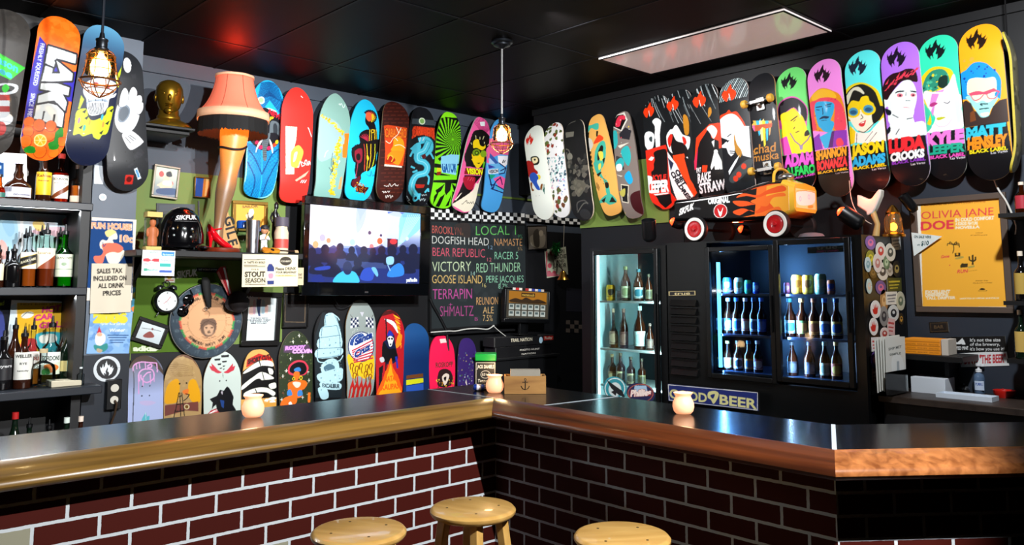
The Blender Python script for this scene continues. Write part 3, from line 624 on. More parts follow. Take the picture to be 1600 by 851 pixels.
def g(a):
    a.z(490,140,8);K,R_,Y = '#140f12','#b02840','#e8c020'
    def spiky(x,y,r,c0,ang0,ang1,n=11):
        for k in range(n): t = ang0+(ang1-ang0)*k/(n-1);a.l(K,22,[(x,y),(x+(r+14)*math.cos(t),y+(r+14)*math.sin(t))])
        for k in range(n): t = ang0+(ang1-ang0)*k/(n-1);a.l(c0(k),10,[(x,y),(x+r*math.cos(t),y+r*math.sin(t))])
    a.c(K,'640,380 660,300 720,260 770,330 760,410 780,480 800,600 790,800 770,950 640,950 600,760 560,700 640,560 690,490 650,430')
    spiky(705,340,70,lambda k: (R_,'#d04a30',Y)[min(2,k//4)],-2.4,1.3,13);a.c('#e8603a','660,290 720,290 730,360 690,400 650,350');a.c(Y,'730,300 760,330 740,380 725,360')
    a.c(K,'570,560 680,500 700,620 680,720 600,720');spiky(640,620,66,lambda k: R_,-2.6,.6,9);a.c(K,'480,740 600,690 660,780 620,900 500,900');spiky(560,760,60,lambda k: '#d03a60',-2.9,-.3,8)
    for x in (700,725,760,780): a.l(Y,8,[(x,500),(x+(x-740)*.3,800)])
    a.e(Y,738,520,24);a.e(K,738,520,13);a.z(490,225,8)
    a.c(K,'500,30 830,-60 790,120 700,320 640,340 590,380 590,430 560,480 520,540 470,510 480,440 530,420 510,330 520,220 500,120');a.c('#8a1c30','520,80 600,60 600,200 560,240 520,190');a.e(K,556,160,26,44)
    for P,c in (('625,0 640,120 630,330','#c8402a'),('660,0 670,150 660,340',Y),('715,0 710,180 690,300',Y),('770,0 760,180 720,310','#c8d020'),('550,240 540,320 520,420','#a03048')): a.l(c,9,pts(P),True)
    a.c('#e8c020','670,130 690,180 670,210 660,160');a.c('#54121e','480,470 520,430 580,400 560,500 500,530');a.p('#40120e','545,510 700,540 660,610 540,590');a.noise(60,['#c86a20','#e0b020','#8a2a1a'],1,2.2,3,(.35,.83,.75,.93));scribble(a,'#186a88',5,660,370,110,70,12,5)
deck('sky blue board with a black, red and yellow figure print',(575,155),(560,313),47,'Y',YD2+.03,'#1fc0ea',g,'egg','#3cc0e0')
def g(a):
    a.z(490,140,8)
    for r in range(24):
        y = 170+r*48
        for k in range(6): a.p('#5c261c',[(840+(r % 2)*40+k*85,y),(840+(r % 2)*40+k*85+62,y-2),(840+(r % 2)*40+k*85+62,y+13),(840+(r % 2)*40+k*85,y+15)],.75)
    a.p('#d8481c','880,450 925,440 1170,480 1160,700 1120,950 900,950');a.t('#f07a24','CABALLERO',890,590,1165,600,110,(0,-1),.04,'#6a140c',.03)
    a.z(490,225,8);a.p('#d8481c','900,-60 1135,-40 1105,265 885,250');a.c('#e8901c','920,140 1000,60 1100,-60 1140,60 1100,200 1050,260 940,200');a.c('#b02810','905,180 960,140 1020,200 960,240 900,230');a.l('#f4b838',12,'920,190 950,140 990,170 970,220',True)
    a.z(490,140,8);a.c('#e8a01c','1000,620 1080,600 1130,660 1120,760 1040,760 960,760 990,700')
    for P in ('900,640 950,670 1000,600 1050,640','1010,700 1080,690 1150,730','1090,480 1050,560 1000,600','1030,470 1060,540'): a.l('#f8efd0',8,pts(P),True)
    a.z(490,225,8);a.p('#e8dcc8','885,250 1105,275 1105,295 882,275')
    for x,y,s_ in ((880,510,5),(970,512,6),(870,600,7),(920,650,8)): scribble(a,'#e8e6e0',6,x,y,90,40,9,s_)
deck('brown brick patterned board with an orange dragon panel',(622,158),(608,315),42,'Y',YD2,'#3a1712',g,'pop','#a07c58')
def g(a):
    a.z(490,140,8);a.p('#4a565c','1240,360 1530,385 1520,450 1230,430',.8);a.e('#d6e4c8',1355,395,40,44);a.e('#7fae5c',1355,395,27,30)
    a.p('#e03a1c','1255,455 1515,480 1518,640 1480,590 1360,560 1290,570 1225,620');a.t('#e8481e','CABALLERO',1235,585,1512,610,125,(0,-1),.05,'#4a0e08',.02);a.p('#17181c','1225,625 1290,578 1360,568 1480,598 1518,650 1518,700 1225,700')
    D,E_ = '#4cc0d8','#1a6478'
    body1 = '1330,640 1400,630 1450,670 1450,740 1390,800 1330,850'
    a.l(E_,92,pts(body1),True);a.l(D,78,pts(body1),True)
    a.z(490,225,8);b2 = '1430,-20 1380,80 1300,120 1300,200 1380,230 1420,290 1390,360 1290,390 1240,460 1230,560 1290,640 1330,650'
    a.l(E_,84,pts(b2),True);a.l(D,70,pts(b2),True);a.l('#a8ecf4',12,pts(b2),True,.6);a.e(D,1295,670,36,44);a.e('#17181c',1295,670,16,20)
    for P in ('1240,90 1210,150','1270,20 1220,60','1440,80 1500,180','1400,370 1440,420 1430,500','1260,300 1220,280','1290,330 1240,350','1400,600 1430,560 1440,590'): a.l(D,24,pts(P),True)
    a.z(490,140,8);a.c(D,'1230,720 1310,660 1340,720 1290,790 1250,800');stripes(a,'#e8d8e0',8,((1320,650,1330,600),(1360,640,1380,600)));a.z(490,225,8);a.p('#b02418','1265,500 1390,505 1370,545 1290,550');a.p('#5a1a1a','1340,150 1390,120 1410,160 1370,190')
    for x,y,s_ in ((1145,660,4),(1160,700,5),(1190,735,6),(1355,640,7),(1350,690,8)): scribble(a,'#c8dce0',5,x,y,70,34,8,s_)
deck('black board with a light blue dragon under red lettering',(663,167),(655,320),43,'Y',YD2+.03,'#17181c',g,'sq','#30343a')
def g(a):
    a.z(670,170,10.014);K = '#0c140a'
    R = random.Random(3)
    for k in range(26):
        t = 2*PI*k/26;a.p(K,[(370+8*math.cos(t),480+12*math.sin(t)),(370+120*math.cos(t+.5),480+150*math.sin(t+.5)),(370+330*math.cos(t+1.0),480+420*math.sin(t+1.0)),(370+330*math.cos(t+1.13),480+420*math.sin(t+1.13)),(370+120*math.cos(t+.62),480+150*math.sin(t+.62))])
    a.p('#8ff020','100,-50 600,-50 600,120 480,140 250,125 200,150');a.p(K,'260,130 480,140 510,170 430,180');a.z(670,250,8.957)
    for P in ('60,40 170,60 170,110 60,100','60,170 200,190 300,220 100,210','60,280 450,270 450,330 60,310'): a.p(K,P)
    a.p('#d8d020','115,105 175,110 175,170 110,165');a.p('#8a2010','115,165 170,160 160,210 110,215')
    a.p(K,'225,290 320,290 300,420 245,490 220,430')
    for P in ('100,420 220,330 170,430 120,470','420,410 320,320 350,420 420,470','90,500 150,420 100,620','170,520 230,470 190,650 140,640','270,640 320,480 310,630','340,640 410,480 390,620','330,430 360,450 330,560'): a.p(K,P)
    a.p('#8fd8f4','165,20 300,-10 412,-10 380,210 280,190 180,175');a.t('#1656a0','GATOR',188,165,385,165,150,(-.06,-1),.05);a.z(670,170,10.014);a.p('#8fd8f4','190,745 340,712 480,720 470,860 185,860')
deck('lime green and black swirl board with a light blue name label',(706,175),(692,324),40,'Y',YD2+.035,'#7be01a',g,'fish','#7ac030')
def g(a):
    a.z(670,170,10.014);K = '#14100f'
    for k in range(16): a.l('#b83a70',9,[(850,420),(700+k*26,130+abs(k-6)*8)])
    a.p('#e8f0ee','810,205 895,195 885,270 815,268');a.c(K,'560,760 640,520 700,360 780,330 860,340 960,440 960,560 900,640 880,900 640,900');stripes(a,'#dcd8a0',10,((730,420,735,470),(795,440,795,480),(860,430,840,480),(660,530,670,560),(870,520,865,545),(945,550,920,575)))
    a.c('#f0cc14','700,500 770,480 800,570 860,590 880,560 885,610 830,650 800,640 740,610 690,610');a.c('#f0cc14','670,700 700,740 770,700 860,720 850,850 700,880 680,800');a.e('#6f9018',740,685,62,54);a.e('#2c3a0a',745,690,34);a.e('#8ab828',745,690,18);a.e('#7fa41c',855,705,52,54)
    a.z(670,250,8.957);a.c('#f0cc14','600,-20 770,-20 745,60 700,110 660,105 630,50');a.p(K,'660,40 720,36 700,56');a.p('#58b828','770,20 815,30 790,120 750,110');a.p(K,'520,0 600,0 640,90 520,90')
    a.p('#8a1420','510,110 780,125 760,215 495,195');a.t('#f4f020','VISION',525,190,755,205,80,(.02,-1),.05,'#2a1004',.02);a.p(K,'500,210 740,220 640,330 620,400 440,600 360,620 480,300');a.c('#a81830','500,230 640,240 640,330 600,410 530,400 480,300');stripes(a,'#e05868',8,((540,280,560,240),(570,290,600,245),(610,290,620,250)))
    a.p('#ece4cc','740,215 770,215 640,700 540,720 380,630 350,620 620,420 660,320 690,330');a.p('#ece4cc','440,470 470,450 400,560 385,550');scribble(a,'#4a443c',6,480,590,190,60,14,6)
deck('pink board with a yellow face print and white tail beside the right hanging lamp',(757,184),(723,329),37,'Y',YD2-.01,'#ee5f9c',g,'fish','#f0e8e0')
def g(a):
    a.z(670,250,8.957);a.p('#e86090','700,-300 1200,-300 1200,-60 1000,-80 780,0');a.p('#f4f0f4','960,-60 1110,-60 1100,60 1060,100 970,40');stripes(a,'#14141c',10,((1030,40,1045,0),(1050,36,1070,4)))
    for P,c in (('800,20 960,0 1000,90 1090,110 1085,180 840,200','#68b0e0'),('830,60 930,100 840,120','#3a3a9a'),('835,200 930,210 870,270','#1c9a70'),('900,260 1000,220 1080,260 1075,400 990,390','#ee5a9a'),('930,350 1040,440 960,400','#58b8a0')): a.p(c,P)
    a.p('#e8f0f4','832,135 970,120 975,185 838,195');a.t('#20243c','VISION',842,186,968,172,46,(0,-1),.04);N_ = '#1a1a50'
    for P in ('980,40 1080,110 1060,180 980,195','840,200 870,340 890,410 930,300','870,400 1050,460','930,350 1050,410','960,280 1000,240 1030,340','1000,150 1085,110','860,340 900,350 960,270'): a.l(N_,14,pts(P))
    a.p('#ee5a9a','760,0 830,-20 860,60');a.z(670,170,10.014);a.p('#3a58a0','960,690 1090,850 1040,860 950,760');a.p('#a8c8e8','950,760 1030,860 940,860')
deck('light blue board with pink angular shapes, behind the right hanging lamp',(785,186),(768,330),33,'Y',YD2+.045,'#4aa0e0',g,'old','#4a88b8')
# ---- right wall beyond the opening
XD = 4.50
def g(a):
    a.z(800,170,7.619);flame(a,'#d02a20',205,360,105,150)
    a.c('#1c1c14','225,580 300,565 330,610 315,660 250,665');a.c('#e8d8a8','240,590 300,580 310,630 260,650');a.e('#1c1c14',275,605,12)
    a.c('#8a1414','160,640 220,625 270,720 300,830 240,800 190,800');a.z(800,255,7.619);a.c('#a01414','170,-20 250,-10 270,60 310,100 300,130 240,100 200,170');a.e('#e0c818',322,165,22,30)
    a.c('#2450b0','215,130 270,110 320,170 300,220 340,310 300,310 250,240 210,190');a.c('#7a4410','215,240 240,230 240,290 265,320 235,325');a.c('#7a4410','340,300 350,250 370,250 355,320')
    for x,y in ((290,388),(328,384)): a.e('#888',x,y,4)
    scribble(a,'#2a5a50',5,370,320,20,130,9,3)
deck('white board with a red flame and a small figure in red and blue',(830,196),(850,342),31,'X',XD+.02,'#e2e6da',g,'pop','#d0ccb8')
def g(a):
    a.noise(26,['#8a3020','#5c6a34','#4a5428'],4,9,12,(0,0,1,.38));a.noise(90,['#8ab8b0','#4a6a78','#b8d0d0','#2e4a58'],1.5,5,4,(.1,.36,.95,.66));a.noise(40,['#a0b8d8','#d8a0b8','#5a78a8'],1.5,4,6,(.05,.6,.9,.78));a.noise(22,['#8a3428','#5a6034','#4c5830','#6a4028'],5,9,8,(0,.7,1,.93));a.noise(14,['#20201c','#7a2c20'],1,2.4,9)
deck('white board speckled with brown, green and teal blots',(861,191),(876,339),31,'X',XD+.05,'#e6e4e2',g,'pop','#d8c8b4')
def g(a):
    a.z(800,170,7.619);G = '#5c584e'
    a.l('#4e4c46',12,'600,400 590,280 640,180 720,140',True);a.p('#6a675c','625,280 735,270 735,330 640,345');a.l(G,14,'640,480 680,500 700,600 660,590 650,520',True);a.e('#7a776a',690,570,34,44);a.noise(60,[G,'#3c3a36','#504c44','#2a2a28'],4,11,3,(.1,.4,.95,.75));a.z(800,255,7.619)
    a.c('#716c5c','740,200 850,210 880,280 800,400 740,300',al=.7);a.l('#4a4844',14,'770,560 780,470 860,440 900,480',True);a.l('#58564e',12,'770,580 850,480 900,470',True);a.e('#2c2c2c',850,600,60)
deck('black board with a faint dark grey print and pale edge',(893,186),(911,344),34,'X',XD+.035,'#1b1b1b',g,'pop','#c8b8a0')
def g(a):
    a.z(800,170,7.619);T_,K = '#3ea890','#1c1810'
    a.c(T_,'880,210 940,190 1020,170 1030,240 990,250 940,230 900,280');a.p(K,'890,280 915,280 910,420 890,420');a.p(K,'1005,265 1028,265 1025,330 1005,330');a.c('#d8401c','1000,360 1040,310 1090,340 1070,380 975,420');a.c('#c8c4b8','905,350 950,370 965,440 920,500 905,440')
    a.c(T_,'1000,480 1060,390 1110,400 1120,560 1080,700 1000,724 980,620');a.c(K,'1020,540 1060,440 1090,450 1080,520 1030,620');a.c('#e0c848','1030,520 1080,510 1090,580 1060,620');a.p(K,'1080,600 1110,580 1100,660')
    for k in range(4): a.e('#4a3418',932+k*6,520+k*54,10,20);a.l('#f0e8c8',14,[(905,470),(930,500)])
    a.z(800,255,7.619)
    for k in range(3): a.e('#4a3418',946+k*10,30+k*45,10,18)
    a.c(T_,'970,-10 1090,-10 1060,100 1100,190 1050,160 1010,120');a.c('#e0c848','1030,20 1060,0 1060,60 1035,80');a.p(K,'1010,130 1060,100 1070,110 1030,160');a.c(T_,'1090,190 1140,210 1170,330 1170,390 1130,370 1110,260');a.c(K,'1110,230 1150,230 1150,290 1120,290')
    a.c(T_,'1020,480 1050,430 1130,370 1190,370 1235,450 1150,490 1100,460');a.p(K,'1060,440 1120,400 1090,470');a.p(K,'1150,460 1190,390 1230,460');scribble(a,'#6a4418',5,980,280,60,90,12,3);a.noise(10,['#6a4418'],1,2,2,(.2,.6,.6,.7))
deck('tan wooden board with a green and black figure print',(928,179),(955,335),35,'X',XD+.02,'#dca352',g,'sq','#c89858')
def g(a):
    a.z(800,170,7.619);a.p('#d8d4c8','1150,200 1230,70 1320,35 1370,130 1310,270');a.p('#17100f','1165,195 1235,75 1310,65 1350,130 1300,255');a.c('#d83048','1250,90 1330,80 1335,130 1300,130 1280,210 1225,200')
    T_ = '#2ca8a8';a.p('#26242a','1280,300 1350,220 1420,260 1400,370 1290,350');a.c(T_,'1150,300 1240,260 1260,400 1220,480 1160,420');a.noise(16,['#e8c828','#d8e8d8','#c03848'],1,2.5,4);a.p('#d8d2c0','1260,440 1400,400 1290,470');a.c(T_,'1300,500 1380,440 1420,560 1390,680 1330,600')
    a.p('#3a3838','1240,560 1320,580 1340,724 1220,724');a.c(T_,'1230,640 1300,580 1340,640 1300,724 1240,724');a.z(800,255,7.619);a.p('#d8d2c0','1230,130 1320,150 1300,160');a.c('#e8ece8','1240,20 1300,10 1310,80 1250,90');a.c('#1fa0d0','1340,160 1400,90 1440,200 1400,250');a.p('#d8d0b8','1295,245 1395,260 1385,475 1305,460');a.p('#181818','1305,258 1385,270 1375,462 1315,450');a.c('#b8b050','1290,330 1350,300 1340,390 1290,380');a.c('#3c1014','1420,370 1600,330 1600,600 1440,560')
deck('grey board covered with teal stickers and a red letter patch',(969,174),(988,340),35,'X',XD+.03,'#7b7069',g,'sq','#5a5048')
# four black and red boards that overlap like a fan
def rain(a,k0=0):
    R = random.Random(k0+2)
    for k in range(46):
        x = k*25-120;y = R.uniform(-20,520);a.l(R.choice(['#c8d4d4','#8a9698','#e0e8e8']),R.choice([3,5,8]),[(x,y-80),(x+100+R.uniform(0,60),y+170)])
def fire(a,x,y,w,h): a.c('#ee3a12',[(x-.5*w,y+.1*h),(x-.35*w,y-.15*h),(x-.2*w,y-.1*h),(x-.02*w,y-.5*h),(x+.12*w,y-.25*h),(x+.42*w,y-.1*h),(x+.45*w,y+.15*h),(x+.2*w,y+.42*h),(x+.03*w,y+.1*h),(x-.1*w,y+.48*h),(x-.35*w,y+.36*h)],n=2);a.l('#fff',7,[(x-.02*w,y+.05*h),(x+.12*w,y+.4*h)])
def g(a):
    a.z(990,110,8.105);rain(a,1);fire(a,188,500,150,210);W = '#f0f4f2'
    a.c(W,'240,650 290,605 350,640 345,720 325,860 270,860 275,720');a.c(W,'130,850 150,790 210,775 265,830 240,880 130,880');a.z(990,200,6.547)
    a.p(W,'220,-20 270,-20 275,190 230,200');a.c(W,'95,120 130,50 180,40 215,80 200,200 140,220');a.c('#3a4648','160,100 190,90 190,140 165,130');a.p('#e02c18','85,240 330,170 420,400 480,740 300,860 140,700')
    a.c('#120e0e','210,250 300,215 340,240 350,420 340,560 240,640 180,460 220,330');a.p('#e8ecec','130,345 180,290 215,300 195,330');a.c('#e02c18','110,330 190,340 210,400 190,440 120,440');a.t('#d82a20','KYLE',200,535,335,525,55,(0,-1),.05);a.c(W,'125,490 190,500 180,560 140,580')
    a.t(W,'LEEPER',150,660,355,640,115,(0,-1),.06);a.p(W,'165,680 355,655 355,668 170,695');a.p('#120e0e','220,690 370,670 370,760 300,810 230,780');a.c('#e02c18','140,660 220,690 250,760 290,810 240,800 160,740')
deck('black and red rain streaked board with a crow, first of the overlapping four',(1021,148),(1036,326),41,'X',XD+.075,'#15181a',g,'pop','#e8d8d0')
def g(a):
    a.z(990,110,8.105);rain(a,2);fire(a,490,420,165,210);W = '#f0f4f2';a.c('#b87a1c','630,580 670,570 700,650 700,800 650,800')
    a.z(990,200,6.547);a.c(W,'330,90 370,20 400,10 440,-30 500,60 540,80 580,100 570,200 540,260 600,380 560,340 540,300 400,260 350,200');a.c('#17100f','380,100 400,60 440,130 520,160 560,240 540,300 440,310 390,230');a.c('#d8281c','345,120 380,60 400,90 370,200');a.c('#d8281c','500,90 530,100 545,150 520,170')
    a.p('#ee4416','400,280 520,260 560,420 640,660 600,700 500,520 430,420');a.p('#150f10','520,300 600,320 650,640 580,520');a.p('#f2f0ee','330,225 440,370 600,690 520,760 430,740 360,480');a.p('#27304a','345,300 410,360 380,440')
    a.t('#15121a','CHET',425,440,510,590,42,(.86,-.5),.06);a.t('#15121a','CHILDRESS',375,460,560,760,42,(.86,-.5),.06);a.p('#e02c18','380,660 430,740 470,860 360,860')
deck('black and red rain streaked board with a white hand, second of the overlapping four',(1056,139),(1071,322),44,'X',XD+.05,'#15181a',g,'pop','#e8d8d0')
def g(a):
    a.z(990,110,8.105);rain(a,3);fire(a,830,365,180,225);a.c('#b87a1c','950,490 980,470 990,540 950,600');a.z(990,200,6.547)
    a.p('#ee3c14','640,100 700,40 780,-40 900,-60 900,200 700,280 620,340');a.c('#f0f2ee','750,10 800,-30 850,10 850,60 820,110 790,60');a.p('#120f10','760,20 790,60 800,100 870,130 890,440 700,440 650,340 620,430 660,200 680,140');a.p('#f0f2ee','800,140 830,120 825,200')
    a.p('#d82a50','615,340 660,190 640,420 615,430');a.p('#f2f2ee','825,250 855,225 865,260 900,330 920,520 900,520 880,400 860,510 845,510 830,380 800,430 790,400');a.e('#f2f2ee',843,240,20,22);a.p('#120f10','640,430 920,420 940,640 650,680');a.p('#ee3c14','705,380 760,380 750,450 700,450')
    a.t('#f2e8e8','PAT',642,455,690,450,50,(0,-1),.04);a.t('#f2e8e8','RAKE',655,560,790,535,95,(0,-1),.04);a.t('#f2e8e8','STRAW',665,665,925,615,100,(0,-1),.04)
deck('black and red rain streaked board with dark figures, third of the overlapping four',(1096,130),(1112,312),46,'X',XD+.025,'#15181a',g,'pop','#e8d8d0')
def g(a):
    a.z(990,110,8.105)
    for k in range(16): a.l(('#c8d8d8','#8a9a9c')[k % 2],8 if k % 3 else 14,[(1030+k*26,420-k*6),(1150+k*26,60-k*6)])
    fire(a,1205,285,195,235);a.c('#ee3c14','1060,640 1100,570 1170,540 1210,500 1240,530 1300,520 1340,560 1420,700 1420,860 1060,860');a.c('#f4f6f6','1070,680 1130,590 1250,550 1350,620 1440,800 1440,950 1060,950');a.z(990,200,6.547)
    a.p('#f4f6f6','890,-20 1180,-20 1200,300 1120,280 1100,220 900,200');a.p('#16181c','880,90 930,110 960,120 940,150 880,190 880,440 920,600 980,560 1060,330 1090,260 980,290 900,210');a.p('#e6ecf0','930,150 980,130 1040,200 1035,260 1000,290 970,260');a.p('#16181c','940,125 985,125 960,150');stripes(a,'#16181c',9,((985,235,1040,240),(990,255,1035,258),(1000,60,960,90)))
    a.c('#b07a28','1030,60 1060,160 1110,240 1090,300 1040,220');a.p('#e6ecf0','1090,270 1060,340 980,480 970,440 1040,330');a.c('#3c4244','980,500 1110,360 1200,310 1210,380 1120,500 1010,560')
    for x,y in ((1130,390),(1080,475),(1045,515)): a.e('#d03a22',x,y,26,30)
deck('black board with a large white haired face, fourth of the overlapping four',(1143,121),(1157,313),47,'X',XD+.0,'#171a1d',g,'pop','#e8d8d0')
# a complete board with trucks and wheels
def g(a):
    a.z(1145,95,8.103);cols = ['#e8b048','#a8d820','#38b0d8','#f0d890','#a8d820','#38b0d8']
    for k,c in enumerate(cols): a.p(c,[(240+k*42,760+abs(k-2.5)*20),(272+k*42,720+abs(k-2.5)*20),(280+k*40,851),(245+k*42,851)])
    a.z(1145,190,7.092)
    for k,c in enumerate(['#e8b048','#38b0d8','#f0d890','#e8d030','#38b0d8','#d8a060']): a.p(c,[(220+k*36,-10),(255+k*36,-10),(285+k*30-abs(k-2)*6,260-abs(k-3)*60),(265+k*28,280-abs(k-3)*60)])
    a.p('#b8502c','212,45 440,15 435,60 370,80 330,60 300,100 240,110');a.p('#d860a0','212,45 240,35 245,110 225,90');a.l('#b8904c',9,'235,320 215,350 250,360 270,330',True);O_ = '#b8782c'
    a.t(O_,'chad',230,360,475,325,105,(0,-1),.015);a.t(O_,'muska',225,445,510,405,92,(0,-1),.015)
root_o,fr,w_,L_ = deck(None,(1186,113),(1204,300),43,'X',XD,'#1a1b1e',g,'pop','#c8906c',name='deck',peg=False)
sk = frthing('complete_skateboard','black complete skateboard with yellow wheels and metal trucks facing out','skateboard',fr,None);root_o.parent = sk;root_o.matrix_basis = Matrix()
M_truck = mat('cast_aluminium','#a9aaa8',.35,1.);M_wheel = mat('yellow_urethane','#d9a23a',.45)
for k,(px,py) in enumerate(((1185,161),(1203,265))):
    x,y = fr.pt(px,py);x *= .2;s_ = (1,-1)[k]
    mb = MB().box((x,y-.012*s_,.0105),(.055,.082,.012)).cyl((x,y-.03*s_,.012),(x,y-.012*s_,.04),.014,.011).box((x,y,.045),(.10,.022,.02)).cyl((x,y+.012*s_,.014),(x,y,.05),.012,.014)
    mb.cyl((x-.105,y,.05),(x+.105,y,.05),.005,n=10);tr = mb.build('truck',M_truck,sk,bevel=.002,local=True)
    for q in (-1,1): MB().lathe([(.009,-.016),(.021,-.016),(.026,-.010),(.026,.010),(.021,.016),(.009,.016)],(x+q*.089,y,.05),24,Matrix.Rotation(PI/2,3,'Y')).build('wheel',M_wheel,sk,local=True)
# six portrait boards with the same flame
def flm(a,c='#191a24'): pass
def g(a):
    a.z(1145,95,8.103);flame(a,'#16181c',705,250,215,235);a.c('#d858b0','560,640 600,520 740,450 860,490 945,600 940,760 900,860 580,860');a.c('#1f1a22','570,640 610,530 740,470 850,500 930,600 930,760 860,700 780,590 640,680 590,760')
    a.c('#f2d410','600,690 700,640 770,600 830,650 900,730 930,900 900,1000 640,1000 620,820');stripes(a,'#26160c',12,((740,760,820,700),(650,810,710,800)));stripes(a,'#26160c',7,((770,770,800,745),));a.l('#26160c',9,[(770,800),(800,851)])
    a.z(1145,190,7.092);a.p('#e0ec20','560,0 800,0 830,100 880,200 880,340 660,360 600,200');a.p('#f2d410','590,0 800,0 800,120 860,180 880,340 670,355 620,160');a.p('#e04ab0','525,190 600,160 660,360 560,375');a.c('#26160c','800,120 830,90 850,140 800,160');a.l('#8a6a9a',12,[(640,130),(690,215),(760,270),(830,200),(860,140)]);a.p('#9a88a8','740,265 780,265 775,310 750,310');stripes(a,'#26160c',8,((680,80,690,60),(700,120,740,105)))
    a.p('#0e0e10','540,380 900,330 960,900 560,900');a.t('#e050c8','ADAM',575,500,890,455,130,(0,-1),.07);a.t('#2fd05c','ALFARO',585,605,905,555,90,(0,-1),.06);a.t('#e050c8','BLACK LABEL',640,640,910,580,22,(0,-1),.04)
deck('light green board with a yellow face and dark hair, first of six portrait boards',(1232,104),(1251,296),49,'X',XD+.03,'#6fdc74',g,'pop','#d8d0c8')
def names(a,t1,c1,t2,c2,c3,b1,b2,b3,h1,h2,bg='#101014'):
    a.t(c1,t1,*b1,h1,(0,-1),.07);a.t(c2,t2,*b2,h2,(0,-1),.06);a.t(c3,'BLACK LABEL',*b3,h2*.36,(0,-1),.05);a.t('#e8e8f0','Las Vegas',b3[0]+(b3[2]-b3[0])*.6,b3[1]+h2*.5-.3*(b3[1]-b3[3]),b3[2],b3[3]+h2*.5,h2*.22,(0,-1),.01)
def g(a):
    a.z(1145,95,8.103);flame(a,'#22121e',1125,160,220,245);a.c('#e0901c','955,560 1000,440 1120,350 1270,380 1380,480 1420,860 960,860');a.c('#f0b828','1000,440 1120,360 1270,390 1310,470 1200,460 1100,480 1010,510');a.c('#e8485c','960,560 1060,500 1130,470 1300,480 1400,600 1430,860 1290,860 1280,560 1060,560 1030,700 1060,860 970,860')
    a.noise(60,['#b02a44','#f07a6a','#d03850'],1,2.4,5,(.02,.3,.98,.72),.7);a.c('#2ea8dc','1035,590 1080,520 1270,530 1280,640 1240,760 1250,851 1110,851 1060,740');N_ = '#10284a';stripes(a,N_,12,((1055,590,1130,580),(1180,565,1250,545)));a.c(N_,'1095,740 1150,700 1225,710 1190,735 1160,730');a.c(N_,'1120,760 1160,750 1200,755 1160,785');stripes(a,N_,9,((1060,620,1100,625),(1190,585,1240,575),(1140,600,1145,680)))
    a.z(1145,190,7.092);a.c('#2ea8dc','960,0 1120,0 1090,110 1000,100');a.p('#8a3ab0','880,190 960,130 1000,300 900,320');a.p('#8a3ab0','1130,100 1260,90 1270,260 1080,290');a.c('#e8485c','1150,200 1200,180 1230,250 1160,270');a.p('#3cb0e0','960,170 1120,90 1060,290 1020,295');a.p('#5a2a70','1100,110 1130,100 1110,280 1060,290')
    a.p('#0e0e10','900,330 1280,270 1300,860 930,860');a.z(1145,190,7.092);a.t('#f0a020','SHANNON',920,425,1255,365,100,(0,-1),.07);a.t('#e83a3a','BONANZA',930,540,1265,480,100,(0,-1),.07);a.t('#f0b820','BLACK LABEL',940,580,1275,528,26,(0,-1),.05);a.t('#e8e8f0','Las Vegas',1140,580,1278,560,18)
    a.p('#3a3024','930,600 1290,555 1300,900 930,900',.6)
deck('pink board with a blue face and curly orange hair, second of six portrait boards',(1283,91),(1308,306),54,'X',XD,'#ee8ce0',g,'pop','#d8d0c8')
def g(a):
    a.z(1300,60,7.093);flame(a,'#162438',278,300,215,230);a.c('#e8d020','125,640 180,540 300,490 430,520 530,620 560,900 130,900');a.c('#20201c','130,700 190,570 310,510 420,540 500,640 530,900 150,900');a.c('#d8d8c0','160,720 150,650 220,560 300,540 360,600 350,620 300,590 240,580 200,660 180,720')
    a.c('#f0d018','165,780 220,690 300,700 330,650 400,640 420,690 470,740 460,900 180,900');a.z(1300,170,6.547);a.c('#f6f2d8','150,40 460,0 440,130 380,220 300,245 230,190 180,110');a.c('#20201c','430,-20 540,-20 500,90 430,150 410,60');a.e('#f0d018',215,30,75,62);a.e('#f0d018',375,5,75,62);a.e('#4a98b8',218,30,50,42);a.e('#4a98b8',375,2,52,42);a.e('#2a5a80',218,36,36,22);a.e('#2a5a80',375,8,36,22)
    a.l('#20201c',6,'300,60 320,90 295,105',True);a.c('#d83a3c','275,155 330,125 350,120 330,175 295,180');a.p('#f8f8f0','285,150 335,128 330,145');a.l('#20201c',7,'270,225 330,240 380,200 430,150',True);a.c('#f6f4e8','165,330 200,190 260,240 380,240 440,180 540,90 550,330');a.p('#f0d018','160,320 180,170 240,230 230,350 170,370');a.l('#20201c',5,'255,250 250,350',True);stripes(a,'#20201c',4,((340,330,420,230),(390,330,460,240)))
    a.p('#101014','160,385 545,325 640,1100 160,1100');a.t('#f0d818','JASON',200,480,525,430,110,(0,-1),.07);a.t('#2fb4e8','ADAMS',205,590,540,540,92,(0,-1),.07);a.t('#f0d818','BLACK LABEL',215,625,550,580,30,(0,-1),.05);a.t('#e8e8f0','Las Vegas',410,628,548,608,22)
deck('turquoise board with a face in round sunglasses, third of six portrait boards',(1344,77),(1363,298),57,'X',XD+.03,'#5ce8e8',g,'pop','#e0e8e8')
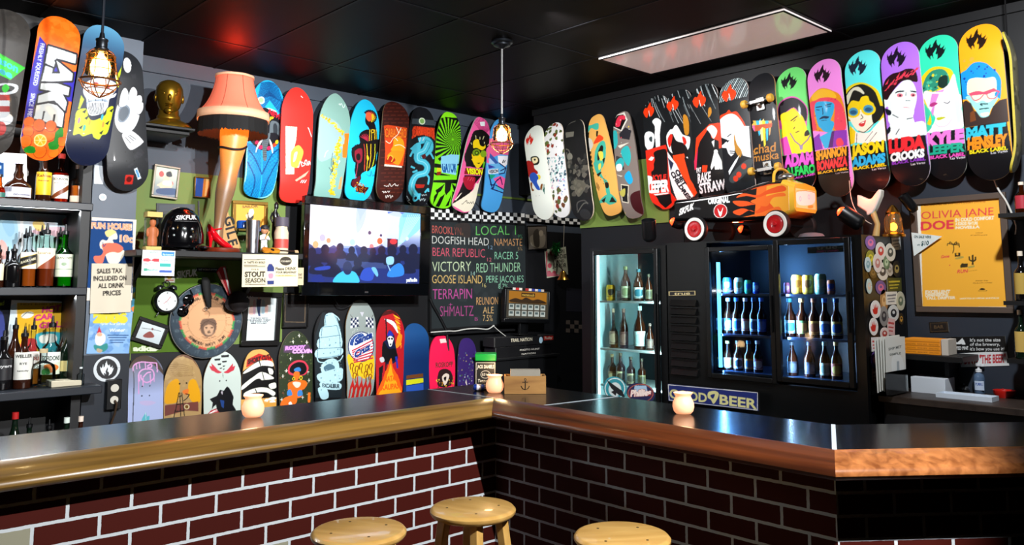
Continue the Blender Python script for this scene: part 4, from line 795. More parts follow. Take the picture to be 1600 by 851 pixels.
def g(a):
    a.z(1300,60,7.093);flame(a,'#1c1424',708,200,225,250);a.c('#2a1018','540,640 580,480 660,400 760,370 830,340 920,350 950,470 900,480 800,470 730,520 640,640 620,720 560,680')
    R = random.Random(2)
    for k in range(26): x = 570+k*14;y = 560-k*8+R.uniform(-40,30);a.p('#e03a50',[(x,y),(x+50,y-50+R.uniform(-20,10)),(x+30,y-8)])
    a.c('#eaf8f6','650,620 740,520 800,470 880,470 930,560 940,680 900,851 900,950 640,950 620,760 560,790 555,680 610,680');N_ = '#141c28';a.c(N_,'700,610 730,585 800,580 795,592 735,600');a.c(N_,'870,580 930,585 930,600 880,592');a.e('#e07888',755,632,34,22);a.e('#e07888',900,628,28,20);a.e('#3a2430',758,634,12);a.e('#3a2430',902,630,11);stripes(a,N_,6,((820,690,870,690),(825,600,820,640),(640,780,680,850)));a.c('#d88090','755,775 820,760 875,775 870,800 800,795')
    a.z(1300,170,6.547);a.c('#eaf8f6','560,320 600,100 590,0 830,0 820,110 830,140 940,130 955,270 560,330');a.c(N_,'540,0 600,20 600,60 560,60');a.c(N_,'590,180 595,230 555,270 560,300 545,240');stripes(a,N_,7,((690,205,655,260),(770,105,830,90),(620,60,680,90)))
    a.p('#101014','555,325 955,265 1060,1100 560,1100');a.t('#e02c34','LUDA',585,445,935,395,130,(0,-1),.08);a.t('#e8f4f4','CROOKS',600,535,940,485,80,(0,-1),.07);a.t('#8a3ac0','BLACK LABEL',610,570,955,520,30,(0,-1),.05);a.t('#e8e8f0','Las Vegas',805,575,950,555,22)
deck('purple board with a pale face and red spiky hair, fourth of six portrait boards',(1402,64),(1424,289),61,'X',XD,'#b070ea',g,'pop','#e0d8e8')
def g(a):
    a.z(1430,30,6.547);flame(a,'#101a1c',200,305,220,225);a.c('#e8c818','55,640 90,560 180,495 290,490 380,530 400,640 420,880 60,880');a.c('#2a8a70','70,700 120,580 200,520 300,520 350,600 340,680 260,700 190,740 80,760');a.noise(30,['#e8d030','#184a40','#48b890'],1.5,4,3,(.08,.28,.8,.46))
    a.c('#143028','250,600 330,580 320,700 240,690');a.c('#f0ecec','90,740 200,745 330,680 390,560 420,640 440,900 110,900');a.p('#d888d0','215,740 300,720 190,900 150,900');a.z(1430,150,6.076);a.c('#f0eeee','90,-20 420,-20 440,120 450,300 110,350 170,270 190,200 130,120');a.c('#e8c818','60,0 100,60 150,200 150,270 110,270 130,180');a.c('#3ec8a0','60,60 110,100 140,180 110,260 160,290 100,340 90,200');a.p('#d888d0','160,-20 230,-20 190,80 170,200 150,150 180,60 130,110');a.c('#b0347a','140,80 180,60 215,70 190,90 150,105')
    a.l('#303c48',7,'275,60 310,70 330,50',True);a.c('#b8c020','205,210 240,200 290,200 270,215 220,230');a.l('#c8b0c8',5,'190,260 230,290 300,280 350,220',True);a.c('#a8d8c8','380,40 430,30 440,200 400,250',al=.5)
    a.p('#101014','100,362 450,308 560,1100 100,1100');a.t('#e878d0','KYLE',110,480,455,435,125,(0,-1),.08);a.t('#1fa888','LEEPER',120,555,460,518,82,(0,-1),.06);a.t('#e850b8','BLACK LABEL',135,598,470,562,32,(0,-1),.05);a.t('#e8e8f0','Las Vegas',330,600,472,585,22)
deck('sea green board with a white face under a pink streak, fifth of six portrait boards',(1462,53),(1480,281),63,'X',XD+.03,'#34dcae',g,'pop','#e0e8e0')
def g(a):
    a.z(1430,30,6.547);flame(a,'#241610',622,200,225,235);a.noise(30,['#f4a050','#f8b040'],2,6,2,(.05,.22,.6,.4),.6);a.c('#1a90e0','440,800 450,580 520,520 580,460 640,440 720,450 790,500 850,560 880,640 870,820 830,800 520,820');a.noise(20,['#123a98','#2040a0'],1,3,6,(.05,.28,.8,.42))
    a.c('#f0ecc0','530,740 540,630 620,600 720,605 820,600 830,740 760,760 560,780');a.z(1430,150,6.076);a.c('#9adcd8','490,0 770,0 760,70 720,130 700,180 620,180 570,130 520,60');a.c('#f4f0c8','520,-40 740,-40 740,30 690,60 640,40 580,60');P_ = '#d8506c';a.l(P_,16,'520,-20 600,-40 670,-20 750,-50 800,-40',True);a.l(P_,9,'530,0 560,40 610,30 650,-10',True);a.l(P_,9,'680,-20 700,20 760,20 790,-30',True);a.z(1430,30,6.547);a.p(P_,'545,760 660,735 700,745 810,705 830,720 820,740 705,765 690,770 560,785')
    a.z(1430,150,6.076);a.p('#3a2c28','450,60 480,40 530,70 560,140 610,160 610,190 660,205 710,180 740,100 800,40 870,20 890,240 450,300');a.p('#8a4a20','520,160 560,130 580,230 520,250',.7);a.c('#9adcd8','575,130 630,160 700,150 700,190 640,205 610,185');stripes(a,'#10202c',9,((625,75,690,75),(610,125,700,115),(620,80,640,92)));a.c('#f4f0c8','625,165 700,155 690,185 640,192')
    a.p('#101014','470,300 870,240 1000,1100 450,1100');a.t('#30bcd4','MATT',492,405,850,355,100,(0,-1),.09);a.t('#ee8a1c','HENSLEY',500,505,865,465,108,(0,-1),.07);a.t('#e8d818','BLACK LABEL',515,548,875,505,34,(0,-1),.05);a.t('#e8e8f0','Las Vegas',720,550,875,528,24)
deck('yellow board with a face in red glasses and blue hair, last of six portrait boards',(1528,36),(1549,280),70,'X',XD,'#f7a81c',g,'pop','#e8d8c0')
# ================================================================ left: shelves with bottles, pier, wall display
FWD = Vector((syw*cp,cyw*cp,sp))
def mpp(P): return (P-CP).dot(FWD)/FPX                      # metres per photo pixel at a point
def poster(name,label,cat,axis,val,quad,base,paint,m=None,thick=.004,group=None,res=.003,bend=None):
    fr,w,h = fr_quad(axis,val,*quad);a = Art(w,h,base,fr,res);paint(a)
    return tag(sheet(name,a,[m or PM,WHITE_EDGE],thick,None,fr,bend),label,cat,group)
def bars(fr,w,h,b,d0,d1):
    mb = MB()
    for x0,x1,y0,y1 in ((-w/2,w/2,h/2-b,h/2),(-w/2,w/2,-h/2,-h/2+b),(-w/2,-w/2+b,-h/2+b,h/2-b),(w/2-b,w/2,-h/2+b,h/2-b)):
        mb.hexa([(x0,y0,d0),(x1,y0,d0),(x1,y1,d0),(x0,y1,d0)],[(x0,y0,d1),(x1,y0,d1),(x1,y1,d1),(x0,y1,d1)])
    return mb
def framed(name,label,cat,axis,val,quad,bpx,base,paint,fm,depth=.02,group=None,pm=None,res=.0025):
    fr,w,h = fr_quad(axis,val,*quad);t = frthing(name,label,cat,fr,group);b = bpx*mpp(fr.o)
    bars(fr,w,h,b,0,depth).build('frame',fm,t,bevel=.002,local=True)
    a = Art(w-2*b+.002,h-2*b+.002,base,fr,res);paint(a);sheet('print',a,[pm or PS,WHITE_EDGE],.004,t,None,None,.002);return t
# ---- shelving unit left of the pier
YF,YK = 4.84,5.16
def zz(px,py,Y): return onP(px,py,'Y',Y).z
XS0 = -.9
xr = onP(139,400,'Y',YF).x
Z1,Z2,Z3 = zz(70,313,YF),zz(70,449,YF),zz(70,609,YF-.08);ZB = .60
unit = thing('back_bar_shelves','dark wall shelving unit left of the pier, filled with liquor bottles','shelving unit',(.5,5.0,0))
M_shelf = mat('blue_black_shelf_paint','#1b2028',.4,noise=.2,nscale=12)
th = abs(zz(70,313,YF)-zz(70,325,YF))
for z,y0,x1 in ((Z1,YF,onP(146,320,'Y',YF).x),(Z2,YF,xr),(Z3,YF-.08,onP(160,605,'Y',YF-.08).x),(ZB,YF-.1,onP(160,605,'Y',YF-.08).x)):
    mb = MB().b2((XS0,y0,z-th),(x1,y0+.09-.001 if x1 > xr else YK,z))
    if x1 > xr: mb = MB().add([(XS0,y0,z-th),(x1,y0,z-th),(x1,YC-.004,z-th),(xr,YC-.004,z-th),(xr,YK,z-th),(XS0,YK,z-th)]+[(XS0,y0,z),(x1,y0,z),(x1,YC-.004,z),(xr,YC-.004,z),(xr,YK,z),(XS0,YK,z)],[(5,4,3,2,1,0),(6,7,8,9,10,11)]+[(i,(i+1) % 6,(i+1) % 6+6,i+6) for i in range(6)])
    mb.build('shelf',M_shelf,unit,bevel=.004)
xp = onP(123,400,'Y',YF+.02).x
for z0,z1 in ((Z3,Z2-th),(Z2,Z1-th),(Z1,2.42),(ZB,Z3-th),(0,ZB-th)): MB().b2((xp,YF+.02,z0),(xr,YK,z1)).build('side_panel',BLACKW,unit)
MB().b2((XS0,YK,0),(xr,YK+.02,2.42)).build('back_panel',BLACKW,unit)
MB().b2((XS0,YF+.01,2.42),(xr,YK+.02,2.44)).build('top_panel',BLACKW,unit)
MB().b2((XS0,YF-.09,0),(xr,YF+.0,ZB-th)).build('cabinet_front',BLACKW,unit)
for z,pw in ((Z1-th,9),(Z2-th,4.5),(2.41,7)):
    l = bpy.data.lights.new('shelf_light','AREA');l.shape = 'RECTANGLE';l.size = 1.0;l.size_y = .03;l.energy = pw;l.color = (.92,.97,1);lo = bpy.data.objects.new('shelf_light',l);COL.objects.link(lo);lo.location = (.82,YF+.05,z-.012);lo.rotation_euler = (-.55,0,0)
# posters standing behind the bottles
YP = YK-.012
def g(a):
    a.z(0,330,6.545);a.grad('#cfe4ee','#e6dfe6',0,1);a.c('#a8cfe0','0,60 150,40 180,300 60,420 0,300');a.c('#f0b0a8','0,300 60,330 90,460 0,480');a.c('#f4e6a8','640,80 720,90 700,150 640,140');a.c('#f2b4b8','700,340 790,300 790,480 690,440');a.c('#f0c4cc','320,200 620,160 760,240 520,280');a.c('#b8e0d8','330,250 560,260 520,420 360,400');a.c('#f0a090','700,360 780,350 770,400 720,420');a.p('#fafcfc','205,-20 235,-20 235,700 205,700')
    for k in range(7): a.l('#d8c8d0',5,[(300,60+k*14),(560,80+k*10)])
    a.c('#e8889c','640,100 700,60 760,120 740,240 690,200');a.c('#98c4dc','20,120 120,90 150,200 90,260');a.c('#f0d080','330,120 420,90 460,170 380,200')
poster('poster','pale pink and blue poster behind the bottles of the middle shelf','poster','Y',YP,((-60,328),(122,336),(120,449),(-60,446)),'#dfe4ea',g)
def g(a):
    a.z(0,440,3.546);a.p('#f2f4f0','30,100 420,100 420,650 30,650');a.p('#e8b428','95,118 395,118 395,620 95,620');a.p('#d8e8f0','50,140 90,120 90,600 50,600');a.t('#7a5a18','HOT ROD SHOW',115,130,370,128,8);a.t('#cc3878','HOT',232,172,330,160,32,(.15,-1),.05);a.t('#cc3878','CAR',188,216,290,205,32,(.15,-1),.05);a.t('#cc3878','GIRL',216,258,330,250,32,(.15,-1),.05)
    a.e('#f0f0e0',152,185,36,18,-.2);a.l('#555',3,'120,195 150,168 186,178');a.c('#3aa6b0','200,290 330,280 390,330 380,400 220,380');a.c('#e8e4d8','220,300 300,290 310,330 230,340');a.c('#c83030','120,330 200,320 190,420 120,420')
poster('poster','yellow poster with slanted pink letters behind the lower bottles','poster','Y',YP,((10,469),(119,471),(118,604),(10,607)),'#f2f4f0',g)
def g(a): a.z(0,440,3.546);a.t('#b8d030','reduced',-60,142,18,130,26,(.15,-1),.03);a.c('#3a4488','-60,180 10,170 20,300 -60,330')
poster('poster','dark blue poster with yellow green writing at the far left of the lower shelf','poster','Y',YP,((-60,466),(9,468),(9,606),(-60,610)),'#10141e',g)
t = thing('backlit_sign','bright white backlit sign behind the bottles of the top shelf','sign',onP(0,312,'Y',YP)+Vector((0,0,0)))
fr,w_,h_ = fr_quad('Y',YP-.02,(-60,236),(41,240),(41,312),(-60,309));a = Art(w_,h_,'#ffffff',fr,.004);a.z(0,230,8.51);a.p('#0c4c8c','-300,170 45,210 45,400 -300,400');a.p('#dff0f8','-300,240 10,250 10,290 -300,290')
o = sheet('lit_face',a,[printm('backlit_print',.4,0,1.6),BLACKP],.01,None,fr);o.parent = t;o.matrix_parent_inverse = t.matrix_basis.inverted();MB().b2((fr.o.x-w_/2-.01,YP-.02,fr.o.z-h_/2-.01),(fr.o.x+w_/2+.01,YP,fr.o.z+h_/2+.01)).build('housing',BLACKP,t)
# ---- bottles
def glassm(n,c,tr=.9): return mat('glass_'+n,c,.06,trans=tr,ior=1.45,noise=.03)
G_CL,G_AM,G_BR,G_GR,G_BK = clearm('clear_bottle_glass','#e4ecec'),clearm('amber_bottle_glass','#e09040'),mat('brown_bottle_glass','#2c1207',.12),clearm('green_bottle_glass','#5cc84c'),mat('black_bottle_glass','#0b0a0b',.12)
G_GO,G_DG = clearm('golden_bottle_glass','#f0c868'),mat('dark_green_bottle_glass','#0c1a10',.1)
KINDS = {  # radius and height fractions of the outline
 'round': [(.8,0),(.97,.01),(1,.03),(1,.56),(.96,.61),(.78,.66),(.5,.71),(.36,.76),(.32,.82),(.31,.95),(.35,.955),(.35,1)],
 'wide': [(.85,0),(.98,.015),(1,.05),(1,.32),(.93,.40),(.72,.48),(.42,.55),(.33,.62),(.36,.7),(.27,.78),(.25,.93),(.28,1)],
 'square': [(.8,0),(.98,.01),(1,.03),(1,.6),(.95,.65),(.6,.7),(.36,.74),(.34,.95),(.38,.96),(.38,1)],
 'wine': [(.8,0),(.97,.01),(1,.03),(1,.5),(.95,.58),(.75,.68),(.5,.77),(.38,.84),(.33,.9),(.33,.97),(.36,.975),(.36,1)],
 'flask': [(.7,0),(.95,.02),(1,.08),(1,.5),(.9,.62),(.55,.7),(.28,.74),(.26,.85),(.3,.86),(.3,1)],
 'long': [(.8,0),(.97,.01),(1,.03),(1,.55),(.93,.6),(.66,.68),(.45,.76),(.4,.86),(.4,.96),(.44,.965),(.44,1)]}
def labelcyl(r,z0,z1,half,base,paint,parent,ctr=(0,0),face=None,m=None,res=.0016,name='label'):
    face = math.atan2(CP.y-parent.location.y,CP.x-parent.location.x) if face is None else face
    w = 2*half*r;a = Art(w,z1-z0,base,None,res);
    if paint: paint(a)
    V = np.zeros((a.ny,a.nx,3));th_ = face+np.linspace(-half,half,a.nx);V[...,0] = ctr[0]+r*np.cos(th_)[None,:];V[...,1] = ctr[1]+r*np.sin(th_)[None,:];V[...,2] = np.linspace(z1,z0,a.ny)[:,None]
    def back(P): Q = P.copy();Q[:,0] = ctr[0]+(Q[:,0]-ctr[0])*(1-.0006/r);Q[:,1] = ctr[1]+(Q[:,1]-ctr[1])*(1-.0006/r);return Q
    return link(name,grid_mesh(name,V,a.done(),[m or PS,WHITE_EDGE],back),parent)
def bottle(px,yb,yt,wpx,Y,zb,kind,glass,lab,top,label,group,name='liquor_bottle',liquid=None,n=20,axis='Y'):
    """foot at photo column px on the shelf height zb, its top at photo row yt; lab = (z0, z1, colour, paint[, half angle]); top = pourer or a cap colour"""
    q = onP(px,yb,axis,Y);r = wpx/2*mpp(q);h = max(.05,onP(px,yt,axis,Y).z-zb);hb = h*(.84 if top == 'pourer' else .93)
    t = thing(name,label,'bottle',(q.x,q.y,zb),0,group);P = [(max(.001,k*r),z*hb) for k,z in KINDS[kind]]
    MB().lathe([(.001,0)]+P,n=n).build('glass',glass,t,local=True)
    if liquid: MB().lathe([(.001,.004)]+[(k*.9,z) for k,z in P if .004 < z < liquid[1]*hb]+[(P[3][0]*.88 if liquid[1] < .6 else P[6][0]*.8,liquid[1]*hb),(.001,liquid[1]*hb)],n=n).build('liquor',liquid[0],t,local=True)
    rt = P[-1][0]
    if top == 'pourer':
        MB().lathe([(rt*.9,hb-.004),(rt*1.15,hb),(rt*1.1,hb+h*.05),(rt*.5,hb+h*.06),(rt*.42,hb+h*.1),(rt*.3,h)],n=12).build('pourer',BLACKP,t,local=True)
    elif top: MB().lathe([(rt*1.05,hb-h*.03),(rt*1.12,hb-h*.028),(rt*1.12,h),(.001,h)],n=14).build('cap',mat('cap_'+top.strip('#'),top,.35,noise=.04),t,local=True)
    if lab: labelcyl(r*1.006,lab[0]*hb,lab[1]*hb,lab[4] if len(lab) > 4 else 1.1,lab[2],lab[3],t)
    return t
def lines(c,rows):
    def f(a):
        for y,tx,x0,x1,h in rows: a.t(c,tx,x0,y,x1,y,h,(0,-1),.03)
    return f
gT = 'bottles on the top shelf';gM = 'bottles on the middle shelf';gL = 'bottles on the lower shelf';gU = 'bottles under the lower shelf';YT = 4.98
bottle(-2,309,272,22,YT,Z1,'wide',G_AM,(.1,.3,'#2a6a5a',None),'#202020','amber bottle with a green label cut off at the left end of the top shelf',gT,liquid=(mat('red_liquor','#a83410',.15),.5))
bottle(27,309,250,40,YT,Z1,'wide',G_BR,(.08,.34,'#d6d8e4',lines('#55586a',((45,'IIIII',8,30,40),(80,'ooooooo',38,92,20)))),'#e8e6f4','squat brown bottle with a white cap and white label, left on the top shelf',gT)
bottle(67,310,240,23,YT,Z1,'round',G_BR,(.16,.66,'#e6b81c',lines('#6a2c08',((22,'Kahlua',10,90,12),(40,'liqueur',20,80,5)))),'#c89a20','brown bottle with a large yellow label on the top shelf',gT)
def g(a): a.p('#7a3a14','0,92 40,70 100,38 100,60 50,85 0,110');a.t('#3a3a3a','BOURBON',12,22,88,22,10);a.t('#777','small batch',18,36,82,36,5)
bottle(93,311,240,25,YT,Z1,'square',G_AM,(.1,.6,'#e4e4d8',g),'#a02c24','amber bottle with a slanted white label on the top shelf',gT,liquid=(mat('red_liquor','#a83410',.15),.66))
bottle(121,312,258,24,YT-.02,Z1,'square',G_CL,(.05,.22,'#d8c8b0',None),'#3a2a20','cut glass decanter of orange liquor at the right end of the top shelf',gT,liquid=(mat('orange_liquor','#e06a1c',.15),.5))
bottle(-3,447,382,14,YT,Z2,'round',G_BR,(.2,.66,'#dcd4b4',None),'pourer','brown bottle with a cream label cut off at the left end of the middle shelf',gM)
bottle(9,446,385,14,YT+.07,Z2,'round',G_BK,None,'pourer','thin black bottle half hidden at the left of the middle shelf',gM)
bottle(19,447,381,24,YT,Z2,'round',G_BK,None,'pourer','plain black bottle with a pourer on the middle shelf',gM)
def g(a): a.p('#16140f','0,40 100,10 100,62 0,92');a.p('#c8a850','0,36 100,6 100,10 0,40');a.p('#c8a850','0,92 100,62 100,66 0,96');a.t('#d8d0b0','BLACK LABEL',8,70,94,42,14,(0,-1),.04)
LQ = mat('brown_liquor','#a84a10',.15);L2 = mat('dark_liquor','#7a2a0c',.15);L3 = mat('amber_liquor','#c8641a',.15);L4 = mat('green_tinted_liquor','#3a9a2c',.15)
bottle(42,448,353,24,YT,Z2,'square',G_CL,(.36,.68,'#e0dccc',g),'pourer','square bottle with a slanted black label on the middle shelf',gM,liquid=(LQ,.36))
bottle(36,446,356,20,YT+.08,Z2,'round',G_CL,None,'pourer','clear bottle behind the slanted black label bottle',gM,liquid=(LQ,.4))
bottle(69,448,348,28,YT,Z2,'round',G_CL,(.34,.72,'#e2d6c0',lambda a: (a.p('#8a3c18','0,105 100,30 100,105'),a.t('#8a7a58','Reserve',10,30,70,30,14))),'pourer','bottle of brown whiskey with a cream slanted label on the middle shelf',gM,liquid=(L2,.5))
bottle(61,446,351,20,YT+.08,Z2,'round',G_CL,None,'pourer','clear bottle behind the brown whiskey on the middle shelf',gM,liquid=(L2,.5))
bottle(98,448,350,27,YT,Z2,'round',G_GR,(.2,.62,'#dfe6cc',lambda a: (a.t('#5a5a48','GLENLIVET',8,22,92,22,10),a.l('#4a6a48',1.5,'0,66 100,66'),a.e('#8aa080',50,44,12,8))),'pourer','bright green bottle with a cream label on the middle shelf',gM,liquid=(L4,.3))
bottle(90,446,354,22,YT+.08,Z2,'round',G_GR,None,'pourer','dark green bottle behind the bright green one on the middle shelf',gM)
def boxed(name,label,cat,px0,px1,y0,y1,Y,zb,depth,base,paint,axis='Y',m=None,group=None,rz=0.):
    """a carton: printed front sheet on a bevelled box body"""
    p = onP(px0,y1,axis,Y);q = onP(px1,y1,axis,Y);h = onP((px0+px1)/2,y0,axis,Y).z-zb;c = (p+q)/2;w = (q-p).length
    t = thing(name,label,cat,(c.x,c.y,zb),{'Y': 0,'X': -PI/2}[axis]+rz,group);MB().b2((-w/2,.002,0),(w/2,depth,h)).build('body',m or mat('carton_'+base.strip('#'),base,.7,noise=.05),t,bevel=.002,local=True)
    a = Art(w*.98,h*.98,base,None,.002);paint(a);o = sheet('printed_face',a,[PS,WHITE_EDGE],.0015,t);o.location = (0,.001,h/2);o.rotation_euler = (PI/2,0,0);return t
boxed('carton','small white and blue carton at the right end of the middle shelf','box',113,130,407,448,YT-.02,Z2,.05,'#e2ecf2',lambda a: (a.p('#d88098','0,44 100,42 100,50 0,52'),a.t('#2a6090','MULE',20,70,80,70,10),a.t('#2a6090','NEON',20,84,80,84,8),a.p('#9ab8d0','10,20 90,20 90,26 10,26')))
bottle(2,609,516,28,4.93,Z3,'round',G_BK,(.2,.62,'#1c1c20',lines('#c8c8c8',((40,'myers',20,95,14),))),'pourer','black bottle with white lettering at the left end of the lower shelf',gL)
bottle(19,605,496,22,5.03,Z3,'wine',G_BR,None,'pourer','tall dark bottle with a thin pourer on the lower shelf',gL)
bottle(34,609,510,28,4.92,Z3,'round',G_BR,(.18,.7,'#e2e2da',lines('#3a3a34',((20,'WELLER',10,90,12),(45,'RYE',35,65,8),(70,'kentucky',25,75,6)))),'pourer','dark bottle with a large white label at the front of the lower shelf',gL)
bottle(48,600,497,22,5.04,Z3,'round',G_CL,(.3,.6,'#e8ddd4',lines('#b04a3a',((50,'STOLI',10,90,20),))),'pourer','clear bottle with a pale label behind the white labelled one',gL,liquid=(L3,.4))
bottle(65,607,545,36,4.90,Z3,'flask',G_CL,None,'#c8b48a','short round clear flask with a cork at the front of the lower shelf',gL)
def g(a): a.p('#e8ece4','0,0 100,0 100,46 0,46');a.t('#2c3a30','GORDONS',8,36,92,36,20,(0,-1),.03);a.c('#e07830','20,60 60,52 90,70 50,92');a.c('#4a9a48','10,80 40,70 50,95 15,98')
bottle(77,602,493,29,5.02,Z3,'round',G_CL,(.18,.56,'#d8e4d0',g),'pourer','clear bottle with a white and green label on the lower shelf',gL)
bottle(105,603,501,32,5.02,Z3,'wine',G_DG,(.24,.44,'#c8b878',lambda a: a.p('#8fc8b8','45,0 100,0 100,100 45,100')),'pourer','dark champagne bottle with a gold and green label on the lower shelf',gL)
bottle(97,600,500,24,5.10,Z3,'wine',G_BR,None,'pourer','dark bottle behind the champagne bottle on the lower shelf',gL)
bottle(125,605,573,11,4.86,Z3,'square',G_CL,None,'#d8e0e0','tiny clear bottle at the right end of the lower shelf',gL)
q = onP(102,605,'Y',4.86);t = MB().add([(q.x-.075,4.83,Z3+.0005),(q.x+.075,4.84,Z3+.0005),(q.x+.075,4.95,Z3+.0005),(q.x-.075,4.94,Z3+.0005),(q.x-.075,4.83,Z3+.035),(q.x+.075,4.84,Z3+.028),(q.x+.075,4.95,Z3+.028),(q.x-.075,4.94,Z3+.035)],[(3,2,1,0),(4,5,6,7)]+[(i,(i+1) % 4,(i+1) % 4+4,i+4) for i in range(4)]).build('paper_stack',mat('cream_paper','#c8c0a8',.8),bevel=.004);tag(t,'flat stack of cream papers on the lower shelf before the champagne bottle','papers')
for px,yt,wd,gl,cp_,lb in ((21,644,20,G_DG,'#b02020','dark bottle with a red capsule'),(44,652,18,G_DG,'pourer','dark green bottle with a pourer'),(75,655,18,G_BK,'pourer','black bottle with a pourer'),(102,652,18,G_DG,'#d8e4dc','dark bottle with a white and green cap'),(124,650,16,G_BR,'#e8d8c8','brown bottle with a pale cap')):
    bottle(px,700,yt,wd*1.2,4.86,ZB,'wine',gl,(.2,.5,'#b8b498',None),cp_,lb+' in the dark below the lower shelf',gU)
# ---- the pier: posters, stickers, outlet
YV = YC-.005
def g(a):
    a.z(130,330,3.7);a.p('#14407a','30,55 285,60 280,470 22,440');a.t('#f0a480','FUN HOUSE',48,98,276,108,33,(0,-1),.06,'#f4e6d4',.03);a.t('#f0a480','10c',212,176,284,180,40,(0,-1),.04,'#f4e6d4',.03)
    a.c('#f4e8d0','130,125 160,110 190,125 195,160 170,165 180,190 200,215 240,235 200,300 150,300 130,260 110,220 100,215 95,185 110,165 135,170 145,150');a.c('#e8d28a','125,120 160,105 190,120 170,135 140,150');a.c('#e8725a','110,190 190,185 230,215 205,240 170,235 130,250 110,300 70,295 62,260 100,255 115,230');a.l('#14407a',4,'112,180 118,205 130,190')
poster('poster','blue FUN HOUSE poster with a dancing woman, top of the pier','poster','Y',YV,((139,340),(211,342),(208,470),(139,468)),'#e8ded0',g,group='papers pinned to the pier')
def bulge(V): V[...,2] += .02*np.sin(np.linspace(0,PI,V.shape[1]))[None,:]**2*np.linspace(.2,1,V.shape[0])[:,None];return V
def g(a):
    a.z(130,330,3.7);K = '#2a2622'
    for y,s_,x0,x1 in ((360,'SALES TAX',80,222),(402,'INCLUDED ON',60,246),(444,'ALL DRINK',86,230),(486,'PRICES',112,212)): a.t(K,s_,x0,y,x1,y-4,27,(0,-1),.035)
poster('paper_notice','cream paper notice about sales tax taped over the posters on the pier','notice','Y',YV-.008,((142,412),(206,411),(204,488),(141,489)),'#d9cfba',g,group='papers pinned to the pier',bend=bulge)
def g(a):
    a.z(130,330,3.7);a.noise(60,['#5a88c0','#a8c4e4','#7aa4d8'],3,8,3,al=.6);a.t('#e0d040','2006',66,640,246,640,52,(0,-1),.1);a.t('#e8f0f8','Spring Beer Dinner',100,656,242,656,12);a.t('#f0f4fc','Winner',150,697,238,694,20,(.1,-1),.03)
    for k in range(4): a.l('#284878',5,[(140+k*6,715+k*14),(258-k*10,715+k*14)])
    a.p('#c8303c','92,665 108,705 78,708');a.c('#e8e4dc','72,715 92,700 124,712 126,750 100,775 78,770 68,745');a.e('#e8b090',94,712,16,10);a.c('#3a8c88','62,770 100,775 135,760 140,790 110,812 70,800');a.c('#b8a488','80,790 110,800 100,815 80,810')
poster('poster','light blue 2006 poster with a garden gnome below the notice','poster','Y',YV,((138,486),(205,487),(203,552),(138,552)),'#8ab4e4',g,group='papers pinned to the pier')
def disc(name,label,cat,axis,val,px,py,rx,base,paint,m=None,group=None,thick=.0025,ry=None):
    fr = fr_flat(axis,val,px,py);x0 = fr.pt(px-rx,py)[0];x1 = fr.pt(px+rx,py)[0];r = (x1-x0)/2;ry_ = r if ry is None else abs(fr.pt(px,py-ry)[1]-fr.pt(px,py+ry)[1])/2
    a = Art(r*2,ry_*2,base,fr,max(.0012,r/40));paint(a);A = a.done();ns,na = max(8,a.nx//2),max(48,min(420,int(1600*r)));V = np.zeros((ns,na+1,3));rr = np.linspace(0.001,1,ns)[::-1];tt = -np.linspace(0,2*PI,na+1)
    V[...,0] = rr[:,None]*np.cos(tt)[None,:]*r;V[...,1] = rr[:,None]*np.sin(tt)[None,:]*ry_;V[...,2] = thick
    ix = np.clip(((V[...,0]/a.w+.5)*a.nx).astype(int),0,a.nx-1);iy = np.clip(((.5-V[...,1]/a.h)*a.ny).astype(int),0,a.ny-1);me = grid_mesh(name,V,A[iy,ix],[m or PS,WHITE_EDGE])
    n = len(me.vertices);o = link(name,me);o.matrix_basis = fr.M;s_ = o.modifiers.new('thickness','SOLIDIFY');s_.thickness = thick*.9;s_.offset = -1
    if label: tag(o,label,cat,group)
    return o
disc('flame_sticker','round black and white flame sticker low on the pier','sticker','Y',YV,167,576,21,'#cfd6da',lambda a: (a.e('#12141a',167,576,16.5,16),flame(a,'#dfe6ea',167,575,22,24)),group='stickers on the pier')
poster('sticker','small white rectangular sticker high on the pier','sticker','Y',YV,((147,258),(162,259),(161,288),(147,287)),'#d6dde2',lambda a: None,thick=.001,group='stickers on the pier')
disc('sticker','small white round sticker on the pier below the rectangular one','sticker','Y',YV,160.5,308,6,'#d6dde2',lambda a: a.e('#b0bcc6',160.5,308,3.5,3),group='stickers on the pier',thick=.001)
q = onP(175,614,'Y',YC);t = thing('wall_outlet','black wall outlet box with a cord on the pier below the flame sticker','outlet',(q.x,YC,q.z));k = mpp(q)
MB().b2((-11*k,-.04,-24*k),(11*k,-.001,22*k)).build('box',BLACKP,t,bevel=.004,local=True)
for s_ in (-1,1):
    p_ = MB().lathe([(.001,0),(6*k,0),(6*k,.004),(.001,.004)],(0,-.041,s_*9*k),18,Matrix.Rotation(PI/2,3,'X')).build('socket',mat('outlet_ivory','#c8c4b8',.5),t,local=True)
    MB().b2((-.009,-.0462,s_*9*k),(-.006,-.0452,s_*9*k+.012)).b2((.005,-.0462,s_*9*k),(.008,-.0452,s_*9*k+.012)).build('slots',BLACKP,p_,local=False) if False else None
MB().tube([(.002,-.05,-10*k),(.006,-.07,-14*k),(.004,-.05,-30*k),(-.006,-.02,-48*k),(-.004,-.015,-75*k),(-.03,-.012,-110*k)],.006,8).build('cord',mat('brown_cord','#3a2a1c',.6),t,local=True)
